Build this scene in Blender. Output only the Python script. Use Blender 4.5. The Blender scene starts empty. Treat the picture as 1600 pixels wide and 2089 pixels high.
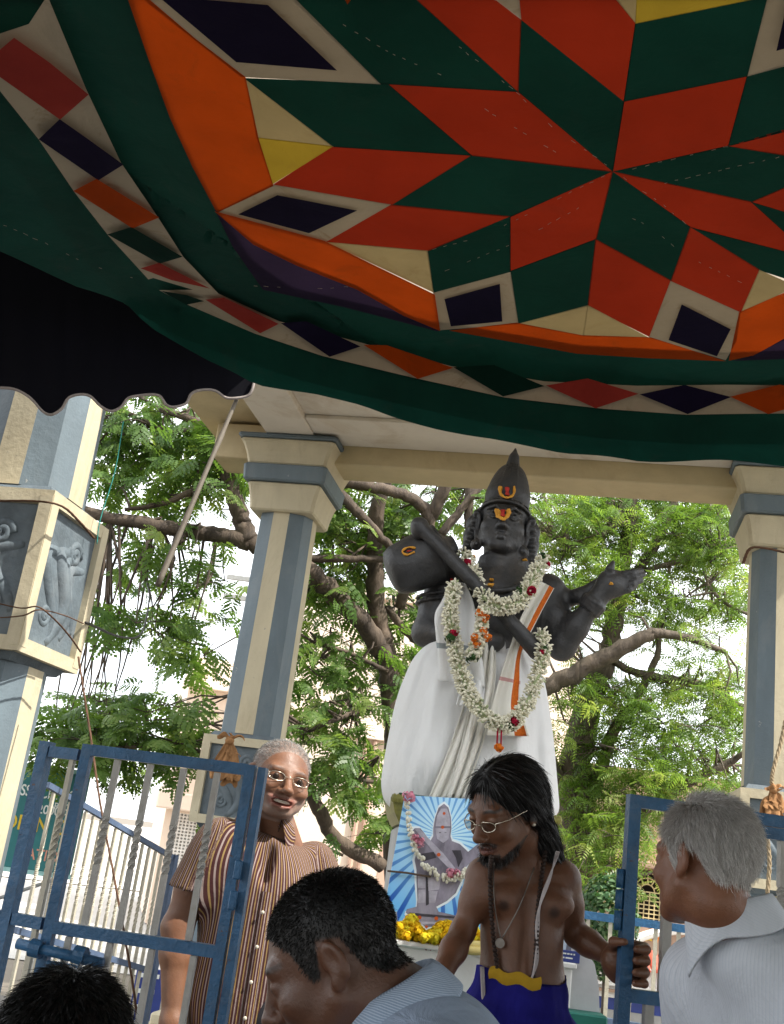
import bpy, bmesh, math, random
import numpy as np
from mathutils import Vector, Matrix, Euler

R = math.radians
random.seed(7)
rng = np.random.default_rng(7)
scene = bpy.context.scene
COL = scene.collection

# ------------------------------------------------------------------ camera
FPX, PITCH, ROLL, EYE = 2150.0, R(17.8), R(7.7), np.array([0.0, 0.0, 1.45])
_r0 = np.array([1.0, 0, 0]); _u0 = np.array([0, -math.sin(PITCH), math.cos(PITCH)])
C_F = np.array([0, math.cos(PITCH), math.sin(PITCH)])
C_U = _u0 * math.cos(ROLL) - _r0 * math.sin(ROLL)
C_R = _r0 * math.cos(ROLL) + _u0 * math.sin(ROLL)
cam_data = bpy.data.cameras.new('camera')
cam_data.sensor_fit = 'VERTICAL'
cam_data.sensor_height = 36.0
cam_data.lens = 36.0 * FPX / 2089.0
cam_data.clip_end = 3000
cam_data.clip_start = 0.05
cam = bpy.data.objects.new('camera', cam_data)
COL.objects.link(cam)
M = Matrix.Identity(4)
for i in range(3):
    M[i][0] = C_R[i]; M[i][1] = C_U[i]; M[i][2] = -C_F[i]; M[i][3] = EYE[i]
cam.matrix_world = M
scene.camera = cam

# ------------------------------------------------------------------ world, sun, exposure
SUN_DIR = Vector((0.70, -0.34, 1.0)).normalized()       # towards the sun
world = bpy.data.worlds.new('World')
scene.world = world
world.use_nodes = True
wn = world.node_tree.nodes; wl = world.node_tree.links
sky = wn.new('ShaderNodeTexSky'); sky.sky_type = 'NISHITA'; sky.sun_disc = False
sky.sun_elevation = math.asin(SUN_DIR.z)
sky.sun_rotation = math.atan2(SUN_DIR.x, SUN_DIR.y)
sky.dust_density = 2.0; sky.air_density = 1.0; sky.ozone_density = 1.0
# thin bright cloud veil over the whole sky, a little uneven
wtc = wn.new('ShaderNodeTexCoord'); wno = wn.new('ShaderNodeTexNoise'); wno.inputs['Scale'].default_value = 2.2; wno.inputs['Detail'].default_value = 6
wl.new(wtc.outputs['Generated'], wno.inputs['Vector'])
wrp = wn.new('ShaderNodeValToRGB'); wrp.color_ramp.elements[0].position = 0.25; wrp.color_ramp.elements[0].color = (0.62, 0.62, 0.62, 1); wrp.color_ramp.elements[1].position = 0.6; wrp.color_ramp.elements[1].color = (0.95, 0.95, 0.95, 1)
wl.new(wno.outputs['Fac'], wrp.inputs[0])
wmx = wn.new('ShaderNodeMix'); wmx.data_type = 'RGBA'; wmx.inputs[7].default_value = (7.6, 7.8, 8.0, 1)
wl.new(wrp.outputs[0], wmx.inputs[0]); wl.new(sky.outputs[0], wmx.inputs[6])
wl.new(wmx.outputs[2], wn['Background'].inputs['Color'])
wn['Background'].inputs['Strength'].default_value = 0.13
sun_data = bpy.data.lights.new('sun', 'SUN')
sun_data.energy = 3.0; sun_data.angle = R(0.55); sun_data.color = (1.0, 0.95, 0.87)
sun = bpy.data.objects.new('sun', sun_data); COL.objects.link(sun)
sun.rotation_euler = (-SUN_DIR).to_track_quat('-Z', 'Y').to_euler()
scene.view_settings.view_transform = 'Standard'
scene.view_settings.look = 'None'
scene.view_settings.gamma = 1.0
scene.view_settings.use_curve_mapping = False
scene.view_settings.exposure = 1.48
scene.cycles.max_bounces = 8
scene.cycles.transparent_max_bounces = 12
scene.cycles.caustics_reflective = False
scene.cycles.caustics_refractive = False

# ------------------------------------------------------------------ helpers
def pray(x, y):
    return C_F + C_R * ((x - 800.0) / FPX) - C_U * ((y - 1044.5) / FPX)
def P(x, y, Y):
    """the point of the scene that stands Y metres ahead and shows at pixel x, y of the photograph"""
    d = pray(x, y); return EYE + d * (Y / d[1])
def PZ(x, y, Z):
    d = pray(x, y); return EYE + d * ((Z - EYE[2]) / d[2])
def mpp(x, y, Y):
    """metres per photograph pixel there"""
    d = pray(x, y); return (Y / d[1]) / FPX
def lerp(a, b, t): return a + (b - a) * t

def new_mat(name): 
    m = bpy.data.materials.new(name); m.use_nodes = True
    return m, m.node_tree.nodes, m.node_tree.links, m.node_tree.nodes['Principled BSDF']
def node(N, kind, **kw):
    n = N.new(kind)
    for k, v in kw.items():
        if k in n.inputs: n.inputs[k].default_value = v
        else: setattr(n, k, v)
    return n
def ramp(N, L, fac, stops):
    r = N.new('ShaderNodeValToRGB')
    el = r.color_ramp.elements
    while len(el) < len(stops): el.new(0.5)
    for e, (p, c) in zip(el, stops):
        e.position = p; e.color = (c[0], c[1], c[2], 1)
    L.new(fac, r.inputs[0]); return r.outputs[0]
def mixc(N, L, fac, a, b, mode='MIX'):
    m = N.new('ShaderNodeMix'); m.data_type = 'RGBA'; m.blend_type = mode
    for s, v in ((m.inputs[0], fac), (m.inputs[6], a), (m.inputs[7], b)):
        if hasattr(v, 'is_linked'): L.new(v, s)
        elif isinstance(v, (int, float)): s.default_value = v
        else: s.default_value = (v[0], v[1], v[2], 1)
    return m.outputs[2]
def noise(N, L, scale, detail=4, rough=0.55, coord='Object', dist=0.0, stretch=None):
    tc = N.new('ShaderNodeTexCoord'); src = tc.outputs[coord]
    if stretch:
        mp = N.new('ShaderNodeMapping'); mp.inputs['Scale'].default_value = stretch
        L.new(src, mp.inputs[0]); src = mp.outputs[0]
    n = node(N, 'ShaderNodeTexNoise', Scale=scale, Detail=detail, Roughness=rough, Distortion=dist)
    L.new(src, n.inputs['Vector']); return n.outputs['Fac']
def bump(N, L, bsdf, h, strength=0.3, dist=0.01):
    b = node(N, 'ShaderNodeBump', Strength=strength, Distance=dist)
    L.new(h, b.inputs['Height']); L.new(b.outputs[0], bsdf.inputs['Normal']); return b.outputs[0]

MATS = {}
def mottled(name, col, var=0.25, scale=6, rough=0.7, bumps=0.2, bscale=40, dirt=None, dirt_amt=0.5, metal=0.0, spec=0.4, stretch=None, chips=None):
    """paint, plaster, stone: a base colour with uneven tone, grain and optional stains"""
    if name in MATS: return MATS[name]
    m, N, L, b = new_mat(name)
    lo = [c * (1 - var) for c in col]; hi = [min(1, c * (1 + var * 0.6)) for c in col]
    n = noise(N, L, scale, 6, 0.6, stretch=stretch)
    c = ramp(N, L, n, [(0.3, lo), (0.7, hi)])
    if dirt:
        d = noise(N, L, scale * 0.6, 8, 0.7, dist=0.6, stretch=stretch)
        f = ramp(N, L, d, [(0.52, (0, 0, 0)), (0.72, (dirt_amt,) * 3)])
        c = mixc(N, L, f, c, dirt)
    if chips:
        d = noise(N, L, chips[1], 7, 0.7, dist=0.4); f = ramp(N, L, d, [(chips[2], (0, 0, 0)), (chips[2] + 0.02, (0.85,) * 3)]); c = mixc(N, L, f, c, chips[0])
    L.new(c, b.inputs['Base Color'])
    b.inputs['Roughness'].default_value = rough
    b.inputs['Metallic'].default_value = metal
    b.inputs['Specular IOR Level'].default_value = spec
    if bumps: bump(N, L, b, noise(N, L, bscale, 5, 0.65), bumps, 0.01)
    MATS[name] = m; return m
def cloth(name, col, trans=0.3, var=0.12, scale=5, stain=None, weave=900, rough=0.9, stain_amt=0.45, wrinkle=0.4):
    if name in MATS: return MATS[name]
    m, N, L, b = new_mat(name)
    n = noise(N, L, scale, 6, 0.6)
    c = ramp(N, L, n, [(0.3, [x * (1 - var) for x in col]), (0.7, [min(1, x * (1 + var)) for x in col])])
    if stain:
        d = noise(N, L, scale * 1.7, 9, 0.72, dist=0.8)
        f = ramp(N, L, d, [(0.56, (0, 0, 0)), (0.74, (stain_amt,) * 3)])
        c = mixc(N, L, f, c, stain)
    L.new(c, b.inputs['Base Color'])
    b.inputs['Roughness'].default_value = rough
    b.inputs['Specular IOR Level'].default_value = 0.15
    w = noise(N, L, weave, 1, 0.5)
    w2 = noise(N, L, 9, 5, 0.55, dist=0.7, stretch=(1, 1, 0.35))
    a = N.new('ShaderNodeMath'); a.operation = 'MULTIPLY_ADD'; a.inputs[1].default_value = 0.06
    L.new(w, a.inputs[0]); L.new(w2, a.inputs[2])
    bo_ = bump(N, L, b, a.outputs[0], wrinkle, 0.02)
    if trans > 0:
        t = N.new('ShaderNodeBsdfTranslucent'); L.new(c, t.inputs['Color']); L.new(bo_, t.inputs['Normal'])
        mx = N.new('ShaderNodeMixShader'); mx.inputs[0].default_value = trans
        L.new(b.outputs[0], mx.inputs[1]); L.new(t.outputs[0], mx.inputs[2])
        L.new(mx.outputs[0], N['Material Output'].inputs['Surface'])
    MATS[name] = m; return m

def mesh_obj(name, verts, faces, mat=None, parent=None, smooth=False, mats=None, midx=None, attrs=None):
    me = bpy.data.meshes.new(name)
    verts = np.asarray(verts, dtype=np.float64)
    me.from_pydata(verts.tolist() if len(verts) < 200000 else [tuple(v) for v in verts], [], [list(map(int, f)) for f in faces])
    for mm in (mats or ([mat] if mat else [])): me.materials.append(mm)
    if midx is not None: me.polygons.foreach_set('material_index', np.asarray(midx, dtype=np.int32))
    if smooth: me.polygons.foreach_set('use_smooth', np.ones(len(me.polygons), dtype=bool))
    if attrs:
        for k, a in attrs.items():
            a = np.asarray(a, dtype=np.float32)
            if a.ndim == 1:
                at = me.attributes.new(k, 'FLOAT', 'POINT'); at.data.foreach_set('value', a)
            else:
                at = me.attributes.new(k, 'FLOAT_VECTOR', 'POINT'); at.data.foreach_set('vector', a.ravel())
    me.update()
    o = bpy.data.objects.new(name, me); COL.objects.link(o)
    if parent is not None: o.parent = parent
    return o
def quads_obj(name, verts, quads, mat=None, parent=None, smooth=False, attrs=None, mats=None, midx=None):
    """fast path for large quad/tri arrays (n x 3 or n x 4 int)"""
    verts = np.ascontiguousarray(verts, dtype=np.float32); quads = np.ascontiguousarray(quads, dtype=np.int32)
    me = bpy.data.meshes.new(name); k = quads.shape[1]
    me.vertices.add(len(verts)); me.vertices.foreach_set('co', verts.ravel())
    me.loops.add(quads.size); me.loops.foreach_set('vertex_index', quads.ravel())
    me.polygons.add(len(quads)); me.polygons.foreach_set('loop_start', np.arange(len(quads), dtype=np.int32) * k)
    try: me.polygons.foreach_set('loop_total', np.full(len(quads), k, dtype=np.int32))
    except Exception: pass
    for mm in (mats or ([mat] if mat else [])): me.materials.append(mm)
    if midx is not None: me.polygons.foreach_set('material_index', np.asarray(midx, dtype=np.int32))
    if smooth: me.polygons.foreach_set('use_smooth', np.ones(len(quads), dtype=bool))
    if attrs:
        for kk, a in attrs.items():
            a = np.asarray(a, dtype=np.float32)
            if a.ndim == 1:
                at = me.attributes.new(kk, 'FLOAT', 'POINT'); at.data.foreach_set('value', a)
            else:
                at = me.attributes.new(kk, 'FLOAT_VECTOR', 'POINT'); at.data.foreach_set('vector', a.ravel())
    me.update(calc_edges=True); me.validate()
    o = bpy.data.objects.new(name, me); COL.objects.link(o)
    if parent is not None: o.parent = parent
    return o
def tag(o, label=None, cat=None, group=None, kind=None):
    if label: o['label'] = label
    if cat: o['category'] = cat
    if group: o['group'] = group
    if kind: o['kind'] = kind
    return o
def thing(name, label, cat, loc=(0, 0, 0), rz=0.0, group=None):
    o = bpy.data.objects.new(name, None); COL.objects.link(o)
    o.location = loc; o.rotation_euler = (0, 0, rz); o.empty_display_size = 0.1
    return tag(o, label, cat, group)

class MB:
    """collects boxes, bars, tubes, lofts; build() links them as one mesh object"""
    def __init__(s): s.v = []; s.f = []; s.m = []; s.n = 0
    def add(s, v, f, m=0):
        v = [tuple(map(float, p)) for p in v]
        s.v += v; s.f += [[i + s.n for i in q] for q in f]; s.m += [m] * len(f); s.n += len(v); return s
    def box(s, lo, hi, m=0, bevel=0.0):
        x0, y0, z0 = lo; x1, y1, z1 = hi
        if bevel <= 0:
            return s.add([(x0,y0,z0),(x1,y0,z0),(x1,y1,z0),(x0,y1,z0),(x0,y0,z1),(x1,y0,z1),(x1,y1,z1),(x0,y1,z1)],
                  [(0,3,2,1),(4,5,6,7),(0,1,5,4),(1,2,6,5),(2,3,7,6),(3,0,4,7)], m)
        b = bevel; rings = []
        for z, e in ((z0, b), (z0 + b, 0), (z1 - b, 0), (z1, b)):
            rings.append([(x0+b,y0+e,z),(x1-b,y0+e,z),(x1-e,y0+b,z),(x1-e,y1-b,z),(x1-b,y1-e,z),(x0+b,y1-e,z),(x0+e,y1-b,z),(x0+e,y0+b,z)])
        return s.loft(rings, m)
    def loft(s, rings, m=0, caps=True, closed=True):
        n = len(rings[0]); v = [p for r in rings for p in r]; f = []
        for i in range(len(rings) - 1):
            for j in range(n if closed else n - 1):
                k = (j + 1) % n
                f.append((i*n+j, i*n+k, (i+1)*n+k, (i+1)*n+j))
        if caps and closed: f.append(tuple(range(n))[::-1]); f.append(tuple(range((len(rings)-1)*n, len(rings)*n)))
        return s.add(v, f, m)
    def tube(s, pts, rad, seg=8, m=0, caps=True, flat=1.0, twist=0.0):
        pts = [np.asarray(p, float) for p in pts]; n = len(pts)
        if not hasattr(rad, '__len__'): rad = [rad] * n
        rings = []; t0 = pts[1] - pts[0]
        ref = np.array([0, 0, 1.0]) if abs(t0[2]) < 0.9 * np.linalg.norm(t0) else np.array([0, 1.0, 0])
        for i, p in enumerate(pts):
            t = pts[min(i+1, n-1)] - pts[max(i-1, 0)]; t = t / (np.linalg.norm(t) + 1e-9)
            a = np.cross(ref, t); a /= np.linalg.norm(a) + 1e-9; b = np.cross(t, a); ref = b
            rings.append([tuple(p + rad[i] * (math.cos(2*math.pi*k/seg + twist*i) * a + flat * math.sin(2*math.pi*k/seg + twist*i) * b)) for k in range(seg)])
        return s.loft(rings, m, caps)
    def bar(s, a, b, w, d=None, m=0, up=(0, 0, 1)):
        """rectangular bar from a to b, w across, d along 'up'"""
        a = np.asarray(a, float); b = np.asarray(b, float); d = d or w
        t = (b - a) / np.linalg.norm(b - a); u = np.asarray(up, float)
        if abs(t @ u) > 0.95 * np.linalg.norm(u): u = np.array([0, 1.0, 0])
        x = np.cross(t, u); x /= np.linalg.norm(x); y = np.cross(x, t)
        r = []
        for p in (a, b):
            r.append([tuple(p + sx * w / 2 * x + sy * d / 2 * y) for sx, sy in ((-1,-1),(1,-1),(1,1),(-1,1))])
        return s.loft(r, m)
    def ball(s, c, r, seg=10, rings=6, m=0):
        c = np.asarray(c, float); r = np.asarray(r if hasattr(r, '__len__') else (r, r, r), float); rr = []
        for i in range(rings + 1):
            th = math.pi * (i + 0.001) / (rings + 0.002)
            rr.append([tuple(c + r * np.array([math.sin(th)*math.cos(2*math.pi*k/seg), math.sin(th)*math.sin(2*math.pi*k/seg), -math.cos(th)])) for k in range(seg)])
        return s.loft(rr, m)
    def build(s, name, mat=None, parent=None, smooth=False, mats=None):
        return mesh_obj(name, np.array(s.v), s.f, mat, parent, smooth, mats, s.m if mats else None)

def smooth_path(pts, n=8):
    """Catmull-Rom through points (any dimension)"""
    p = np.asarray(pts, float); out = []
    q = np.vstack([2 * p[0] - p[1], p, 2 * p[-1] - p[-2]])
    for i in range(1, len(q) - 2):
        for t in np.linspace(0, 1, n, endpoint=False):
            a, b, c, d = q[i-1], q[i], q[i+1], q[i+2]
            out.append(0.5 * ((2*b) + (c-a)*t + (2*a-5*b+4*c-d)*t*t + (-a+3*b-3*c+d)*t**3))
    out.append(p[-1]); return np.array(out)

# ------------------------------------------------------------------ materials of the setting
CREAM = mottled('cream_paint', (0.54, 0.475, 0.33), 0.14, 5, 0.75, 0.3, 30, dirt=(0.26, 0.20, 0.12), dirt_amt=0.55, stretch=(1, 1, 0.35), chips=((0.30, 0.28, 0.25), 16, 0.665))
BLUE = mottled('slate_blue_paint', (0.135, 0.175, 0.20), 0.20, 5, 0.6, 0.3, 28, dirt=(0.23, 0.25, 0.25), dirt_amt=0.55, stretch=(1, 1, 0.35), chips=((0.42, 0.41, 0.38), 18, 0.675))
PANELBLUE = mottled('carved_blue_paint', (0.115, 0.145, 0.165), 0.3, 9, 0.65, 0.6, 22, dirt=(0.21, 0.23, 0.24), dirt_amt=0.5)
OCHRE = mottled('ochre_paint', (0.56, 0.46, 0.28), 0.12, 4, 0.8, 0.2, 30, dirt=(0.3, 0.2, 0.1), dirt_amt=0.4)
WHITEWASH = mottled('whitewash', (0.72, 0.66, 0.57), 0.08, 3, 0.8, 0.2, 25, dirt=(0.40, 0.28, 0.15), dirt_amt=0.55)
PINK = mottled('pink_plaster', (0.55, 0.37, 0.28), 0.10, 1.2, 0.85, 0.2, 20, dirt=(0.62, 0.47, 0.38), dirt_amt=0.5)
PALEPINK = mottled('pale_pink_plaster', (0.80, 0.66, 0.54), 0.07, 1.0, 0.85, 0.15, 20, dirt=(0.7, 0.52, 0.4), dirt_amt=0.3)
TAN = mottled('tan_plaster', (0.40, 0.265, 0.19), 0.12, 1.4, 0.85, 0.25, 18, dirt=(0.45, 0.33, 0.25), dirt_amt=0.6)
WHITE = mottled('white_paint', (0.78, 0.77, 0.74), 0.06, 3, 0.6, 0.1, 30, dirt=(0.5, 0.48, 0.44), dirt_amt=0.3)
GREYSTONE = mottled('grey_cement', (0.33, 0.33, 0.32), 0.15, 6, 0.85, 0.3, 30, dirt=(0.2, 0.2, 0.19), dirt_amt=0.4)
PAVE = mottled('paving_cement', (0.115, 0.105, 0.095), 0.2, 2.5, 0.9, 0.35, 30, dirt=(0.16, 0.14, 0.12), dirt_amt=0.5)
GROUNDM = mottled('dusty_ground', (0.16, 0.135, 0.105), 0.2, 0.6, 0.95, 0.4, 12, dirt=(0.2, 0.17, 0.13), dirt_amt=0.4)
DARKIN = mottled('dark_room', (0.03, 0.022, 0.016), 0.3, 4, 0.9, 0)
GLASSY = mottled('window_pane_glass', (0.04, 0.05, 0.055), 0.2, 2, 0.12, 0, spec=0.6)

# ------------------------------------------------------------------ ground
g = 1500.0
o = mesh_obj('ground', [(-g, -g, -0.03), (g, -g, -0.03), (g, g, -0.03), (-g, g, -0.03)], [(0, 1, 2, 3)], GROUNDM); tag(o, kind='structure')
pv = mesh_obj('pavement', [(-5, -5, 0), (6, -5, 0), (6, 9.2, 0), (-5, 9.2, 0)], [(0, 1, 2, 3)], PAVE); tag(pv, kind='structure')

rd = mesh_obj('street', [(-30, 11.5, -0.02), (30, 11.5, -0.02), (30, 80, -0.02), (-30, 80, -0.02)], [(0, 1, 2, 3)], mottled('pale_concrete_street', (0.42, 0.40, 0.37), 0.12, 0.8, 0.9, 0.3, 14)); tag(rd, kind='structure')

# ------------------------------------------------------------------ pavilion over the statue
RL = P(567, 1200, 7.3); RR = P(1592, 1300, 6.6)
PYAW = math.atan2(RR[1] - RL[1], RR[0] - RL[0])
PW = math.hypot(RR[0] - RL[0], RR[1] - RL[1]); PD = 3.12
pav = thing('pavilion', 'cream and slate blue open pavilion with striped columns round the black statue', 'pavilion', (RL[0], RL[1], 0), PYAW)
def shaft_ring(w, z):
    a = w / 2; c = a * 0.30; d = a * 0.80
    q = [(-c, -a), (c, -a), (d, -d), (a, -c), (a, c), (d, d), (c, a), (-c, a), (-d, d), (-a, c), (-a, -c), (-d, -d)]
    return [(x, y, z) for x, y in q]
def make_column(cx, cy, blk0, blk1, cap=True):
    col = bpy.data.objects.new('column', None); COL.objects.link(col); col.parent = pav; col.location = (cx, cy, 0)
    mb = MB()
    segs = [(0.35, blk0, 0.43, 0.42), (blk1, 3.64, 0.42, 0.39)]
    for z0, z1, w0, w1 in segs:
        zs = np.linspace(z0, z1, 7); rings = [shaft_ring(lerp(w0, w1, i / 6), z) for i, z in enumerate(zs)]
        v = [p for r in rings for p in r]; n = 12
        f = []; m = []
        for i in range(6):
            for j in range(12):
                k = (j + 1) % 12; f.append((i*n+j, i*n+k, (i+1)*n+k, (i+1)*n+j)); m.append(0 if j % 3 == 0 else 1)
        base = mb.n; mb.add(v, f); mb.m[-len(f):] = m
    mb.build('shaft', None, col, mats=[CREAM, BLUE])
    # raised cream bands along the arrises of the stripes
    base = MB(); base.box((-0.32, -0.32, 0), (0.32, 0.32, 0.28), bevel=0.015); base.box((-0.27, -0.27, 0.28), (0.27, 0.27, 0.352), bevel=0.012)
    base.build('base', CREAM, col)
    if cap:
        def tier(name, z0, z1, w0, w1, mat):
            t = MB(); a, b = w0 / 2, w1 / 2
            prof = [(z0, a - 0.012), (z0 + 0.012, a)] + [(lerp(z0, z1, s), lerp(a, b, s ** 1.6)) for s in (0.3, 0.5, 0.7, 0.85)] + [(z1 - 0.012, b), (z1, b - 0.012)]
            t.loft([[(-h + 0.02, -h, z), (h - 0.02, -h, z), (h, -h + 0.02, z), (h, h - 0.02, z), (h - 0.02, h, z), (-h + 0.02, h, z), (-h, h - 0.02, z), (-h, -h + 0.02, z)] for z, h in prof])
            t.build(name, mat, col)
        tier('capital_neck', 3.62, 3.82, 0.47, 0.54, CREAM)
        tier('capital_roll', 3.822, 3.945, 0.60, 0.62, BLUE)
        tier('capital_cushion', 3.947, 4.12, 0.58, 0.70, CREAM)
        tier('capital_slab', 4.122, 4.155, 0.73, 0.73, BLUE)
    # the square carved block halfway up
    b = 0.255; h = blk1 - blk0
    blk = MB()
    prof = [(blk0, b - 0.05), (blk0 + 0.06, b), (blk1 - 0.05, b), (blk1, b - 0.04)]
    inset = MB()
    blk.loft([[(-h_, -h_, z), (h_, -h_, z), (h_, h_, z), (-h_, h_, z)] for z, h_ in [(blk0, b - 0.06), (blk0 + 0.05, b - 0.025), (blk1 - 0.04, b - 0.025), (blk1, b - 0.05)]])
    bo = blk.build('block', PANELBLUE, col)
    for q in range(4):
        ca, sa = math.cos(q * math.pi / 2), math.sin(q * math.pi / 2)
        rot = lambda x, y, z: (x * ca - y * sa, x * sa + y * ca, z)
        fr = MB(); t = 0.055
        for x0, x1, z0, z1 in ((-b, b, blk0 + 0.03, blk0 + 0.03 + t), (-b, b, blk1 - 0.03 - t, blk1 - 0.03)):
            fr.loft([[rot(x0, -b, z), rot(x1, -b, z), rot(x1 - 0.02, -b + 0.03, z), rot(x0 + 0.02, -b + 0.03, z)] for z in (z0, z1)])
        for x0, x1 in ((-b + 0.001, -b + t), (b - t, b - 0.001)):
            fr.loft([[rot(x0, -b - 0.002, z), rot(x1, -b - 0.002, z), rot(x1, -b + 0.03, z), rot(x0, -b + 0.03, z)] for z in (blk0 + 0.05, blk1 - 0.05)])
        fr.build('panel_frame', CREAM, col)
        sc = MB()                                          # carved plume scroll
        zc = (blk0 + blk1) / 2
        for k, (dx, s, r) in enumerate(((-0.02, 1.15, 0.042), (0.045, 1.0, 0.036), (-0.085, 1.05, 0.034), (0.10, 0.8, 0.032))):
            pts = []
            for i in range(26):
                u = i / 25
                x = dx + 0.085 * math.sin(u * 5.2 + 0.5 * k) * (1 - 0.35 * u) * (1 if k % 2 == 0 else 0.8)
                z = zc + h * (u - 0.5) * 0.62 * s
                if u > 0.72:
                    a = (u - 0.72) / 0.28 * 4.6; x += 0.05 * s * (1 - math.cos(a)) * 0.8; z -= 0.05 * s * (a * 0.35)
                x = max(-b + 0.075, min(b - 0.075, x))
                pts.append(rot(x, -b + 0.052 - 0.002 * k, z))
            sc.tube(pts, [r * (0.5 + 0.7 * math.sin(math.pi * (0.12 + 0.8 * i / 25))) for i in range(26)], 7)
        sc.tube([rot(0.06 + 0.05 * (1 - i / 30) * math.cos(i * 0.42), -b + 0.034, zc + h * 0.20 + 0.05 * (1 - i / 30) * math.sin(i * 0.42)) for i in range(26)], 0.020, 6); sc.tube([rot(-0.07 + 0.045 * (1 - i / 30) * math.cos(i * 0.42 + 3), -b + 0.036, zc - h * 0.20 + 0.045 * (1 - i / 30) * math.sin(i * 0.42 + 3)) for i in range(26)], 0.018, 6)
        sc.build('carved_scroll', PANELBLUE, col, smooth=True)
    return col
make_column(0, 0, 1.45, 2.07); make_column(PW, 0, 1.5, 2.12)
make_column(-0.15, -PD, 1.96, 2.66); make_column(PW, -PD, 1.96, 2.66)
ZC = 4.155
def pbox(name, lo, hi, mat, bevel=0.0):
    m = MB(); m.box(lo, hi, bevel=bevel); return m.build(name, mat, pav)
pbox('beam', (-0.62, -0.14, 4.03), (PW + 0.75, 0.20, 4.30), OCHRE, 0.008)                  # rear beam
pbox('beam', (-0.165, -PD - 0.1, ZC), (0.185, -0.142, 4.32), WHITEWASH, 0.006)               # left beam
pbox('beam', (PW - 0.185, -PD - 0.1, ZC), (PW + 0.165, -0.142, 4.32), WHITEWASH, 0.006)
pbox('beam', (0.187, -PD - 0.12, 4.10), (PW - 0.187, -PD + 0.2, 4.32), OCHRE, 0.006)
pbox('ceiling', (0.187, -PD + 0.202, 4.20), (PW - 0.187, -0.144, 4.26), WHITEWASH)
pbox('ceiling_border', (0.1875, -0.62, 4.17), (PW - 0.1875, -0.145, 4.198), WHITEWASH, 0.004)
pbox('roof_slab', (-0.78, -PD - 0.18, 4.324), (PW + 0.75, 0.85, 4.50), OCHRE, 0.01)
pbox('parapet', (-0.70, -PD - 0.10, 4.502), (PW + 0.67, 0.77, 4.80), CREAM, 0.02)
# low platform of the pavilion
plat = MB(); plat.box((-0.5, -PD + 0.55, 0.003), (PW + 0.5, 0.5, 0.20), bevel=0.012); plat.build('platform', GREYSTONE, pav)

# ------------------------------------------------------------------ buildings behind
def wall_rect(mb, x0, x1, z0, z1, y0, y1, holes=(), m=0):
    """a wall along x with rectangular holes (x0,x1,z0,z1): built from butt-jointed boxes"""
    xs = sorted({x0, x1} | {h[0] for h in holes} | {h[1] for h in holes})
    zs = sorted({z0, z1} | {h[2] for h in holes} | {h[3] for h in holes})
    for i in range(len(xs) - 1):
        run = None
        for j in range(len(zs) - 1):
            cx, cz = (xs[i] + xs[i+1]) / 2, (zs[j] + zs[j+1]) / 2
            solid = not any(h[0] < cx < h[1] and h[2] < cz < h[3] for h in holes)
            if solid: run = [zs[j], zs[j+1]] if run is None else [run[0], zs[j+1]]
            if run and (not solid or j == len(zs) - 2):
                mb.box((xs[i], y0, run[0]), (xs[i+1], y1, run[1]), m); run = None
def grille(name, parent, x0, x1, z0, z1, y, nx, nz, r, mat, arch=False):
    m = MB(); zt = z1 - ((x1 - x0) / 2 if arch else 0); cx = (x0 + x1) / 2; rad = (x1 - x0) / 2
    for i in range(nx + 1):
        x = lerp(x0, x1, i / nx); top = zt + (math.sqrt(max(0, rad**2 - (x - cx)**2)) * 0.0 if arch else 0)
        m.bar((x, y, z0), (x, y, top), r)
    for j in range(nz + 1):
        z = lerp(z0, zt, j / nz); m.bar((x0, y - 0.004, z), (x1, y - 0.004, z), r)
    if arch:
        for f in (1.0, 0.72, 0.40):
            m.tube([(cx + rad * f * math.cos(a), y, zt + rad * f * math.sin(a)) for a in np.linspace(0, math.pi, 17)], r * 0.6, 5)
        for a in np.linspace(0, math.pi, 7)[1:-1]:
            m.bar((cx + rad * 0.4 * math.cos(a), y - 0.006, zt + rad * 0.4 * math.sin(a)), (cx + rad * math.cos(a), y - 0.006, zt + rad * math.sin(a)), r)
    return m.build(name, mat, parent)
YGRILLE = mottled('yellow_grille_paint', (0.62, 0.50, 0.26), 0.1, 8, 0.5, 0)
WGRILLE = mottled('white_grille_paint', (0.72, 0.70, 0.66), 0.1, 8, 0.5, 0)

# tan building on the right, with the arched grille window
a0 = P(1195, 1800, 13.0)
tb = thing('tan_building', 'tan plastered building with arched yellow grille window behind the neem tree', 'building', (a0[0], 13.0, 0), R(-4))
def tl(px, py):            # local x, z of a pixel on the tan front
    q = P(px, py, 13.0); return q[0] - a0[0], q[2]
wx0, wz1 = tl(1286, 1776); wx1, wz0 = tl(1354, 1895)
mb = MB(); topz = tl(1230, 1560)[1]
wall_rect(mb, -0.2, 6.0, 0, topz, 0, 0.35, [(wx0 - 0.02, wx1 + 0.02, wz0, wz1 + 0.03)])
mb.build('wall', TAN, tb)
mb = MB(); mb.box((1.9, -0.06, topz - 0.75), (6.0, 0.4, topz + 0.12)); mb.build('parapet', TAN, tb)
mb = MB(); mb.box((-0.2, 0.36, 0), (6.0, 6, topz - 0.1)); mb.build('side_wall', TAN, tb)
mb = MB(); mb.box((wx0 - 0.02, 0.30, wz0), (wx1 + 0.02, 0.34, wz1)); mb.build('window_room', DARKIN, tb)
mb = MB(); mb.box((wx0 - 0.15, -0.30, wz1 + 0.05), (wx1 + 0.15, -0.002, wz1 + 0.12), bevel=0.01); mb.build('window_hood', TAN, tb)
grille('window_grille', tb, wx0, wx1, wz0, wz1, 0.06, 7, 8, 0.013, YGRILLE, True)
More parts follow.
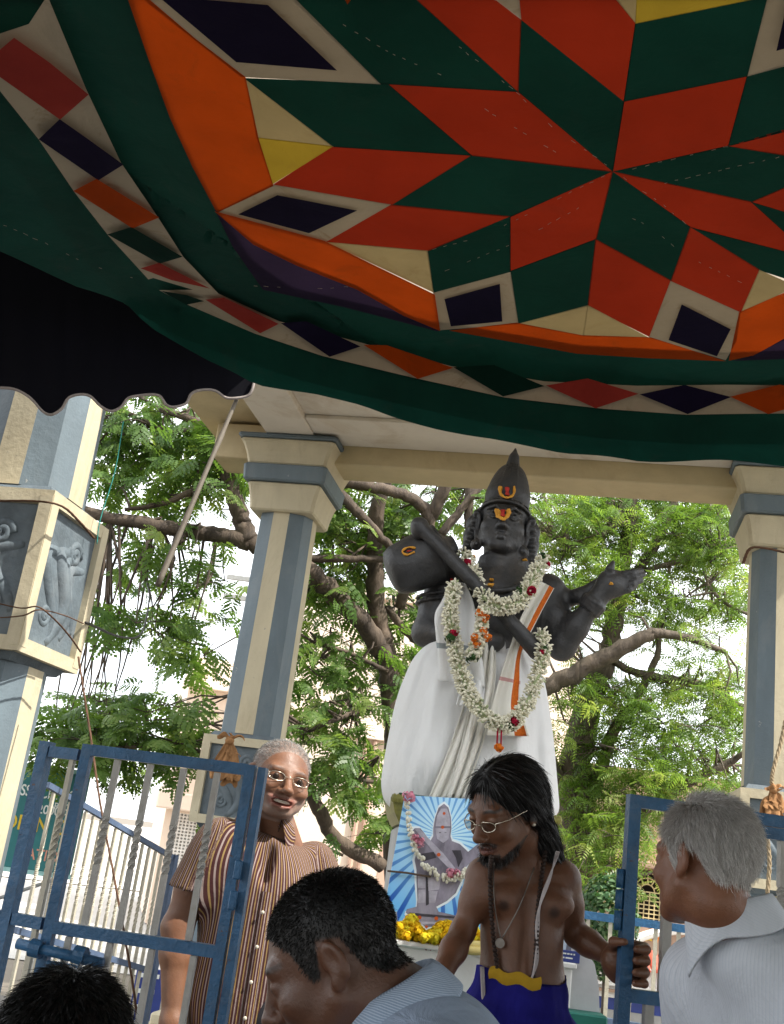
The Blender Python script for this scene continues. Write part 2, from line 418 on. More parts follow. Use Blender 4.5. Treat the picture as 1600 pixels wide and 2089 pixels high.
# arched white moulding with a painted emblem below the window
ax, az = tl(1365, 1895); ar = 0.95
mb = MB(); pts = [(ax + 0.35 + ar * math.cos(t), -0.02, az - 0.46 + 0.48 * math.sin(t)) for t in np.linspace(0.05, math.pi - 0.05, 25)]
mb.tube(pts, 0.05, 8); mb.bar((pts[-1][0], -0.02, az - 0.42), (pts[-1][0], -0.02, az - 1.05), 0.07); mb.bar((pts[0][0], -0.02, az - 0.42), (pts[0][0], -0.02, az - 1.05), 0.07)
mb.build('arch_moulding', WHITE, tb)
RED = mottled('red_paint', (0.55, 0.05, 0.03), 0.2, 9, 0.6, 0); ORANGE = mottled('orange_paint', (0.75, 0.25, 0.03), 0.2, 9, 0.6, 0); YELLOWP = mottled('yellow_paint', (0.75, 0.52, 0.04), 0.2, 9, 0.6, 0)
ex_, ez_ = tl(1335, 1905)
for k, (dx, dz, s, mt) in enumerate(((0, 0, 0.11, ORANGE), (0.07, 0.02, 0.07, YELLOWP), (-0.08, -0.04, 0.06, YELLOWP), (0.12, -0.09, 0.06, RED), (-0.20, 0.10, 0.06, RED), (0.02, 0.10, 0.05, RED))):
    mb = MB(); n = 9
    ring = [(ex_ + dx + s * (1 if i % 2 else 0.5) * math.cos(i / n * 6.283 + k), 0, ez_ + dz + s * (1 if i % 2 else 0.5) * math.sin(i / n * 6.283 + k)) for i in range(n)]
    mb.loft([[(x, -0.012 - 0.002 * k, z) for x, y, z in ring], [(x, -0.001, z) for x, y, z in ring]]); mb.build('emblem', mt, tb)
for zz in (az - 0.35, az - 0.62):
    mb = MB(); mb.box((ax - 0.4, -0.006, zz), (ax + 1.2, -0.0005, zz + 0.012)); mb.build('plaster_joint', PINK, tb)

# street shrine wall in front of the tan building: red tiles, white and blue bands
s0 = P(1290, 1960, 10.5)
sw = thing('boundary_wall', 'low white boundary wall with red tile coping and blue stripe behind right gate', 'wall', (s0[0] - 0.4, 10.5, 0), R(-3))
zt = s0[2]
def sz(py): return P(1360, py, 10.5)[2]
REDTILE = mottled('red_roof_tile', (0.50, 0.09, 0.05), 0.25, 7, 0.7, 0.3, 20)
PBLUE = mottled('navy_band_paint', (0.03, 0.05, 0.22), 0.2, 5, 0.5, 0.1)
mb = MB(); mb.box((0, 0, 0), (6, 0.25, sz(2075))); mb.build('plinth', GREYSTONE, sw)
mb = MB(); mb.box((0, 0.03, sz(2075)), (6, 0.22, sz(2050))); mb.build('blue_band', PBLUE, sw)
mb = MB(); mb.box((0, 0.0, sz(2050)), (6, 0.25, sz(1985))); mb.build('wall', WHITE, sw)
for k in range(2):
    mb = MB(); mb.box((0, -0.05 - 0.02 * k, sz(2038 - 14 * k)), (6, -0.001, sz(2032 - 14 * k))); mb.build('moulding', WHITE if k else TAN, sw)
tile = MB(); tz0, tz1 = sz(1985), sz(1952)
tile.loft([[(x, y - 0.02, z) for x, y, z in [(0.05 * math.cos(a), -0.12, tz0 + 0.035 * math.sin(a)) for a in np.linspace(0, math.pi, 7)]],
           [(0.05 * math.cos(a), 0.14, tz1 + 0.035 * math.sin(a)) for a in np.linspace(0, math.pi, 7)]])
t0 = tile.build('tile', REDTILE, sw); t0.location = (0.06, 0, 0)
for k in range(1, 54):
    c = t0.copy(); COL.objects.link(c); c.parent = sw; c.location = (0.06 + 0.108 * k, random.uniform(-0.006, 0.006), random.uniform(-0.004, 0.004))

# pale pink building behind the left tree
b0 = P(640, 1700, 15.0)
pb = thing('pink_building', 'pale pink plastered building standing behind the dark tree left of the statue', 'building', (b0[0], 15.0, 0), R(10))
mb = MB(); zt = P(700, 1210, 15.0)[2]
wall_rect(mb, -0.55, 3.6, 0, zt, 0, 0.4, [(1.9, 2.6, 1.2, 2.6)]); mb.build('wall', PALEPINK, pb)
mb = MB(); mb.box((-0.55, 0.41, 0), (3.6, 6.0, zt - 0.05)); mb.build('side_wall', PALEPINK, pb)
zm = P(700, 1500, 15.0)[2]
mb = MB(); mb.box((-0.62, -0.10, zm), (3.66, -0.002, zm + 0.14), bevel=0.01); mb.build('string_course', PALEPINK, pb)
mb = MB(); mb.box((-0.62, -0.09, zt), (3.66, 0.5, zt + 0.16), bevel=0.01); mb.build('coping', PALEPINK, pb)
mb = MB(); mb.box((1.9, 0.3, 1.2), (2.6, 0.36, 2.6)); mb.build('window', GLASSY, pb)
for k, x in enumerate((0.55, 0.68)):
    mb = MB(); mb.tube([(x, -0.05, 0.1), (x, -0.05, zm - 0.02)], 0.035, 8); mb.build('drain_pipe', PINK, pb)
mb = MB(); mb.box((0.95, -0.012, 0), (3.2, -0.0005, zm - 0.2)); mb.build('lower_wall_panel', PINK, pb)

# pale block with latticed balcony between the two left columns
c0 = P(330, 1700, 17.0)
lb = thing('lattice_building', 'sunlit whitish building with latticed balcony seen through the gate', 'building', (c0[0], 17.0, 0), R(12))
cz = lambda py: P(380, py, 17.0)[2]
mb = MB(); wall_rect(mb, 0.0, 1.5, 0, cz(1335), 0, 0.3, [(0.12, 0.78, cz(1800), cz(1660))]); mb.build('wall', PALEPINK, lb)
mb = MB(); mb.box((0, 0.31, 0), (1.5, 4.5, cz(1340))); mb.build('side_wall', PALEPINK, lb)
mb = MB(); mb.box((-0.18, -0.35, cz(1655)), (1.5, -0.002, cz(1620)), bevel=0.02); mb.build('balcony_slab', PALEPINK, lb)
mb = MB(); mb.box((-0.08, -0.2, cz(1400)), (1.5, -0.002, cz(1388))); mb.build('ledge', PALEPINK, lb)
grille('balcony_lattice', lb, 0.12, 0.78, cz(1800), cz(1660), 0.05, 12, 20, 0.022, WGRILLE)
mb = MB(); mb.box((0.12, 0.2, cz(1800)), (0.78, 0.24, cz(1660))); mb.build('balcony_room', WHITE, lb)
for k in range(5):
    mb = MB(); mb.box((0.03 + 0.3 * k, -0.03, cz(1960)), (0.16 + 0.3 * k, -0.002, cz(1830)), bevel=0.01); mb.build('pilaster', PALEPINK, lb)
mb = MB(); mb.box((-0.1, -0.25, cz(2010)), (1.5, -0.002, cz(1995))); mb.build('shop_awning', WHITE, lb)

# white street building far left and the roadside board
w0 = P(-60, 1850, 22.0)
wb = thing('white_building', 'bright white low street building seen through the left gate bars', 'building', (w0[0] - 2, 22.0, 0), R(25))
zz = P(150, 1700, 22.0)[2]
mb = MB(); wall_rect(mb, 0, 6.5, 0, zz, 0, 0.3, [(0.6, 1.1, 0.5, 1.3)]); mb.build('wall', WHITE, wb)
for x0, x1, z0, z1 in [(0.6, 1.1, 0.5, 1.3)]:
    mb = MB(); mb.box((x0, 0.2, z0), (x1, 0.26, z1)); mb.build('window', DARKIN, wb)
    mb = MB(); mb.box((x0 - 0.05, -0.4, z1 + 0.02), (x1 + 0.05, -0.002, z1 + 0.09)); mb.build('window_hood', WHITE, wb)
mb = MB(); mb.box((0, 0.31, 0), (6.5, 5, zz - 0.05)); mb.build('side_wall', WHITE, wb)

# signboard
SIGNG = mottled('teal_sign_paint', (0.025, 0.16, 0.165), 0.15, 3, 0.55, 0.1, 20, dirt=(0.05, 0.2, 0.19), dirt_amt=0.3)
TXTW = mottled('white_lettering', (0.75, 0.76, 0.72), 0.08, 9, 0.6, 0); TXTY = mottled('yellow_lettering', (0.66, 0.45, 0.03), 0.1, 9, 0.6, 0); TXTR = mottled('pink_lettering', (0.62, 0.28, 0.20), 0.1, 9, 0.6, 0)
SY = 9.0
tl_ = P(60, 1566, SY); tr_ = P(152, 1577, SY); bl_ = P(25, 1767, SY)
sg = thing('signboard', 'tall teal signboard with white, yellow and pink lettering behind the gate', 'signboard', (tl_[0] - 0.22, SY, 0), R(6))
swid = tr_[0] - tl_[0] + 0.34; sz0, sz1 = P(60, 1775, SY)[2], tl_[2]
mb = MB(); mb.box((0, 0, sz0), (swid, 0.05, sz1), bevel=0.004); mb.build('board', SIGNG, sg)
mb = MB()
for z in (sz0 - 0.035, sz1): mb.box((-0.03, -0.01, z), (swid + 0.03, 0.06, z + 0.035))
mb.build('board_frame', mottled('pale_teal_paint', (0.30, 0.52, 0.50), 0.1, 5, 0.5, 0), sg)
mb = MB()
for x in (0.15, swid - 0.12): mb.tube([(x, 0.09, 0), (x, 0.09, sz1)], 0.03, 8)
mb.tube([(swid - 0.05, 0.12, sz0 - 0.02), (0.0, 0.12, sz0 - 0.34)], 0.016, 6); mb.build('post', GREYSTONE, sg)
def text(parent, body, x, z, size, mat, y=-0.003, rz=0.0, name='lettering', align='RIGHT', sx=1.0):
    cu = bpy.data.curves.new(name, 'FONT'); cu.body = body; cu.size = size; cu.extrude = 0.001; cu.align_x = align; cu.align_y = 'CENTER'; cu.resolution_u = 4
    cu.offset = size * 0.012
    cu.materials.append(mat); t = bpy.data.objects.new(name, cu); COL.objects.link(t); t.parent = parent
    t.location = (x, y, z); t.rotation_euler = (math.pi / 2, rz, 0); t.scale = (sx, 1, 1)
    bpy.context.view_layer.update(); me = bpy.data.meshes.new_from_object(t.evaluated_get(bpy.context.evaluated_depsgraph_get())); o2 = bpy.data.objects.new(name, me); COL.objects.link(o2); o2.parent = parent; o2.location = t.location; o2.rotation_euler = t.rotation_euler; o2.scale = t.scale
    bpy.data.objects.remove(t); return o2
def sgz(py): return lerp(sz1, sz0, (py - 1570) / 200.0)
text(sg, 'ASSOCIATION', swid - 0.0, sgz(1617), 0.125, TXTW, sx=0.72); text(sg, 'PHONE', swid - 0.01, sgz(1640), 0.075, TXTW, sx=0.9)
text(sg, '2000.', swid - 0.16, sgz(1650), 0.10, TXTW, sx=0.9); text(sg, '436', swid - 0.01, sgz(1653), 0.085, TXTW)
text(sg, 'OPEN OF', swid - 0.02, sgz(1682), 0.165, TXTY, sx=0.85); text(sg, 'MATION', swid - 0.03, sgz(1740), 0.12, TXTR, sx=0.9)

# ------------------------------------------------------------------ patchwork canopy
CZ0 = 2.80
def csurf(x, y):
    """height of the cloth"""
    z = CZ0 + 0.05 * (y - 1.8) - 0.018 * math.cos(x * 2.1) * math.cos((y - 1.8) * 1.6)
    far = max(0.0, y - (2.77 - 0.035 * (x - 0.4) ** 2)); z -= 0.9 * far + 5.5 * far * far
    lf = max(0.0, -0.74 - x); z -= 0.10 * lf + 0.1 * lf * lf
    z += 0.003 * math.sin(5 * x + 40 * far) * min(1, 5 * far) + 0.0012 * math.sin(31 * x + 2.0 * math.sin(4 * x)) * min(1, 5 * far)
    return z + 0.006 * math.sin(9 * x + 4 * y) * (0.3 + min(1, 4 * far)) + 0.004 * math.sin(17 * x - 3 * y)
def on_canopy(px, py, drop=0.0):
    d = pray(px, py); lo, hi = 0.3, 6.0
    f = lambda t: (EYE[2] + d[2] * t) - csurf(EYE[0] + d[0] * t, EYE[1] + d[1] * t)
    for t in np.arange(max(0.6, 0.85 / max(d[2], 0.05)), 7.0, 0.05):                   # first crossing from below
        if f(t) > 0: lo, hi = t - 0.05, t; break
    for _ in range(22):
        m = (lo + hi) / 2
        if f(m) > 0: hi = m
        else: lo = m
    return EYE + d * (hi - drop)
TEAL = cloth('teal_cloth', (0.006, 0.06, 0.046), 0.1, 0.2, 4, stain=(0.03, 0.06, 0.05), stain_amt=0.5)
CRED = cloth('brick_red_cloth', (0.34, 0.028, 0.009), 0.4, 0.14, 4, stain=(0.22, 0.03, 0.015))
CGREEN = cloth('bottle_green_cloth', (0.004, 0.036, 0.027), 0.42, 0.2, 4, stain=(0.01, 0.03, 0.025))
CORANGE = cloth('orange_cloth', (0.55, 0.075, 0.005), 0.38, 0.14, 5, stain=(0.25, 0.06, 0.01))
CWHITE = cloth('off_white_cloth', (0.46, 0.4, 0.3), 0.16, 0.10, 6, stain=(0.27, 0.16, 0.07), stain_amt=0.6)
CBEIGE = cloth('beige_cloth', (0.46, 0.38, 0.2), 0.32, 0.10, 6, stain=(0.35, 0.24, 0.1))
CYELLOW = cloth('yellow_cloth', (0.52, 0.38, 0.04), 0.35, 0.10, 6, stain=(0.35, 0.22, 0.05))
CNAVY = cloth('navy_cloth', (0.014, 0.01, 0.042), 0.4, 0.2, 5)
CPURPLE = cloth('violet_cloth', (0.036, 0.024, 0.065), 0.4, 0.2, 5)
CPINKRED = cloth('rose_red_cloth', (0.42, 0.05, 0.04), 0.3, 0.14, 5)
CSTRIP = cloth('thick_off_white_cloth', (0.50, 0.44, 0.34), 0.05, 0.10, 6, stain=(0.24, 0.15, 0.07), stain_amt=0.7)
can = thing('patchwork_canopy', 'sagging teal cloth canopy with patchwork star of red, green and orange diamonds overhead', 'canopy', (0, 0, 0))
# the teal ground sheet
rows = []
xs = np.concatenate([np.linspace(-2.0, 3.2, 130), np.linspace(3.3, 5.0, 12)]); far_px = [(-400, 330), (-200, 420), (0, 512), (150, 583), (300, 665), (430, 738), (520, 785), (640, 803), (720, 822), (800, 850), (960, 890), (1150, 925), (1300, 941), (1600, 952), (1900, 952), (2300, 930)]
fe = [on_canopy(a, b) for a, b in far_px]
fx = [p[0] for p in fe]; fy = [p[1] for p in fe]
gv = []; gq = []; ny = 110
for i, x in enumerate(xs):
    yend = float(np.interp(x, fx, fy))
    for j in range(ny):
        y = lerp(-5.0, yend, (j / (ny - 1)) ** 0.45)
        gv.append((x, y, csurf(x, y)))
for i in range(len(xs) - 1):
    for j in range(ny - 1):
        gq.append((i*ny+j, (i+1)*ny+j, (i+1)*ny+j+1, i*ny+j+1))
inner = [(-60, -70), (-60, 110), (65, 302), (140, 405), (205, 495), (285, 588), (380, 642), (515, 698), (655, 746), (845, 790), (1025, 828), (1225, 853), (1400, 864), (1665, 862), (1665, -70)]
def in_poly(x, y, poly):
    r = False; j = len(poly) - 1
    for i in range(len(poly)):
        (xi, yi), (xj, yj) = poly[i], poly[j]
        if (yi > y) != (yj > y) and x < (xj - xi) * (y - yi) / (yj - yi) + xi: r = not r
        j = i
    return r
def to_px(p):
    v_ = np.asarray(p) - EYE; z_ = v_ @ C_F
    return (800 + FPX * (v_ @ C_R) / z_, 1044.5 - FPX * (v_ @ C_U) / z_) if z_ > 0.05 else (-9999, -9999)
gp = [to_px(p) for p in gv]; ins = [in_poly(a, b, inner) for a, b in gp]
gq2 = [q for q in gq if not all(ins[i] for i in q)]
quads_obj('ground_sheet', np.array(gv), np.array(gq2), TEAL, can, True)
DIFFUSER = cloth('diffuser_cloth', (0.27, 0.23, 0.18), 0.75, 0.12, 5)  # unseen sheet added above the patches to soften and dim the light through them
lv = np.array(gv); lv[:, 2] += 0.02; lq = [q for q in gq if any(ins[i] for i in q)]
quads_obj('diffuser_sheet', lv, np.array(lq), DIFFUSER, can, True)
PIX = [0]; CALLS = []
def patch(pts, mat, layer=1, name='patch', grow=1.1):
    bm = bmesh.new(); PIX[0] += 1; CALLS.append((pts, mat, layer))
    cx_ = sum(p[0] for p in pts) / len(pts); cy_ = sum(p[1] for p in pts) / len(pts)
    if mat in (CORANGE, CPURPLE): grow = 3.5
    pts = [(x + grow * (x - cx_) / (abs(x - cx_) + 8), y + grow * (y - cy_) / (abs(y - cy_) + 8)) for x, y in pts]
    vs = [bm.verts.new((x / 100.0, y / 100.0, 0)) for x, y in pts]
    bm.faces.new(vs); bmesh.ops.triangulate(bm, faces=bm.faces[:])
    for _ in range(5):
        es = [e for e in bm.edges if e.calc_length() > 0.36]
        if not es: break
        bmesh.ops.subdivide_edges(bm, edges=es, cuts=1, use_grid_fill=False)
        bmesh.ops.triangulate(bm, faces=[f for f in bm.faces if len(f.verts) > 3])
    me = bpy.data.meshes.new(name)
    for v in bm.verts:
        q = on_canopy(v.co.x * 100, v.co.y * 100, 0.009 * layer + 0.00004 * PIX[0]); v.co = q
    bmesh.ops.recalc_face_normals(bm, faces=bm.faces[:])
    for f in bm.faces: f.smooth = True
    bm.to_mesh(me); bm.free(); me.materials.append(mat)
    ob = bpy.data.objects.new(name, me); COL.objects.link(ob); ob.parent = can; return ob
c = (1250, 350); s1, s2, s3, s4, s5, s6, s7, s8 = (1273, 207), (1486, 298), (1532, 412), (1409, 464), (1216, 488), (1041, 442), (963, 317), (1057, 187)
t12, t23, t34, t45, t56, t67, t78, t81 = (1525, 155), (1720, 335), (1660, 528), (1369, 573), (1041, 554), (798, 418), (790, 171), (1063, 40)
m1, m4, m5, m6, m7, m8 = (1297, 48), (1550, 551), (1200, 623), (872, 512), (680, 299), (846, -4)
for pl, mt in (((c, s1, t12, s2), CRED), ((c, s2, t23, s3), CGREEN), ((c, s3, t34, s4), CRED), ((c, s4, t45, s5), CGREEN),
               ((c, s5, t56, s6), CRED), ((c, s6, t67, s7), CGREEN), ((c, s7, t78, s8), CRED), ((c, s8, t81, s1), CGREEN),
               ((s5, t56, (1057, 660), m5), CGREEN), ((s5, m5, (1325, 687), t45), CRED), ((s6, m6, (885, 597), t56), CGREEN),
               ((s6, t67, (665, 493), m6), CRED), ((s7, m7, (556, 377), t67), CRED), ((s7, t78, (498, 160), m7), CGREEN),
               ((s8, m8, (598, 0), (775, 171), t78), CGREEN), ((s8, t81, (1012, 2), (940, -40), m8), CRED),
               ((s1, m1, (1250, -12), (1057, -14), t81), CRED), ((s1, t12, (1568, -8), m1), CGREEN),
               ((s2, (1625, 262), (1615, 127), t12), CGREEN), ((s2, (1602, 317), t23, (1700, 262), (1600, 265)), CRED),
               ((s3, (1602, 432), (1720, 410), (1720, 335), (1600, 384)), CRED), ((s3, t34, (1740, 500), (1602, 433)), CGREEN),
               ((s4, m4, (1640, 580), t34), CGREEN), ((s4, t45, (1511, 638), m4), CRED)):
    patch(pl, mt)
for pl, mt in ((((500, 161), m7, (525, 281)), CBEIGE), (((525, 281), m7, (556, 376)), CYELLOW), (((665, 494), m6, (884, 596)), CBEIGE),
               (((1058, 660), m5, (1190, 685)), CBEIGE), (((1190, 685), m5, (1324, 688)), CBEIGE), ((m4, (1512, 637), (1625, 585)), CBEIGE),
               (((1245, -60), (1302, -60), m1, (1249, -12)), CBEIGE), (((1303, -60), (1600, -60), (1568, -8), m1), CYELLOW)):
    patch(pl, mt)
# white-framed navy diamonds
for outer, inner in ((((441, 432), (556, 377), (797, 418), (664, 493)), ((487, 437), (567, 399), (728, 430), (630, 475))),
                     (((1041, 556), (1057, 660), (895, 673), (885, 598)), ((1019, 580), (1024, 655), (921, 665), (908, 611))),
                     (((1369, 574), (1510, 638), (1502, 695), (1480, 734), (1325, 688)), ((1392, 622), (1490, 672), (1462, 726), (1365, 693))),
                     (((776, 171), (493, 156), (262, -25), (598, -5)), ((687, 143), (483, 126), (322, -8), (546, 11))),
                     (((1526, 155), (1568, -8), (1700, -30), (1690, 110)), ((1585, 103), (1604, 20), (1660, 10), (1650, 85))),
                     (((1063, 39), (1010, -2), (1025, -40), (1058, -14)), ((1050, -10), (1035, -16), (1040, -26), (1052, -24)))):
    patch(outer, CWHITE); patch(inner, CNAVY, 2)
# orange field and violet corners out to the teal border
patch(((262, -5), (300, -5), (400, 82), (498, 160), (525, 281), (555, 376), (440, 431), (395, 338), (350, 238), (305, 120)), CORANGE)
patch(((441, 434), (664, 494), (884, 598), (895, 672), (820, 641), (725, 588), (610, 545), (520, 502)), CORANGE, 2.0)
patch(((920, 677), (1057, 661), (1190, 686), (1325, 690), (1478, 734), (1320, 728), (1180, 719)), CORANGE)
patch(((1511, 640), (1625, 588), (1625, 680), (1600, 690), (1540, 722), (1490, 733)), CORANGE)
patch(((441, 430), (522, 494), (612, 537), (727, 580), (822, 633), (896, 668), (890, 673), (700, 624), (540, 589), (478, 506)), CPURPLE, 1.4)
patch(((1496, 734), (1540, 724), (1600, 692), (1640, 690), (1640, 729)), CPURPLE)
# teal band between the star panel and the white strip
patch(((266, -40), (311, 122), (357, 240), (404, 342), (450, 430), (550, 571), (702, 606), (896, 653), (1186, 701), (1480, 715), (1670, 709), (1660, 800), (1480, 798), (1300, 800), (1110, 792), (915, 760), (735, 715), (560, 670), (435, 612), (362, 535), (305, 450), (232, 340), (162, 190), (70, -40)), TEAL, 0)
patch(((-60, 96), (8, 178), (88, 278), (161, 384), (228, 472), (306, 560), (404, 586), (350, 602), (400, 618), (530, 672), (668, 719), (856, 762), (1034, 802), (1232, 825), (1400, 837), (1520, 835), (1670, 834), (1670, 905), (1400, 905), (1225, 893), (1020, 868), (835, 828), (640, 782), (490, 735), (355, 680), (255, 620), (165, 520), (100, 430), (25, 330), (-60, 230)), TEAL, 0)
# white strip set with little diamonds
patch(((98, -8), (60, 50), (0, 70), (-60, 60), (-60, 110), (0, 185), (80, 285), (153, 391), (220, 479), (302, 569), (312, 566), (400, 592), (445, 598), (374, 524), (320, 440), (246, 331), (176, 182)), CSTRIP, 2.2)
patch(((326, 593), (400, 592), (447, 600), (570, 656), (742, 701), (920, 746), (1110, 777), (1300, 786), (1480, 784), (1700, 786), (1700, 842), (1520, 843), (1400, 845), (1230, 833), (1030, 810), (850, 771), (660, 727), (520, 681), (385, 623)), CSTRIP, 2.2)
for pl, mt in ((((30, 78), (100, 128), (180, 192), (122, 243), (0, 156), (-20, 120)), CPINKRED), (((123, 244), (180, 285), (251, 335), (200, 367), (80, 285)), CNAVY),
               (((200, 368), (322, 441), (268, 463), (153, 392)), CORANGE), (((269, 464), (372, 523), (325, 537), (220, 479)), CGREEN), (((326, 537), (428, 588), (350, 571), (288, 548)), CPINKRED),
               (((330, 594), (380, 602), (416, 614), (380, 621)), CGREEN), (((420, 612), (458, 608), (568, 660), (530, 679)), CPINKRED), (((574, 660), (626, 656), (735, 706), (672, 727)), CNAVY),
               (((745, 706), (792, 707), (922, 748), (850, 770)), CORANGE), (((926, 750), (1008, 745), (1110, 787), (1026, 808)), CGREEN), (((1115, 787), (1200, 773), (1302, 803), (1215, 832)), CPINKRED),
               (((1306, 805), (1397, 786), (1491, 810), (1403, 844)), CNAVY), (((1493, 810), (1590, 787), (1690, 810), (1570, 842)), CORANGE)):
    patch(pl, mt, 4.6)
patch(((-70, -70), (110, -70), (98, -8), (60, 50), (0, 70), (-70, 62)), CGREEN, 2.0)
# the far half of the star, past what the photograph shows: the same pattern turned about its centre
CC = on_canopy(*c)
for pts_, mat_, lay_ in list(CALLS):
    w_ = [2 * CC[:2] - on_canopy(*p_)[:2] for p_ in pts_]
    pp = [to_px((a_, b_, csurf(a_, b_))) for a_, b_ in w_]
    if any(-5 < a_ < 1605 and -5 < b_ < 2090 for a_, b_ in pp): continue
    bm = bmesh.new(); bm.faces.new([bm.verts.new((a_, b_, 0)) for a_, b_ in w_]); bmesh.ops.triangulate(bm, faces=bm.faces[:])
    for _ in range(3):
        es = [e for e in bm.edges if e.calc_length() > 0.2]
        if not es: break
        bmesh.ops.subdivide_edges(bm, edges=es, cuts=1); bmesh.ops.triangulate(bm, faces=[f for f in bm.faces if len(f.verts) > 3])
    for v_ in bm.verts: v_.co.z = csurf(v_.co.x, v_.co.y) - 0.012 - 0.004 * lay_
    me = bpy.data.meshes.new('patch'); bm.to_mesh(me); bm.free(); me.materials.append(mat_); ob = bpy.data.objects.new('patch', me); COL.objects.link(ob); ob.parent = can
patch(((-90, -130), (1720, -130), (1720, -8), (-90, -8)), CGREEN, 0, 'backing'); patch(((1606, -130), (1760, -130), (1760, 880), (1606, 880)), CGREEN, 0, 'backing')
# running stitches (white thread dashes) along some seams
THREAD = cloth('white_thread', (0.42, 0.38, 0.33), 0, 0.1, 20)
def stitches(path, dash=9.0, gap=15.0):
    mb = MB(); pts = [np.array(p, float) for p in path]
    for a, b in zip(pts[:-1], pts[1:]):
        L_ = np.linalg.norm(b - a); d = (b - a) / L_; t = random.uniform(0, 12)
        while t + dash < L_:
            off = random.uniform(-1.2, 1.2); n = np.array([-d[1], d[0]]) * off
            q0, q1 = a + d * t + n, a + d * (t + dash * random.uniform(0.5, 1.2)) + n * 0.2
            if random.random() < 0.8: mb.tube([on_canopy(*q0, 0.020), on_canopy(*((q0 + q1) / 2), 0.0225), on_canopy(*q1, 0.020)], 0.0006, 4)
            t += dash + gap * random.uniform(0.7, 1.3)
    mb.build('stitching', THREAD, can)
for pth in ([(700, 50), (800, 110), (905, 155)], [(985, 220), (1150, 320), (1165, 370)], [(1240, 338), (1130, 262), (1050, 185), (930, 90)], [(1240, 355), (1130, 410), (990, 480), (880, 510)],
            [(1190, 420), (1040, 500), (890, 560)], [(1260, 430), (1330, 465), (1395, 520), (1520, 580)], [(1260, 352), (1400, 318), (1490, 298)], [(1350, 375), (1480, 345), (1598, 318)],
            [(1262, 356), (1350, 415), (1405, 462)], [(490, 582), (640, 590), (730, 584)], [(0, 455), (90, 495), (180, 540), (275, 568)]):
    stitches(pth)

# ------------------------------------------------------------------ dark neighbouring canopy with scalloped valance
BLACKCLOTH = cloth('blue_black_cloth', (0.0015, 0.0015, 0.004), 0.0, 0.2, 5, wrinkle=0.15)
PIPING = cloth('grey_piping', (0.30, 0.26, 0.24), 0.0, 0.1, 20)
nc = thing('dark_canopy', 'blue-black cloth awning with scalloped grey-edged valance beside the patchwork canopy', 'awning', (0, 0, 0))
vy = 3.62
edge = [(-1500, 830), (-1100, 820), (-750, 835), (-420, 835), (-300, 800), (-150, 840), (-20, 800), (10, 792), (35, 796), (65, 815), (88, 840), (108, 846), (128, 835), (140, 812), (160, 806), (185, 810), (205, 828), (228, 840), (248, 832), (262, 812), (290, 808), (325, 808), (340, 826), (358, 832), (380, 824), (390, 804), (410, 798), (440, 798), (462, 812), (485, 814), (505, 808), (515, 795), (520, 778)]
ep = smooth_path([(a, b) for a, b in edge], 4)
v = []; q = []
for k, (a, b) in enumerate(ep):
    fold = 0.005 * math.sin(k * 0.55)
    bot = P(a, b, vy + fold); top = P(a + (0 if a < 480 else (a - 480) * 1.2), lerp(430, 715, min(1, max(-0.6, a / 520))), vy)
    for j in range(9):
        s = j / 8; p = lerp(bot, top, s); v.append((p[0], p[1] - 0.005 * math.sin(k * 0.55 + 0.6) * (1 - s), p[2]))
for k in range(len(ep) - 1):
    for j in range(8): q.append((k*9+j, (k+1)*9+j, (k+1)*9+j+1, k*9+j+1))
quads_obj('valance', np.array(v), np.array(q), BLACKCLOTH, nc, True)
mb = MB(); mb.tube([np.array(v[k * 9]) + (0, -0.004, 0) for k in range(len(ep))], 0.0052, 6); mb.build('piping', PIPING, nc, True)
zt_ = [v[k * 9 + 8] for k in range(len(ep))]
sv = []; sq = []; n = len(ep)
for k in range(n):
    x, y, z = zt_[k]
    for j in range(8): sv.append((x, lerp(y, -5.0, j / 7), z + 0.45 * (1 - (1 - j / 7) ** 2) + 0.02 * math.sin(k * 0.3 + j)))
for k in range(n - 1):
    for j in range(7): sq.append((k*8+j, (k+1)*8+j, (k+1)*8+j+1, k*8+j+1))
quads_obj('roof_sheet', np.array(sv), np.array(sq), BLACKCLOTH, nc, True)

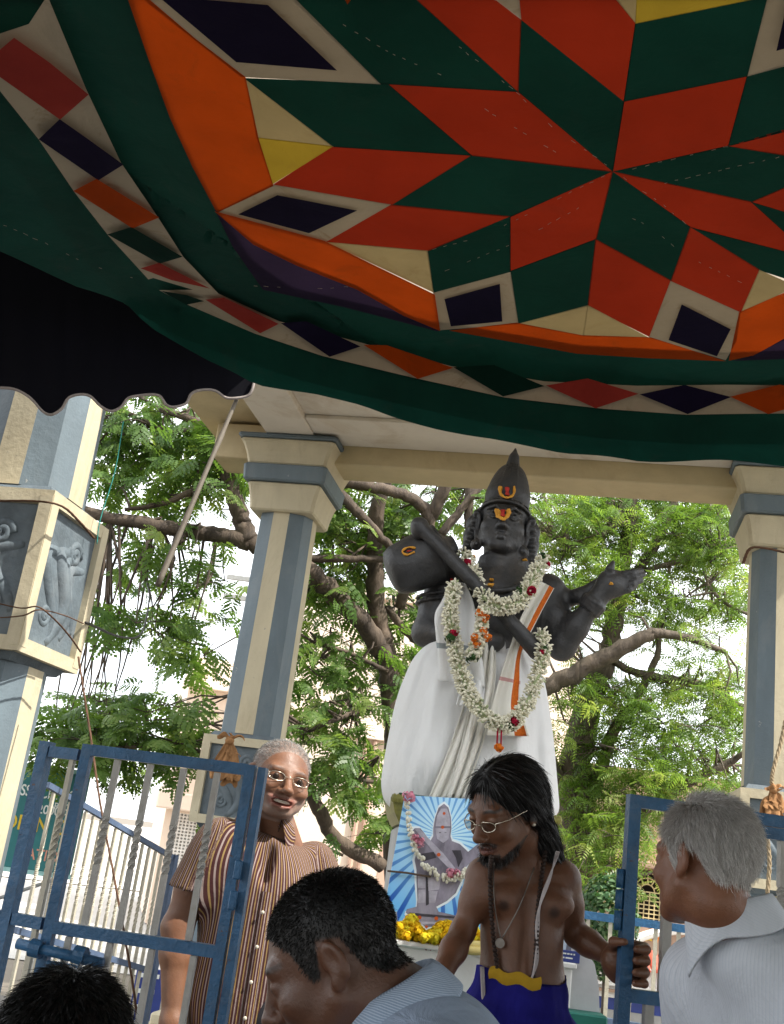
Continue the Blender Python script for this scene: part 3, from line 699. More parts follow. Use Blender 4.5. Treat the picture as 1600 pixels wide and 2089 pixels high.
# ------------------------------------------------------------------ smooth bodies: signed distance fields turned into one continuous mesh
def rotm(rx=0, ry=0, rz=0): return np.array(Euler((R(rx), R(ry), R(rz)), 'XYZ').to_matrix())
class Sdf:
    """list of ellipsoids / tapered capsules / boxes blended smoothly; surface by surface nets"""
    def __init__(s): s.p = []
    def ell(s, c, r, k=0.02, op='+', rot=None, mat=None): s.p.append(('e', np.array(c, float), np.array(r, float), k, op, rot)); return s
    def cap(s, a, b, ra, rb, k=0.02, op='+', flat=None): s.p.append(('c', np.array(a, float), np.array(b, float), k, op, (ra, rb, flat))); return s
    def chain(s, pts, rad, k=0.02, op='+', flat=None):
        for i in range(len(pts) - 1): s.cap(pts[i], pts[i+1], rad[i], rad[i+1], k, op, flat)
        return s
    def box(s, c, h, r=0.01, k=0.01, op='+', rot=None): s.p.append(('b', np.array(c, float), np.array(h, float), k, op, (r, rot))); return s
    def bounds(s):
        lo = np.full(3, 1e9); hi = -lo
        for t, a, b, k, op, x in s.p:
            if op != '+': continue
            if t == 'c': m = max(x[0], x[1]); l, h = np.minimum(a, b) - m, np.maximum(a, b) + m
            elif t == 'e': m = b.max() if x is not None else b; l, h = a - m, a + m
            else: m = np.linalg.norm(b) + x[0] if x[1] is not None else b + x[0]; l, h = a - m, a + m
            lo = np.minimum(lo, l); hi = np.maximum(hi, h)
        return lo, hi
    def field(s, h, disp=None):
        lo, hi = s.bounds(); lo = lo - 3 * h; hi = hi + 3 * h
        n = np.ceil((hi - lo) / h).astype(int) + 1
        ax = [lo[i] + h * np.arange(n[i]) for i in range(3)]
        F = np.full(n, 0.5, dtype=np.float32)
        for t, a, b, k, op, x in s.p:
            if t == 'c': m = max(x[0], x[1]); l, hh = np.minimum(a, b) - m, np.maximum(a, b) + m
            elif t == 'e': m = b.max() if x is not None else b; l, hh = a - m, a + m
            else: m = np.linalg.norm(b) + x[0]; l, hh = a - m, a + m
            mg = k * 1.2 + 4 * h
            i0 = np.clip(np.floor((l - mg - lo) / h).astype(int), 0, n); i1 = np.clip(np.ceil((hh + mg - lo) / h).astype(int) + 1, 0, n)
            if np.any(i1 <= i0): continue
            X = ax[0][i0[0]:i1[0], None, None]; Y = ax[1][None, i0[1]:i1[1], None]; Z = ax[2][None, None, i0[2]:i1[2]]
            if t == 'e':
                dx, dy, dz = X - a[0], Y - a[1], Z - a[2]
                if x is not None:
                    dx, dy, dz = (x[0,0]*dx + x[1,0]*dy + x[2,0]*dz, x[0,1]*dx + x[1,1]*dy + x[2,1]*dz, x[0,2]*dx + x[1,2]*dy + x[2,2]*dz)
                k0 = np.sqrt((dx / b[0])**2 + (dy / b[1])**2 + (dz / b[2])**2)
                k1 = np.sqrt((dx / b[0]**2)**2 + (dy / b[1]**2)**2 + (dz / b[2]**2)**2) + 1e-9
                d = k0 * (k0 - 1) / k1
            elif t == 'c':
                ra, rb, fl = x; ba = b - a; L2 = ba @ ba + 1e-12
                px, py, pz = X - a[0], Y - a[1], Z - a[2]
                hh_ = np.clip((px*ba[0] + py*ba[1] + pz*ba[2]) / L2, 0, 1)
                qx, qy, qz = px - ba[0]*hh_, py - ba[1]*hh_, pz - ba[2]*hh_
                if fl is not None:                        # flatten across direction fl[:3] by factor fl[3]
                    fd = np.array(fl[:3]); s_ = qx*fd[0] + qy*fd[1] + qz*fd[2]; e = s_ * (1.0 / fl[3] - 1)
                    qx, qy, qz = qx + fd[0]*e, qy + fd[1]*e, qz + fd[2]*e
                d = np.sqrt(qx*qx + qy*qy + qz*qz) - (ra + (rb - ra) * hh_)
                if fl is not None: d = d * min(1, fl[3] * 1.2)
            else:
                r, rot = x; dx, dy, dz = X - a[0], Y - a[1], Z - a[2]
                if rot is not None:
                    dx, dy, dz = (rot[0,0]*dx + rot[1,0]*dy + rot[2,0]*dz, rot[0,1]*dx + rot[1,1]*dy + rot[2,1]*dz, rot[0,2]*dx + rot[1,2]*dy + rot[2,2]*dz)
                qx, qy, qz = np.abs(dx) - b[0], np.abs(dy) - b[1], np.abs(dz) - b[2]
                d = np.sqrt(np.maximum(qx, 0)**2 + np.maximum(qy, 0)**2 + np.maximum(qz, 0)**2) + np.minimum(np.maximum(np.maximum(qx, qy), qz), 0) - r
            sl = tuple(slice(i0[i], i1[i]) for i in range(3)); G = F[sl]; d = d.astype(np.float32)
            if op == '+':
                hm = np.clip(0.5 + 0.5 * (G - d) / k, 0, 1); F[sl] = G * (1 - hm) + d * hm - k * hm * (1 - hm)
            elif op == '-':
                hm = np.clip(0.5 - 0.5 * (G + d) / k, 0, 1); F[sl] = G * (1 - hm) - d * hm + k * hm * (1 - hm)
        if disp is not None:
            F = F + disp(ax[0][:, None, None], ax[1][None, :, None], ax[2][None, None, :]).astype(np.float32)
        return F, lo
    def mesh(s, h, disp=None, relax=2):
        F, lo = s.field(h, disp); n = np.array(F.shape); S = F < 0
        cs = S[:-1,:-1,:-1].astype(np.int8)
        for dx, dy, dz in ((1,0,0),(0,1,0),(0,0,1),(1,1,0),(1,0,1),(0,1,1),(1,1,1)):
            cs = cs + S[dx:n[0]-1+dx, dy:n[1]-1+dy, dz:n[2]-1+dz]
        act = (cs > 0) & (cs < 8); idx = np.argwhere(act)
        vid = np.full(act.shape, -1, dtype=np.int64); vid[act] = np.arange(len(idx))
        acc = np.zeros((len(idx), 3)); cnt = np.zeros(len(idx))
        corners = [(i, j, k) for i in (0, 1) for j in (0, 1) for k in (0, 1)]
        for c0 in corners:
            for axx in range(3):
                if c0[axx]: continue
                c1 = list(c0); c1[axx] = 1
                f0 = F[idx[:,0]+c0[0], idx[:,1]+c0[1], idx[:,2]+c0[2]]; f1 = F[idx[:,0]+c1[0], idx[:,1]+c1[1], idx[:,2]+c1[2]]
                x = (f0 < 0) != (f1 < 0); t = np.where(x, f0 / np.where(np.abs(f0 - f1) < 1e-12, 1, f0 - f1), 0)
                p = np.tile(np.array(c0, float), (len(idx), 1)); p[:, axx] = t
                acc[x] += p[x]; cnt[x] += 1
        V = lo + h * (idx + acc / cnt[:, None]); Q = []
        for axx in range(3):
            a1, a2 = (axx + 1) % 3, (axx + 2) % 3
            sl0 = [slice(None)] * 3; sl1 = [slice(None)] * 3; sl0[axx] = slice(0, -1); sl1[axx] = slice(1, None)
            for a in (a1, a2): sl0[a] = slice(1, -1); sl1[a] = slice(1, -1)
            A, B = S[tuple(sl0)], S[tuple(sl1)]
            for flag in (True, False):
                e = np.argwhere((A != B) & (A == flag))
                if len(e) == 0: continue
                off = np.zeros(3, int); off[a1] = 1; off[a2] = 1; e = e + off
                def cell(d1, d2):
                    q = e.copy(); q[:, a1] += d1; q[:, a2] += d2; return vid[q[:,0], q[:,1], q[:,2]]
                q = np.stack([cell(-1,-1), cell(0,-1), cell(0,0), cell(-1,0)], 1)
                Q.append(q if flag else q[:, ::-1])
        Q = np.concatenate(Q); Q = Q[(Q >= 0).all(1)]
        for _ in range(relax):
            A = np.zeros_like(V); c = np.zeros(len(V))
            for i in range(4):
                for j in (1, 3):
                    np.add.at(A, Q[:, i], V[Q[:, (i + j) % 4]]); np.add.at(c, Q[:, i], 1)
            V = V * 0.5 + 0.5 * A / np.maximum(c, 1)[:, None]
        return V, Q
def vnormals(V, Q):
    n = np.cross(V[Q[:, 2]] - V[Q[:, 0]], V[Q[:, 3]] - V[Q[:, 1]]); N_ = np.zeros_like(V)
    for i in range(4): np.add.at(N_, Q[:, i], n)
    return N_ / (np.linalg.norm(N_, axis=1)[:, None] + 1e-12)

# ------------------------------------------------------------------ skin, hair
def skin_mat(name, col, lip, dark, rough=0.42, spec=0.45, sss=0.15):
    m, N, L, b = new_mat(name)
    n = noise(N, L, 22, 6, 0.6); c = ramp(N, L, n, [(0.3, [x * 0.82 for x in col]), (0.7, [min(1, x * 1.12) for x in col])])
    n2 = noise(N, L, 5, 3, 0.5); f2 = ramp(N, L, n2, [(0.4, (0, 0, 0)), (0.7, (0.45,) * 3)])
    c = mixc(N, L, f2, c, [col[0] * 0.78, col[1] * 0.70, col[2] * 0.68])
    for at, cc in (('lip', lip), ('dark', dark), ('pale', (0.34, 0.30, 0.27))):
        a = N.new('ShaderNodeAttribute'); a.attribute_name = at; c = mixc(N, L, a.outputs['Fac'], c, cc)
    L.new(c, b.inputs['Base Color']); b.inputs['Roughness'].default_value = rough; b.inputs['Specular IOR Level'].default_value = spec
    b.inputs['Subsurface Weight'].default_value = sss; b.inputs['Subsurface Radius'].default_value = (0.012, 0.004, 0.002); b.inputs['Subsurface Scale'].default_value = 0.5
    ad = N.new('ShaderNodeMath'); ad.operation = 'ADD'; L.new(noise(N, L, 190, 5, 0.65), ad.inputs[0]); L.new(noise(N, L, 42, 5, 0.6, dist=0.8), ad.inputs[1]); bump(N, L, b, ad.outputs[0], 0.28, 0.004)
    rr_ = ramp(N, L, noise(N, L, 30, 4, 0.6), [(0.3, (rough * 0.8,) * 3), (0.7, (min(1, rough * 1.3),) * 3)]); L.new(rr_, b.inputs['Roughness'])
    return m
def hair_mat(name, col, col2, rough=0.45, spec=0.4):
    m, N, L, b = new_mat(name)
    a = N.new('ShaderNodeAttribute'); a.attribute_name = 'rnd'
    c = ramp(N, L, a.outputs['Fac'], [(0.0, col), (1.0, col2)]); L.new(c, b.inputs['Base Color'])
    b.inputs['Roughness'].default_value = rough; b.inputs['Specular IOR Level'].default_value = spec
    return m
def strands(name, roots, dirs, length, mat, parent, push=None, width=0.0008, seg=6, curl=0.15, gravity=0.0, lift=None, seed=1, taper=0.25):
    """hair as thin ribbons: roots, start directions, push(p) keeps them outside the head"""
    g_ = np.random.default_rng(seed); n = len(roots)
    L_ = np.asarray(length) * g_.uniform(0.65, 1.15, n); st = (L_ / seg)[:, None]
    d = dirs + g_.normal(0, curl, (n, 3)); d /= np.linalg.norm(d, axis=1)[:, None]
    p = roots.copy(); path = [p.copy()]
    for i in range(seg):
        p = p + d * st
        if push is not None:
            p2 = push(p); d = d + 0.9 * (p2 - p) / st; p = p2
        d = d + g_.normal(0, curl * 0.35, (n, 3)) + np.array([0, 0, -gravity]); d /= np.linalg.norm(d, axis=1)[:, None] + 1e-9
        path.append(p.copy())
    A = np.stack(path, 1)                                  # n, seg+1, 3
    side = np.cross(dirs, g_.normal(0, 1, (n, 3))); side /= np.linalg.norm(side, axis=1)[:, None] + 1e-9
    w = width * np.linspace(1, taper, seg + 1)[None, :, None] * g_.uniform(0.7, 1.3, n)[:, None, None]
    V = np.stack([A - side[:, None] * w, A + side[:, None] * w], 2).reshape(-1, 3)
    b = (np.arange(n) * (seg + 1) * 2)[:, None] + (np.arange(seg) * 2)[None, :]
    Q = np.stack([b, b + 1, b + 3, b + 2], 2).reshape(-1, 4)
    rnd = np.repeat(g_.uniform(0, 1, n), (seg + 1) * 2)
    return quads_obj(name, V, Q, mat, parent, True, attrs={'rnd': rnd})

def head_sdf(s, smile=0.0, jaw=1.0, cheeks=1.0, nose=1.0, ears=True, thin=0.0, mouth=True):
    """a head in its own frame: face towards -y, chin at z -0.115, crown at z +0.12"""
    s.ell((0, 0.018, 0.036), (0.075, 0.094, 0.083), 0.02)
    s.ell((0, -0.022, -0.018), (0.064 - thin, 0.074, 0.078), 0.03)
    s.ell((0, -0.035, -0.068), (0.053 * jaw - thin, 0.050, 0.042), 0.03)
    s.ell((0, -0.078, -0.098), (0.022, 0.017, 0.016), 0.022)
    s.cap((-0.060 * jaw, 0.0, -0.050), (-0.020, -0.072, -0.096), 0.016, 0.014, 0.025); s.cap((0.060 * jaw, 0.0, -0.050), (0.020, -0.072, -0.096), 0.016, 0.014, 0.025)
    s.cap((-0.040, -0.076, 0.022), (0.040, -0.076, 0.022), 0.011, 0.011, 0.018)
    for sx in (-1, 1):
        s.ell((sx * 0.033, -0.099, 0.000), (0.019, 0.013, 0.011), 0.014, '-')
        s.ell((sx * 0.033, -0.0790, 0.000), (0.0165, 0.0125, 0.0115), 0.004)                     # lids and eyeball
        s.cap((sx * 0.018, -0.0905, -0.0015), (sx * 0.047, -0.0860, -0.0005), 0.0016, 0.0012, 0.0025, '-')   # slit of the eye
        s.ell((sx * 0.045, -0.060, -0.030), (0.022 * cheeks, 0.024, 0.020), 0.022)
        s.ell((sx * 0.013 * nose, -0.102, -0.040), (0.0085, 0.011, 0.0085), 0.006)
        if smile > 0:
            s.ell((sx * 0.043, -0.073, -0.036), (0.017, 0.017, 0.015), 0.012)
            s.cap((sx * 0.019, -0.104, -0.046), (sx * 0.036, -0.088, -0.072), 0.0022, 0.002, 0.006, '-')
    s.cap((0, -0.087, 0.012), (0, -0.112 * nose, -0.034), 0.0085, 0.0115, 0.012)
    s.ell((0, -0.113 * nose, -0.036), (0.0125 * nose, 0.0115, 0.0105), 0.008)
    for sx in (-1, 1): s.ell((sx * 0.0065, -0.110, -0.0475), (0.0035, 0.0045, 0.003), 0.003, '-')
    if mouth:
        z = -0.068; w = 0.025 + 0.013 * smile
        up = [(-w, -0.082, z + 0.008 * smile), (-w * 0.5, -0.0965, z + 0.004 - 0.001 * smile), (0, -0.101, z + 0.004 - 0.002 * smile), (w * 0.5, -0.0965, z + 0.004 - 0.001 * smile), (w, -0.082, z + 0.008 * smile)]
        dn = [(-w, -0.082, z + 0.008 * smile), (-w * 0.5, -0.0955, z - 0.007 - 0.006 * smile), (0, -0.099, z - 0.009 - 0.010 * smile), (w * 0.5, -0.0955, z - 0.007 - 0.006 * smile), (w, -0.082, z + 0.008 * smile)]
        s.chain(up, [0.003, 0.0062, 0.0065, 0.0062, 0.003], 0.005); s.chain(dn, [0.003, 0.0070, 0.0080, 0.0070, 0.003], 0.005)
        if smile > 0: s.ell((0, -0.100, z - 0.001 - 0.003 * smile), (w * 0.80, 0.018, 0.0085 * smile + 0.0005), 0.003, '-', rot=None)
        else: s.cap((-w, -0.088, z - 0.001), (0, -0.108, z - 0.002), 0.0012, 0.0014, 0.003, '-'); 
        if smile == 0: s.cap((0, -0.108, z - 0.002), (w, -0.088, z - 0.001), 0.0014, 0.0012, 0.003, '-')
    if ears:
        for sx in (-1, 1):
            rt = rotm(12, 0, -sx * 22)
            s.ell((sx * 0.080, 0.018, -0.004), (0.0085, 0.019, 0.031), 0.006, rot=rt)
            s.ell((sx * 0.079, 0.010, -0.030), (0.007, 0.010, 0.012), 0.006)
            s.ell((sx * 0.0895, 0.014, 0.001), (0.0075, 0.0105, 0.018), 0.004, '-', rot=rt)
    return s
def head_tints(V, smile=0.0, stubble=0.0, brows=1.0, moustache=0.0, beard=0.0, cap=None):
    """pigment masks in the head's own frame: lips, dark hair areas, grey stubble"""
    x, y, z = V[:, 0], V[:, 1], V[:, 2]; front = (y < -0.03)
    w = 0.026 + 0.013 * smile; sag = 0.008 * smile * (x / w)**2
    lip = np.exp(-((np.abs(x) / w)**6)) * np.exp(-(((z + 0.069 + 0.004 * smile - sag) / (0.0095 + 0.008 * smile))**4)) * (y < -0.078)
    br = np.exp(-((np.abs(np.abs(x) - 0.034) / 0.020)**6)) * np.exp(-(((z - 0.023 - 0.004 * (1 - ((np.abs(x) - 0.036) / 0.02)**2)) / 0.0042)**4)) * (y < -0.04) * brows
    mo = np.exp(-((np.abs(x) / 0.032)**6)) * np.exp(-(((z + 0.0565 + 0.3 * np.maximum(0, np.abs(x) - 0.012)) / 0.0050)**4)) * (y < -0.07) * moustache
    bd = (((z < -0.084) & front & (np.abs(x) < 0.034) & (z > -0.125) & (y > -0.104)) | ((z < -0.06) & (np.abs(x) > 0.030) & (np.abs(x) < 0.07) & (z < -0.055 - 0.5 * np.abs(y)) & (z > -0.12) & (y < 0.0) & (y > -0.09))) * beard * 0.8
    st = np.clip((-0.040 - z) / 0.02, 0, 1) * np.clip((-0.0 - y) / 0.02, 0, 1) * (z > -0.13) * (1 - lip) * stubble
    dark = np.maximum.reduce([br, mo, bd])
    eye = np.exp(-((np.abs(np.abs(x) - 0.033) / 0.0125)**4)) * np.exp(-(((z + 0.001) / 0.003)**4)) * (y < -0.08)
    dark = np.maximum(dark, eye * 0.9)
    if cap is not None: dark = np.maximum(dark, cap(x, y, z))
    return dict(lip=lip * 0.85, dark=np.clip(dark, 0, 1), pale=np.clip(st, 0, 1))
def scalp_push(Mw, r=1.0, c=(0, 0.018, 0.036), rad=(0.075, 0.094, 0.083), slack=0.003):
    """keeps world points outside the cranium ellipsoid of a head placed by Mw (4x4)"""
    Mi = np.array(Mw.inverted()); M_ = np.array(Mw); rad = np.array(rad) * r + slack; c = np.array(c)
    def push(p):
        q = p @ Mi[:3, :3].T + Mi[:3, 3]; e = (q - c) / rad; L_ = np.linalg.norm(e, axis=1)
        sc = np.where(L_ < 1, 1 / np.maximum(L_, 1e-6), 1); q = c + (q - c) * sc[:, None]
        return q @ M_[:3, :3].T + M_[:3, 3]
    return push
def xf(Mw, pts): 
    M_ = np.array(Mw); p = np.atleast_2d(np.asarray(pts, float)); return p @ M_[:3, :3].T + M_[:3, 3]
def head_matrix(loc, yaw, pitch=0, roll=0, scale=1.0):
    """yaw 0 faces -y (to the camera); +yaw turns the face towards +x; pitch > 0 looks down; roll > 0 tips the crown towards -x as seen from behind"""
    Rm = Matrix.Rotation(R(yaw), 4, 'Z') @ Matrix.Rotation(R(pitch), 4, 'X') @ Matrix.Rotation(R(roll), 4, 'Y')
    return Matrix.Translation(Vector(loc)) @ Rm @ Matrix.Scale(scale, 4)

# ------------------------------------------------------------------ people
def at_w(Mw, p_world):
    return np.array(Mw.inverted() @ Vector(p_world))
def hairline(x, y, z, front=0.0, back=0.0):
    zl = np.interp(y, [-0.11, -0.08, -0.062, -0.040, -0.024, -0.012, 0.002, 0.035, 0.05, 0.075, 0.115],
                   [0.088 + front, 0.070 + front, 0.058 + front * 0.6, 0.030, -0.018, -0.020, 0.030, 0.020, -0.030, -0.052 - back, -0.056 - back])
    return np.clip((z - zl) / 0.006, 0, 1) * (np.sqrt(x * x + (y - 0.01)**2) < 0.2)
def stripe_mat(name, base, stripes, freq, rough=0.85, wr=0.35, trans=0.0):
    """woven shirting: base colour with thread stripes by the 'su' attribute; stripes = [(phase, halfwidth, colour)]"""
    m, N, L, b = new_mat(name)
    a = N.new('ShaderNodeAttribute'); a.attribute_name = 'su'
    mu = node(N, 'ShaderNodeMath', operation='MULTIPLY'); mu.inputs[1].default_value = freq; L.new(a.outputs['Fac'], mu.inputs[0])
    fr = node(N, 'ShaderNodeMath', operation='FRACT'); L.new(mu.outputs[0], fr.inputs[0])
    n = noise(N, L, 7, 5, 0.6); c = ramp(N, L, n, [(0.3, [x * 0.88 for x in base]), (0.7, [min(1, x * 1.08) for x in base])])
    for ph, hw, colr in stripes:
        s_ = node(N, 'ShaderNodeMath', operation='SUBTRACT'); s_.inputs[1].default_value = ph; L.new(fr.outputs[0], s_.inputs[0])
        ab = node(N, 'ShaderNodeMath', operation='ABSOLUTE'); L.new(s_.outputs[0], ab.inputs[0])
        lt = node(N, 'ShaderNodeMath', operation='LESS_THAN'); lt.inputs[1].default_value = hw; L.new(ab.outputs[0], lt.inputs[0])
        c = mixc(N, L, lt.outputs[0], c, colr)
    L.new(c, b.inputs['Base Color']); b.inputs['Roughness'].default_value = rough; b.inputs['Specular IOR Level'].default_value = 0.2
    w1 = noise(N, L, 11, 6, 0.6, dist=1.0, stretch=(1, 1, 0.5)); bump(N, L, b, w1, wr, 0.025)
    return m
def wrinkles(amp=0.004, f=1.0, seed=0):
    g_ = np.random.default_rng(seed); ks = [(g_.normal(0, 1, 3), g_.uniform(14, 42) * f, g_.uniform(0, 6.28)) for _ in range(7)]
    def d(X, Y, Z):
        o = 0
        for i, (k, q, ph) in enumerate(ks):
            k = k / np.linalg.norm(k); o = o + np.sin(q * (k[0]*X + k[1]*Y + k[2]*Z*0.7) + ph + 1.2 * np.sin(9 * Z + i)) / (1 + 0.25 * i)
        return amp * o * 0.4
    return d
def limb_su(V, segs):
    """distance round the nearest segment: segs = [(a, b, radius)]"""
    best = np.full(len(V), 1e9); su = np.zeros(len(V))
    for a, b, r in segs:
        a, b = np.array(a, float), np.array(b, float); ba = b - a; L_ = np.linalg.norm(ba); t = ba / L_
        h = np.clip(((V - a) @ t), 0, L_); q = V - a - h[:, None] * t; d = np.linalg.norm(q, axis=1) - r
        e1 = np.cross(t, [0, 1.0, 0]); e1 /= np.linalg.norm(e1); e2 = np.cross(t, e1)
        ang = np.arctan2(q @ e1, -(q @ e2)) * r; u = d < best; su[u] = ang[u]; best[u] = d[u]
    return su
def shirt(name, segs_sdf, parent, mat, h=0.007, disp=None, su_segs=(), cuts=(), su_x=None):
    s = Sdf(); segs_sdf(s)
    V, Q = s.mesh(h, disp, 1)
    keep = np.ones(len(V), bool)
    for p0, nrm in cuts: keep &= ((V - np.array(p0)) @ np.array(nrm)) < 0
    Q = Q[keep[Q].all(1)]
    su = limb_su(V, su_segs) if su_segs else V[:, 0]
    o = quads_obj(name, V, Q, mat, parent, True, attrs={'su': su}); return o
def collar(parent, Mc, mat, r0=0.062, r1=0.088, h_top=0.034, tip=0.055, gap=28, name='collar', fall=0.012, ysc=1.0):
    """stand-and-fall collar round a neck whose base frame is Mc (z up the neck, -y front)"""
    n = 49; ang = np.radians(np.linspace(-90 + gap, 270 - gap, n)); rows = []
    front = np.clip(1 - np.minimum(np.arange(n), n - 1 - np.arange(n)) / 9.0, 0, 1)
    prof = [(r0 * 0.97, -0.012, 0), (r0, h_top * 0.55, 0), (r0 + 0.003, h_top, 0), (r0 + 0.010, h_top + 0.003, 0), (lerp(r0, r1, 0.65), h_top * 0.45, 0.35), (r1, -fall, 1.0)]
    V = []; su = []
    for r, z, tp in prof:
        for i, a in enumerate(ang):
            rr = r + 0.020 * tp * front[i]; zz = z - tip * tp * front[i]**1.3 - 0.006 * tp * math.sin(3 * a)
            spread = a + tp * front[i] * (0.10 if i < n / 2 else -0.10)
            V.append((rr * math.cos(spread), rr * math.sin(spread) * ysc, zz)); su.append(z * 1.0 + (0.8 * a * r if tp == 9 else 0) + a * 0.075)
    Q = [(j*n+i, j*n+i+1, (j+1)*n+i+1, (j+1)*n+i) for j in range(len(prof) - 1) for i in range(n - 1)]
    o = quads_obj(name, xf(Mc, V), np.array(Q), mat, parent, True, attrs={'su': np.array(su)})
    md = o.modifiers.new('thickness', 'SOLIDIFY'); md.thickness = 0.0025
    sd = o.modifiers.new('soft', 'SUBSURF'); sd.levels = 1; sd.render_levels = 1
    return o
def eyeglasses(parent, Mh, mat, lens_mat, w=0.021, hgt=0.014, zc=-0.002, yc=-0.101, rim=0.0011, name='eyeglasses', lower_only=False):
    fr = MB(); rings_ = []
    for sx in (-1, 1):
        a = np.linspace(0, 2 * math.pi, 25)
        ring = [(sx * 0.033 + w * math.copysign(abs(math.cos(t))**0.8, math.cos(t)), yc + 0.004 * abs(math.cos(t)) + (0.006 if math.cos(t) * sx > 0 else 0) * abs(math.cos(t)), zc + hgt * math.copysign(abs(math.sin(t))**0.85, math.sin(t))) for t in a]
        fr.tube(xf(Mh, ring), rim, 6, caps=False)
        fr.tube(xf(Mh, [(sx * (0.033 + w), yc + 0.010, zc + 0.006), (sx * 0.073, yc + 0.040, zc + 0.008), (sx * 0.0805, 0.008, zc + 0.010), (sx * 0.082, 0.022, zc - 0.006)]), rim * 1.1, 6)
        rings_.append([(sx * 0.033, yc + 0.0015, zc)] + ring[:-1])
    fr.tube(xf(Mh, [(-0.012, yc, zc + 0.003), (0, yc - 0.006, zc + 0.006), (0.012, yc, zc + 0.003)]), rim, 6)
    fo = fr.build(name, mat, parent, True)
    for rg_ in rings_: ln = MB(); ln.add(xf(Mh, rg_), [(0, i + 1, (i + 1) % 24 + 1) for i in range(24)]); ln.build('lens', lens_mat, fo)
GOLD = mottled('thin_metal_rim', (0.75, 0.68, 0.55), 0.05, 20, 0.25, 0, metal=1.0)
def lens_material():
    m, N, L, b = new_mat('spectacle_lens'); b.inputs['Base Color'].default_value = (0.05, 0.04, 0.035, 1); b.inputs['Roughness'].default_value = 0.03
    t = N.new('ShaderNodeBsdfTransparent'); t.inputs[0].default_value = (0.75, 0.70, 0.66, 1); mx = N.new('ShaderNodeMixShader'); mx.inputs[0].default_value = 0.22
    L.new(t.outputs[0], mx.inputs[1]); L.new(b.outputs[0], mx.inputs[2]); L.new(mx.outputs[0], N['Material Output'].inputs['Surface']); return m
LENS = lens_material()
TEETH = mottled('teeth', (0.62, 0.56, 0.45), 0.05, 60, 0.25, 0)
def legs_part(name, parent, hips, feet, mat, rw=0.095, rf=0.075, kind='trousers'):
    s = Sdf()
    for hp, ft in zip(hips, feet):
        kn = lerp(np.array(hp), np.array(ft), 0.5) + np.array([0, -0.02, 0]); s.chain([hp, kn, ft], [rw, rw * 0.82, rf], 0.05)
    s.cap(hips[0], hips[1], 0.13, 0.13, 0.06); s.cap(np.array(hips[0]) + (0, 0, 0.12), np.array(hips[1]) + (0, 0, 0.12), 0.12, 0.12, 0.06)
    V, Q = s.mesh(0.016, wrinkles(0.006, 0.7, 3), 1); return quads_obj(name, V, Q, mat, parent, True)
def feet_part(parent, feet, mat, fwd):
    for ft in feet:
        s = Sdf(); f_ = np.array(fwd, float); f_ /= np.linalg.norm(f_); p = np.array(ft, float); p[2] = 0.045
        s.cap(p - f_ * 0.03, p + f_ * 0.14, 0.042, 0.034, 0.02); s.box(p + f_ * 0.05 + np.array([0, 0, -0.03]), (0.04, 0.10, 0.008), 0.006, 0.01, rot=rotm(0, 0, math.degrees(math.atan2(f_[1], f_[0])) - 90))
        V, Q = s.mesh(0.008); quads_obj('shoe', V, Q, mat, parent, True)
TROUSER = cloth('dark_trouser_cloth', (0.03, 0.03, 0.035), 0, 0.2, 6); SHOE = mottled('brown_sandal_leather', (0.06, 0.035, 0.02), 0.2, 9, 0.5, 0.2)

def grow_hair(name, V, N_, mask, Mw, mat, parent, count, length, flow, lift=0.25, width=0.0009, seed=1, curl=0.12, seg=5, slack=0.003, gravity=0.0, rad=None):
    """roots sampled where mask is set (head frame), combed along flow(head-frame points)"""
    g_ = np.random.default_rng(seed); ids = np.flatnonzero(mask > 0.5); ids = g_.choice(ids, count)
    rts = V[ids] + g_.normal(0, 0.0015, (count, 3)); nn = N_[ids]; f = flow(rts)
    f = f - (f * nn).sum(1)[:, None] * nn; f /= np.linalg.norm(f, axis=1)[:, None] + 1e-9
    d = f * (1 - lift) + nn * lift
    M3 = np.array(Mw)[:3, :3]; sc = np.linalg.norm(M3[:, 0]); d = d @ M3.T / sc
    ln = length(rts) if callable(length) else np.full(count, length)
    return strands(name, xf(Mw, rts), d, ln, mat, parent, scalp_push(Mw, 1.0, slack=slack) if rad is None else scalp_push(Mw, 1.0, rad=rad, slack=slack), width, seg, curl, gravity, seed=seed)

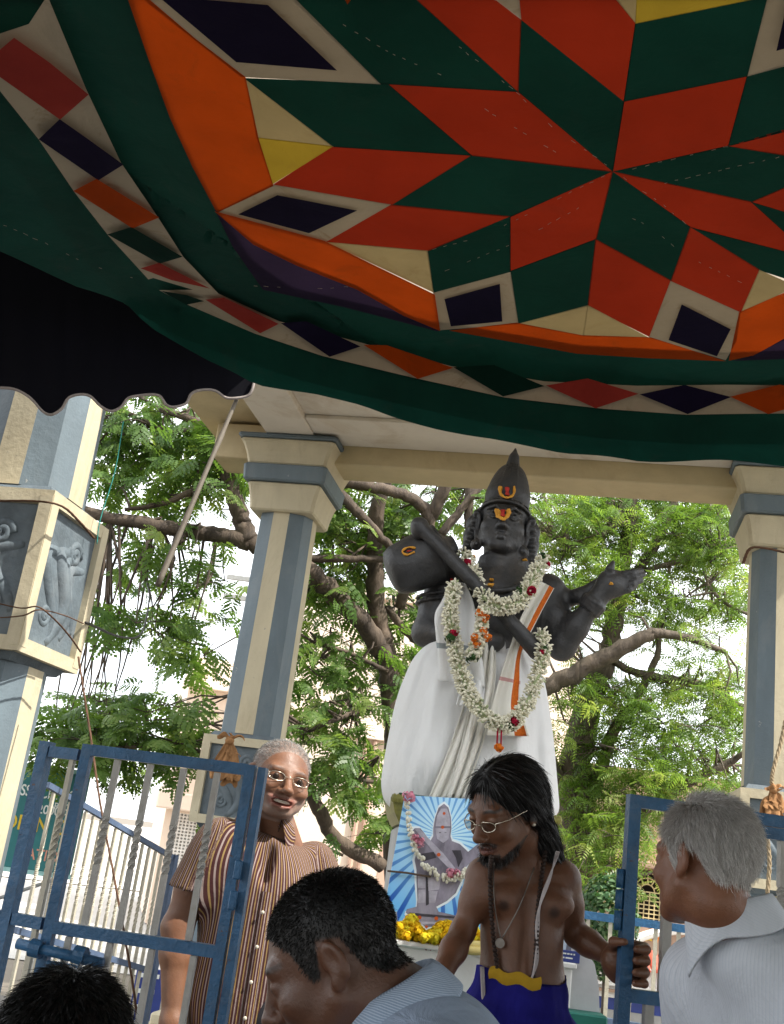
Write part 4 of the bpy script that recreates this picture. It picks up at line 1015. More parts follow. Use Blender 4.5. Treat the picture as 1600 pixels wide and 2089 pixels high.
# ---------------- 1. smiling man behind the gate
def smiling_man():
    Y = 3.65; Mh = head_matrix(P(571, 1588, Y), 20, 2, 7, 1.08) @ Matrix.Diagonal((1.17, 1.02, 0.98, 1.0))
    sk = skin_mat('sunlit_brown_skin', (0.195, 0.090, 0.048), (0.20, 0.055, 0.04), (0.04, 0.03, 0.026), 0.46, 0.42)
    man = thing('person', 'smiling grey-haired person in maroon striped short-sleeved shirt and eyeglasses behind left gate', 'person', (P(560, 1700, Y)[0], Y, 0))
    inv = man.matrix_basis.inverted()
    H = lambda p: at_w(Mh, p)
    ls, rs = P(432, 1712, 3.61), P(660, 1758, 3.77); nb = P(580, 1728, 3.71)
    el, wr = P(362, 1892, 3.59), P(352, 2085, 3.55); er, wrr = P(690, 1935, 3.81), P(668, 2120, 3.70)
    sc = 1 / 1.08
    s = head_sdf(Sdf(), smile=1.0, jaw=1.16, cheeks=1.15, nose=1.08)
    s.cap((0, 0.025, -0.085), H(nb), 0.052, 0.052, 0.03)
    s.cap(H(ls + (0.08, 0.02, -0.07)), H(rs + (-0.08, 0.02, -0.07)), 0.045, 0.045, 0.04)
    for a, b, c_ in ((ls, el, wr), (rs, er, wrr)):
        a = a + np.array([0, 0.01, -0.03]); s.chain([H(a), H(lerp(a, b, 0.5)), H(b)], [0.046 * sc, 0.047 * sc, 0.041 * sc], 0.03); s.chain([H(b), H(lerp(b, c_, 0.3)), H(c_)], [0.041 * sc, 0.042 * sc, 0.028 * sc], 0.02)
        hd = np.array([0.0, -0.02, -1.0])
        s.cap(H(c_), H(c_ + hd * 0.09), 0.03, 0.034, 0.02)
        for k, (dx, ln) in enumerate(((-0.028, 0.15), (-0.010, 0.175), (0.010, 0.17), (0.028, 0.15))):
            s.chain([H(c_ + hd * 0.08 + (dx * 0.3, dx, 0)), H(c_ + hd * (ln - 0.02) + (dx * 0.3, dx * 1.1, 0)), H(c_ + hd * ln + (0.012, dx, 0))], [0.0095, 0.0085, 0.007], 0.006)
        s.chain([H(c_ + hd * 0.03 + (0, -0.025, 0)), H(c_ + hd * 0.075 + (0.0, -0.055, 0)), H(c_ + hd * 0.11 + (0, -0.058, 0))], [0.012, 0.010, 0.008], 0.008)
    V, Q = s.mesh(0.0031, None, 2)
    mk = hairline(V[:, 0], V[:, 1], V[:, 2], 0.044) * (V[:, 2] > -0.06)
    att = head_tints(V, 1.0, 0.55, 0.55); att['pale'] = np.maximum(att['pale'] * 0.6, mk * 0.45)
    quads_obj('body', xf(inv @ Mh, V), Q, sk, man, True, attrs=att)
    N_ = vnormals(V, Q)
    grey = hair_mat('silver_hair', (0.09, 0.085, 0.08), (0.34, 0.33, 0.31), 0.5)
    M2 = inv @ Mh
    grow_hair('hair', V, N_, mk, M2, grey, man, 9000, lambda p: np.where(p[:, 2] > 0.085, 0.012, 0.008), lambda p: np.stack([p[:, 0] * 2, 0.12 + 0 * p[:, 1], 0.02 - 0.10 * (np.abs(p[:, 0]) > 0.05)], 1), 0.02, 0.00045, 3, 0.05, slack=0.001)
    eyeglasses(man, M2, GOLD, LENS, 0.0215, 0.0125, 0.0, -0.104)
    tb_ = MB()                                             # upper teeth
    for i in range(10):
        a = (i - 4.5) * 0.0052; y = -0.0935 + 7.5 * a * a
        tb_.box((a - 0.0024, y, -0.0745 + 6 * a * a), (a + 0.0024, y + 0.004, -0.0655 + 5 * a * a), bevel=0.0006)
    t_ = tb_.build('teeth', TEETH, man); t_.data.transform(M2)
    eb = MB()
    for sx in (-1, 1): eb.ball((sx * 0.033, -0.0795, -0.0005), 0.0128, 12, 8)
    e_ = eb.build('eye', mottled('dark_eye', (0.03, 0.018, 0.012), 0.1, 9, 0.1, 0), man, True); e_.data.transform(M2)
    # shirt
    MAROON = stripe_mat('maroon_striped_shirting', (0.060, 0.021, 0.021), [(0.25, 0.10, (0.30, 0.23, 0.21)), (0.75, 0.085, (0.27, 0.18, 0.07))], 1 / 0.0160)
    it = lambda p: np.array(inv @ Vector(p))
    lsl, rsl, nbl = it(ls), it(rs), it(nb); ell, erl = it(el), it(er)
    wl_, wr_ = it(P(452, 2040, 3.57)), it(P(655, 2060, 3.81)); cc = (lsl + rsl) / 2
    def torso(s):
        s.cap(lsl + (0.045, 0.0, -0.045), rsl + (-0.045, 0, -0.045), 0.078, 0.078, 0.06)
        s.ell(cc + (0.0, -0.03, -0.20), (0.190, 0.135, 0.22), 0.09); s.ell(cc + (0.0, -0.05, -0.46), (0.178, 0.145, 0.24), 0.09)
        s.ell(cc + (0.0, -0.02, -0.70), (0.185, 0.140, 0.20), 0.08)
        s.ell(lerp(cc, nbl, 0.45) + (0, 0.01, -0.035), (0.10, 0.07, 0.045), 0.05)
        s.cap(lsl + (0.03, 0, 0.0), lerp(lsl, ell, 0.60), 0.072, 0.078, 0.05); s.cap(rsl + (-0.03, 0, 0.0), lerp(rsl, erl, 0.60), 0.070, 0.076, 0.05)
        ns = it(xf(Mh, (0, -0.035, -0.185))[0]); s.ell(ns + (0.020, -0.085, -0.02), (0.036, 0.09, 0.13), 0.015, '-')   # open neck
    def su_fix(): pass
    dl, dr = (ell - lsl), (erl - rsl); dl /= np.linalg.norm(dl); dr /= np.linalg.norm(dr)
    s = Sdf(); torso(s); V, Q = s.mesh(0.0065, wrinkles(0.0095, 0.8, 5), 1)
    # sleeve cuffs are cut square across the arm
    cl, cr = lerp(lsl, ell, 0.62), lerp(rsl, erl, 0.62)
    axd = lambda c_, d_: np.linalg.norm((V - c_) - ((V - c_) @ d_)[:, None] * d_, axis=1)
    keep = ~((((V - cl) @ dl) > 0) & (((V - cl) @ dl) < 0.10) & (axd(cl, dl) < 0.082) & (V[:, 0] < cc[0] - 0.18)) & ~((((V - cr) @ dr) > 0) & (((V - cr) @ dr) < 0.10) & (axd(cr, dr) < 0.082) & (V[:, 0] > cc[0] + 0.16))
    Q = Q[keep[Q].all(1)]
    tx = V[:, 0] - cc[0]; su = np.arctan2(tx, -(V[:, 1] - cc[1] - 0.03)) * 0.17
    arm_l = (((V - lsl) @ np.array([1.0, 0, -0.25])) < 0.028); arm_r = (((V - rsl) @ np.array([-1.0, 0, -0.25])) < 0.02)
    sa = limb_su(V, [(lsl, ell, 0.075)]); sb = limb_su(V, [(rsl, erl, 0.075)]); su = np.where(arm_l, sa, np.where(arm_r, sb, su))
    o = quads_obj('shirt', V, Q, MAROON, man, True, attrs={'su': su}); md = o.modifiers.new('hem', 'SOLIDIFY'); md.thickness = 0.003
    nm = Matrix.Translation(Vector(it(xf(Mh, (0, 0.024, -0.142))[0]))) @ Matrix.Rotation(R(14), 4, 'Z') @ Matrix.Rotation(R(14), 4, 'X')
    collar(man, nm, MAROON, 0.068, 0.104, 0.030, 0.080, 34)
    fv = V[(np.abs(V[:, 0] - (cc[0] + 0.025)) < 0.03) & (V[:, 1] < cc[1])]; strip = []
    for z_ in np.linspace(cc[2] - 0.12, cc[2] - 0.75, 34):
        row = []
        for dx_ in (-0.016, -0.014, 0.0, 0.014, 0.016):
            d_ = np.abs(fv[:, 2] - z_) + np.abs(fv[:, 0] - (cc[0] + 0.025 + dx_)); q_ = fv[np.argsort(d_)[:5]]; row.append((cc[0] + 0.025 + dx_, q_[:, 1].min() - (0.0035 if abs(dx_) < 0.015 else -0.001), z_))
        strip.append(row)
    pm = MB(); pm.loft(strip, caps=False, closed=False); po_ = pm.build('placket', None, man, True, mats=[MAROON]); at_ = po_.data.attributes.new('su', 'FLOAT', 'POINT'); at_.data.foreach_set('value', np.array([v_.co.x for v_ in po_.data.vertices], dtype=np.float32))
    pk = MB()                                              # buttons
    a0, a1 = cc + (0.025, -0.185, -0.10), cc + (0.02, -0.20, -0.60)
    for t in (0.16, 0.36, 0.56, 0.76): pk.ball(lerp(a0, a1, t), (0.006, 0.003, 0.006), 8, 5)
    pk.build('button', TEETH, man, True)
    hp = [it((P(500, 2300, 3.65)[0], 3.65, 0.95)), it((P(620, 2300, 3.75)[0], 3.75, 0.95))]; ft = [hp[0] * 1.0, hp[1] * 1.0]; ft[0][2] = ft[1][2] = 0.08
    legs_part('trousers', man, hp, ft, TROUSER); feet_part(man, ft, SHOE, (0.25, -1, 0))
smiling_man()

# ---------------- 2. bent man in front, in profile
def bent_man():
    Y = 1.62; ear = P(684, 1962, Y - 0.08)
    Rm = head_matrix((0, 0, 0), -98, 33, 0, 0.96); Mh = head_matrix(ear - xf(Rm, (0.080, 0.018, -0.004))[0], -98, 33, 0, 0.96)
    man = thing('person', 'dark-haired person in light blue collared shirt bending down in front of the altar', 'person', (P(760, 2050, Y)[0], Y, 0)); inv = man.matrix_basis.inverted()
    sk = skin_mat('dark_brown_skin', (0.115, 0.052, 0.030), (0.16, 0.05, 0.04), (0.006, 0.005, 0.005), 0.42)
    H = lambda p: at_w(Mh, p)
    nb = P(812, 2075, Y + 0.01); chest = P(845, 2260, Y)
    s = head_sdf(Sdf(), jaw=1.0, nose=1.02); s.cap((0, 0.035, -0.06), H(nb), 0.058, 0.064, 0.035); s.cap(H(nb), H(chest), 0.064, 0.11, 0.05)
    ls, rs = chest + (0.02, -0.19, 0.04), chest + (0.02, 0.19, 0.04); el = [ls + (-0.06, -0.03, -0.27), rs + (-0.06, 0.03, -0.27)]; wr = [el[0] + (-0.22, 0.06, -0.06), el[1] + (-0.22, -0.06, -0.06)]
    for a, b, c_ in zip((ls, rs), el, wr):
        s.chain([H(a), H(b), H(c_)], [0.05, 0.042, 0.028], 0.03); f_ = (c_ - b) / np.linalg.norm(c_ - b); s.cap(H(c_), H(c_ + f_ * 0.08), 0.028, 0.034, 0.02)
        for dy, ln in ((-0.028, 0.14), (-0.01, 0.165), (0.01, 0.16), (0.028, 0.14)): s.chain([H(c_ + f_ * 0.075 + (0, dy, 0)), H(c_ + f_ * ln + (0, dy, -0.02))], [0.0095, 0.0075], 0.006)
        s.chain([H(c_ + f_ * 0.03 + (0, 0, 0.02)), H(c_ + f_ * 0.09 + (0, 0.0, 0.045))], [0.012, 0.009], 0.008)
    V, Q = s.mesh(0.0031, None, 2); mk = hairline(V[:, 0], V[:, 1], V[:, 2], 0.004, 0.0) * (V[:, 2] > -0.062)
    att = head_tints(V, 0, 0, 1.0, cap=lambda x, y, z: mk); att['pale'] *= 0
    quads_obj('body', xf(inv @ Mh, V), Q, sk, man, True, attrs=att); N_ = vnormals(V, Q)
    blk = hair_mat('black_cropped_hair', (0.003, 0.003, 0.003), (0.020, 0.018, 0.016), 0.5, 0.3)
    grow_hair('hair', V, N_, mk, inv @ Mh, blk, man, 16000, lambda p: np.where(p[:, 2] > 0.07, 0.009, 0.006), lambda p: np.stack([0.2 * p[:, 0], -0.10 + 0 * p[:, 1], -0.10 - 0.4 * (p[:, 1] > 0)], 1), 0.30, 0.0006, 8, 0.22, 3, slack=0.002)
    SHB = stripe_mat('light_blue_fine_striped_shirting', (0.28, 0.36, 0.48), [(0.5, 0.20, (0.44, 0.52, 0.64))], 1 / 0.0042, wr=0.35)
    SHB2 = stripe_mat('light_blue_shirting', (0.33, 0.41, 0.54), [(0.5, 0.22, (0.38, 0.46, 0.59))], 1 / 0.0030, wr=0.45)
    it = lambda p: np.array(inv @ Vector(p)); ch, l_, r_, n_ = it(chest), it(ls), it(rs), it(nb); e0, e1 = it(el[0]), it(el[1])
    def torso(s):
        s.cap(l_ + (0, 0.05, 0.0), r_ + (0, -0.05, 0.0), 0.085, 0.085, 0.06); s.ell(ch + (0.03, 0, -0.10), (0.14, 0.20, 0.22), 0.09); s.ell(ch + (0.10, 0, -0.35), (0.13, 0.18, 0.22), 0.09)
        s.ell(lerp(ch, n_, 0.55) + (0.03, 0, 0.0), (0.085, 0.12, 0.075), 0.06); s.cap(l_, lerp(l_, e0, 0.7), 0.072, 0.075, 0.05); s.cap(r_, lerp(r_, e1, 0.7), 0.072, 0.075, 0.05)
    shirt('shirt', torso, man, SHB2, 0.008, wrinkles(0.005, 0.8, 9), [(ch + (0, 0, 0.1), ch + (0.1, 0, -0.5), 0.17)])
    ax = (np.array(Mh)[:3, 3] - nb); ax = Vector(ax / np.linalg.norm(ax)); q = Vector((0, 0, 1)).rotation_difference(ax)
    nm = Matrix.Translation(Vector(it(lerp(nb, np.array(Mh)[:3, 3], 0.04)))) @ Matrix.Rotation(R(-34), 4, 'Y') @ Matrix.Rotation(R(-90), 4, 'Z')
    collar(man, nm, SHB, 0.070, 0.103, 0.040, 0.05, 24, fall=0.016)
    hp = [it(chest + (0.14, -0.09, -0.45)), it(chest + (0.14, 0.09, -0.45))]; ft = [np.array((hp[0][0], hp[0][1], 0.08)), np.array((hp[1][0], hp[1][1], 0.08))]
    legs_part('trousers', man, hp, ft, TROUSER); feet_part(man, ft, SHOE, (-1, 0, 0))
bent_man()

# ---------------- 3. black-haired head at the lower left
def seated_onlooker():
    Y = 1.62; Mh = head_matrix(P(128, 2182, Y), 172, 8, 3, 1.04)
    man = thing('person', 'person with tousled black hair seen from behind below the gate bolt', 'person', (P(132, 2105, Y)[0], Y, 0)); inv = man.matrix_basis.inverted()
    sk = skin_mat('brown_skin_onlooker', (0.13, 0.062, 0.036), (0.18, 0.06, 0.05), (0.004, 0.004, 0.004)); H = lambda p: at_w(Mh, p)
    hc = np.array(Mh)[:3, 3]; nb = hc + (0, -0.01, -0.19); s = head_sdf(Sdf()); s.cap((0, 0.03, -0.08), H(nb), 0.052, 0.056, 0.03)
    ls, rs = nb + (-0.17, 0, -0.05), nb + (0.17, 0, -0.05); s.cap(H(ls), H(rs), 0.05, 0.05, 0.05)
    for sx, a in ((-1, ls), (1, rs)):
        s.chain([H(a), H(a + (sx * 0.05, 0.02, -0.26)), H(a + (-sx * 0.02, 0.22, -0.34))], [0.048, 0.04, 0.03], 0.03)
        c_ = a + (-sx * 0.02, 0.22, -0.34)
        for k in range(4): s.chain([H(c_), H(c_ + (sx * (-0.03 + 0.02 * k), 0.09, -0.02))], [0.02, 0.009], 0.01)
    V, Q = s.mesh(0.0036, None, 2); mk = hairline(V[:, 0], V[:, 1], V[:, 2], 0.0, 0.015) * (V[:, 2] > -0.075)
    att = head_tints(V, cap=lambda x, y, z: mk); att['pale'] *= 0; quads_obj('body', xf(inv @ Mh, V), Q, sk, man, True, attrs=att); N_ = vnormals(V, Q)
    blk = hair_mat('black_tousled_hair', (0.003, 0.003, 0.003), (0.016, 0.014, 0.013), 0.42, 0.35)
    grow_hair('hair', V, N_, mk, inv @ Mh, blk, man, 14000, lambda p: np.where(p[:, 2] > 0.05, 0.030, 0.020), lambda p: np.stack([p[:, 0] * 1.5, p[:, 1] * 0.8 - 0.03, -0.10 + 0 * p[:, 2]], 1), 0.16, 0.00065, 21, 0.22, 6, gravity=0.12)
    DK = cloth('dark_blue_shirt_cloth', (0.03, 0.04, 0.09), 0, 0.2, 6); it = lambda p: np.array(inv @ Vector(p)); n_ = it(nb)
    def torso(s):
        s.cap(n_ + (-0.14, 0, -0.07), n_ + (0.14, 0, -0.07), 0.085, 0.085, 0.06); s.ell(n_ + (0, 0, -0.28), (0.18, 0.12, 0.24), 0.08); s.ell(n_ + (0, 0, -0.60), (0.17, 0.125, 0.24), 0.08)
        for sx in (-1, 1): s.cap(n_ + (sx * 0.17, 0, -0.06), n_ + (sx * 0.215, 0.02, -0.22), 0.07, 0.068, 0.05)
    shirt('shirt', torso, man, DK, 0.011, wrinkles(0.005, 0.8, 4))
    hp = [n_ + (-0.09, 0, -0.72), n_ + (0.09, 0, -0.72)]; ft = [np.array((hp[0][0], 0.0, 0.07)), np.array((hp[1][0], 0.0, 0.07))]
    legs_part('trousers', man, hp, ft, TROUSER, 0.075, 0.06); feet_part(man, ft, SHOE, (0, 1, 0))
seated_onlooker()

# ---------------- 4. bare-chested priest
def priest():
    Y = 2.45; sc = 1.0; Mh = head_matrix(P(1030, 1650, Y - 0.075), -52, 27, 2, 0.85)
    man = thing('person', 'bare-chested long-haired person in blue waistcloth, beads and eyeglasses holding the right gate', 'person', (P(1060, 1900, Y)[0], Y, 0)); inv = man.matrix_basis.inverted()
    sk = skin_mat('deep_brown_skin', (0.165, 0.074, 0.040), (0.17, 0.06, 0.05), (0.012, 0.009, 0.008), 0.40, 0.45); H = lambda p: at_w(Mh, p); k_ = 1 / 0.85
    nb = P(1062, 1765, Y + 0.02); ls, rs = P(986, 1788, Y - 0.01), P(1150, 1793, Y + 0.01)
    el, wr = P(944, 1900, Y - 0.02), P(880, 2030, Y - 0.14); er, wrr = P(1176, 1908, Y + 0.05), P(1262, 1962, Y - 0.03)
    s = head_sdf(Sdf(), jaw=0.86, thin=0.006, cheeks=0.8); s.cap((0, 0.035, -0.07), H(nb), 0.050, 0.052, 0.02)
    s.cap(H(nb), H(lerp(ls, nb, 0.25) + (0, 0, -0.01)), 0.045, 0.038, 0.05); s.cap(H(nb), H(lerp(rs, nb, 0.25) + (0, 0, -0.01)), 0.045, 0.038, 0.05)
    ch = P(1066, 1856, Y + 0.025); be = P(1064, 1950, Y); hip = P(1066, 2040, Y)
    eB = lambda c, r, k=0.06: s.ell(H(c), np.array(r) * k_, k, rot=np.array(Mh.to_3x3().inverted() @ Matrix.Identity(3)) * 0.97)
    Rw = np.array((Matrix.Rotation(R(0), 3, 'Z'))); Rin = np.array(Mh.to_3x3().normalized().inverted())
    def EW(c, r, k=0.05, op='+'): s.ell(H(c), np.array(r) * k_, k, op, rot=Rin)
    EW(ch, (0.090, 0.072, 0.12), 0.035); EW(ch + (0, 0.01, 0.045), (0.092, 0.058, 0.050), 0.035); EW(be, (0.086, 0.070, 0.12)); EW(hip, (0.092, 0.075, 0.10))
    for sx in (-1, 1):
        EW(ch + (sx * 0.052, -0.060, 0.022), (0.050, 0.030, 0.034), 0.03)                           # breast
    EW(ch + (0, -0.098, 0.0), (0.008, 0.016, 0.075), 0.03, '-'); EW(be + (0, -0.088, 0.02), (0.006, 0.012, 0.06), 0.025, '-')
    s.cap(H(nb + (0.012, -0.045, -0.022)), H(rs + (-0.03, -0.03, 0.005)), 0.010, 0.008, 0.018); s.cap(H(nb + (-0.012, -0.045, -0.022)), H(ls + (0.03, -0.03, 0.005)), 0.010, 0.008, 0.018)
    for sx, a, b, c_ in ((-1, ls, el, wr), (1, rs, er, wrr)):
        s.ell(H(a), np.array((0.034, 0.036, 0.036)) * k_, 0.04)
        s.chain([H(a), H(lerp(a, b, 0.45)), H(b)], [0.029 * k_, 0.027 * k_, 0.023 * k_], 0.03); s.chain([H(b), H(lerp(b, c_, 0.3)), H(c_)], [0.026 * k_, 0.027 * k_, 0.019 * k_], 0.02)
    # left image hand: relaxed, reaching forward and down
    f_ = (wr - el) / np.linalg.norm(wr - el); s.cap(H(wr), H(wr + f_ * 0.075), 0.022, 0.031, 0.02)
    for dx, ln in ((-0.026, 0.135), (-0.009, 0.155), (0.009, 0.152), (0.026, 0.13)):
        s.chain([H(wr + f_ * 0.07 + (dx, 0, 0)), H(wr + f_ * (ln - 0.03) + (dx * 1.1, -0.008, 0)), H(wr + f_ * ln + (dx, -0.004, -0.012))], [0.009, 0.0085, 0.007], 0.006)
    s.chain([H(wr + f_ * 0.025 + (0.02, 0, 0)), H(wr + f_ * 0.075 + (0.045, -0.01, 0)), H(wr + f_ * 0.10 + (0.044, -0.02, 0))], [0.012, 0.0095, 0.008], 0.008)
    # right image hand: fist closed round the gate stile
    GX, GY = P(1274, 1962, 2.36)[0], 2.36; hz = P(1274, 1962, 2.36)[2]
    kn = np.array([GX + 0.030, GY + 0.012, hz]); pal = np.array([GX - 0.008, GY + 0.042, hz - 0.004])
    s.chain([H(wrr), H(pal)], [0.021 * k_, 0.030 * k_], 0.02); s.ell(H(pal + (0.010, 0.0, 0.0)), np.array((0.036, 0.022, 0.046)) * k_, 0.015, rot=Rin)
    for i, dz in enumerate((0.034, 0.012, -0.011, -0.032)):
        r = (0.0105, 0.0108, 0.0104, 0.0092)[i]
        s.chain([H(np.array([GX + 0.022, GY + 0.040, hz + dz])), H(np.array([GX + 0.046 - 0.004 * (i == 3), GY + 0.014, hz + dz - 0.002])), H(np.array([GX + 0.040, GY - 0.016, hz + dz - 0.004])), H(np.array([GX + 0.018, GY - 0.026, hz + dz - 0.005]))],
                [r * k_, r * k_, r * 0.95 * k_, r * 0.8 * k_], 0.004)
    s.chain([H(np.array([GX - 0.020, GY + 0.030, hz + 0.022])), H(np.array([GX - 0.026, GY - 0.004, hz + 0.036])), H(np.array([GX - 0.008, GY - 0.027, hz + 0.040]))], [0.013, 0.0115, 0.0085], 0.008)
    V, Q = s.mesh(0.0034, None, 2)
    mk = np.clip((V[:, 2] - np.interp(V[:, 1], [-0.11, -0.08, -0.05, -0.02, 0.0, 0.12], [0.082, 0.066, 0.045, 0.01, -0.03, -0.07])) / 0.006, 0, 1) * (V[:, 2] > -0.1) * (np.abs(V[:, 0]) < 0.1) * (V[:, 1] < 0.13)
    att = head_tints(V, 0, 0, 1.0, 0.75, 1.0, cap=lambda x, y, z: mk)
    Vw = xf(Mh, V)
    for sx in (-1, 1): att['dark'] = np.maximum(att['dark'], 0.75 * np.exp(-((np.linalg.norm(Vw - (ch + (sx * 0.055, -0.088, 0.005)), axis=1) / 0.013)**4)))
    att['pale'] *= 0
    quads_obj('body', xf(inv @ Mh, V), Q, sk, man, True, attrs=att); N_ = vnormals(V, Q)
    # long black hair: a soft mass plus strands
    M2 = inv @ Mh; blk = hair_mat('long_black_hair', (0.003, 0.003, 0.003), (0.014, 0.012, 0.011), 0.4, 0.4)
    s = Sdf(); s.ell((0, 0.022, 0.043), (0.084, 0.102, 0.083), 0.02)
    s.ell((0, 0.055, 0.02), (0.076, 0.072, 0.09), 0.03); s.ell((0, 0.085, -0.06), (0.060, 0.042, 0.10), 0.04); s.ell((0.010, 0.105, -0.13), (0.048, 0.032, 0.065), 0.04); s.ell((0.015, 0.120, -0.178), (0.030, 0.020, 0.04), 0.03)
    s.cap((0.070, 0.012, 0.04), (0.082, 0.050, -0.05), 0.018, 0.016, 0.03); s.cap((-0.070, 0.012, 0.04), (-0.080, 0.055, -0.05), 0.018, 0.016, 0.03)
    s.ell((0, -0.110, 0.002), (0.100, 0.068, 0.076), 0.014, '-'); s.ell((0, -0.09, -0.08), (0.12, 0.085, 0.09), 0.02, '-')
    Vh, Qh = s.mesh(0.0045, lambda X, Y_, Z: 0.0022 * np.sin(90 * X + 25 * Z) + 0.0018 * np.sin(150 * X - 60 * Y_ + 20 * Z), 1)
    quads_obj('hair', xf(M2, Vh), Qh, mottled('black_hair_mass', (0.005, 0.0045, 0.004), 0.3, 30, 0.5, 0.3, 120, spec=0.25), man, True)
    Nh = vnormals(Vh, Qh); g_ = np.random.default_rng(5); ids = g_.choice(np.flatnonzero(Vh[:, 2] > -0.16), 5200); fl = np.stack([0.25 * Vh[ids, 0], 0.06 + 0 * ids, -0.10 - 0.5 * np.maximum(0, Vh[ids, 1])], 1)
    nn = Nh[ids]; fl = fl - (fl * nn).sum(1)[:, None] * nn; fl /= np.linalg.norm(fl, axis=1)[:, None] + 1e-9
    strands('hair_strands', xf(M2, Vh[ids]), (fl * 0.95 + nn * 0.05) @ np.array(M2)[:3, :3].T, np.full(5200, 0.045), blk, man, None, 0.0007, 5, 0.06, 0.10, seed=6)
    # moustache and beard hairs
    ids = np.flatnonzero((att['dark'] > 0.4) & (V[:, 2] < -0.04) & (V[:, 1] < -0.03) & (V[:, 2] > -0.13)); ids = g_.choice(ids, 1300)
    strands('beard', xf(M2, V[ids]), (N_[ids] * 0.4 + np.array([0, -0.1, -0.8])) @ np.array(M2)[:3, :3].T, np.full(1300, 0.013), blk, man, None, 0.0006, 3, 0.25, seed=9)
    eyeglasses(man, M2, GOLD, LENS, 0.021, 0.0125, -0.006, -0.106)
    st = MB(); st.ball(xf(M2, (0.083, 0.008, -0.036))[0], 0.004, 8, 6); st.build('ear_stud', TEETH, man, True)
    # blue waistcloth
    it = lambda p: np.array(inv @ Vector(p)); hz0 = it(hip); wz = it(P(1064, 1990, Y))[2]
    ROYAL = cloth('royal_blue_cotton', (0.018, 0.016, 0.20), 0.05, 0.3, 9, wrinkle=1.0)
    rings = []; nA = 72
    for j in range(60):
        t = (j / 59) ** 1.4; z = lerp(wz, 0.12, t); rx = lerp(0.096, 0.19, min(1, t * 2.5)) - 0.03 * max(0, t - 0.4); ry = lerp(0.088, 0.15, min(1, t * 2.5)); cx = lerp(it(P(1064, 1990, Y))[0], hz0[0], min(1, t * 5))
        ring = []
        for i in range(nA):
            a = 2 * math.pi * i / nA; w = 1 + (0.015 + 0.05 * t) * math.sin(11 * a + 3 * math.sin(4 * t)) + 0.012 * math.sin(23 * a + 9 * t) + 0.03 * math.exp(-((a - 4.6) / 0.25)**2)
            tuck = (0.006 + 0.008 * math.sin(60 * t + 2.2 * math.cos(a)) + 0.005 * math.sin(95 * t - 3 * a)) * max(0, 1 - 2.2 * t) * min(1, 14 * t)
            ring.append((cx + (rx * w + tuck) * math.cos(a), (ry * w + tuck) * math.sin(a), z + (0.012 * math.sin(2 * a + 1) if j == 0 else 0)))
        rings.append(ring)
    mb = MB(); mb.loft(rings, caps=False); mb.build('waistcloth', ROYAL, man, True)
    YEL = cloth('yellow_cotton', (0.60, 0.36, 0.03), 0.1, 0.15, 12, wrinkle=0.5); mb = MB(); rr = []
    for j, (dz, e) in enumerate(((0.012, 0.004), (0.006, 0.009), (-0.002, 0.010), (-0.012, 0.006))):
        rr.append([(rings[0][i][0] * 1.0 + e * math.cos(2 * math.pi * i / nA), rings[0][i][1] + e * math.sin(2 * math.pi * i / nA), wz + dz - 0.03 * (i / nA - 0.68) + 0.004 * math.sin(i)) for i in range(44, 58)])
    mb.loft(rr, caps=False, closed=False); mb.build('waistband', YEL, man, True)
    # beads, chain and sacred thread: laid on the chest surface
    def lay(path, off=0.008):
        out = []
        for a, b in smooth_path(path, 6):
            p = P(a, b, Y - 0.20); d = pray(a, b); d = d / np.linalg.norm(d); dd = np.linalg.norm(np.cross(Vw - EYE, d), axis=1); near = dd < 0.010
            q = EYE + d * (((Vw[near] - EYE) @ d).min() - off) if near.any() else EYE + d * ((Y - 0.10) / d[1])
            out.append(q)
        out = np.array(out); t = np.arange(len(out))
        for _ in range(3): out[1:-1] = 0.25 * out[:-2] + 0.5 * out[1:-1] + 0.25 * out[2:]
        return np.array([it(q) for q in out])
    RUD = mottled('rudraksha_bead', (0.035, 0.018, 0.012), 0.3, 90, 0.55, 0.5, 200); bd = bpy.data.meshes.new('bead'); mb = MB(); mb.ball((0, 0, 0), 0.0048, 8, 6)
    bproto = None
    def beads(path, step=0.0088, r=1.0, mat=RUD, name='bead'):
        nonlocal bproto
        q = lay(path); seg = np.linalg.norm(np.diff(q, axis=0), axis=1); cum = np.concatenate([[0], np.cumsum(seg)]); n = int(cum[-1] / step)
        pts = np.stack([np.interp(np.arange(n) * step, cum, q[:, i]) for i in range(3)], 1)
        m = MB()
        for p in pts: m.ball(p, (0.0058 * r, 0.0058 * r, 0.0048 * r), 8, 5)
        o = m.build(name, mat, man, True); o['kind'] = 'stuff'
    beads([(1003, 1748), (1000, 1800), (1003, 1870), (1010, 1940), (1020, 2000), (1040, 2045)], name='bead_string'); beads([(1112, 1738), (1104, 1800), (1096, 1870), (1094, 1940), (1086, 2000), (1060, 2048)], name='bead_string')
    CORD = cloth('white_cotton_cord', (0.55, 0.50, 0.50), 0, 0.1, 30, wrinkle=0.3)
    q = lay([(1138, 1738), (1122, 1790), (1100, 1850), (1096, 1910), (1095, 1960), (1080, 2010), (1068, 2050), (1030, 2085)], 0.012); mb = MB()
    for o_ in (-0.003, 0.0, 0.003): mb.tube([p + (o_ * math.cos(0.4 * k), 0.003 * math.sin(0.4 * k + 300 * o_), 0) for k, p in enumerate(q)], 0.0021, 6)
    mb.build('sacred_thread', CORD, man, True)
    q = lay([(982, 1972), (984, 2010), (988, 2050), (1010, 2088), (1030, 2086)], 0.016); mb = MB(); mb.tube(q, 0.003, 6); mb.tube([p + (0.004, 0, 0) for p in q], 0.0026, 6); mb.build('sacred_thread', CORD, man, True)
    SIL = mottled('dull_silver', (0.20, 0.18, 0.16), 0.2, 60, 0.4, 0.2, metal=0.8)
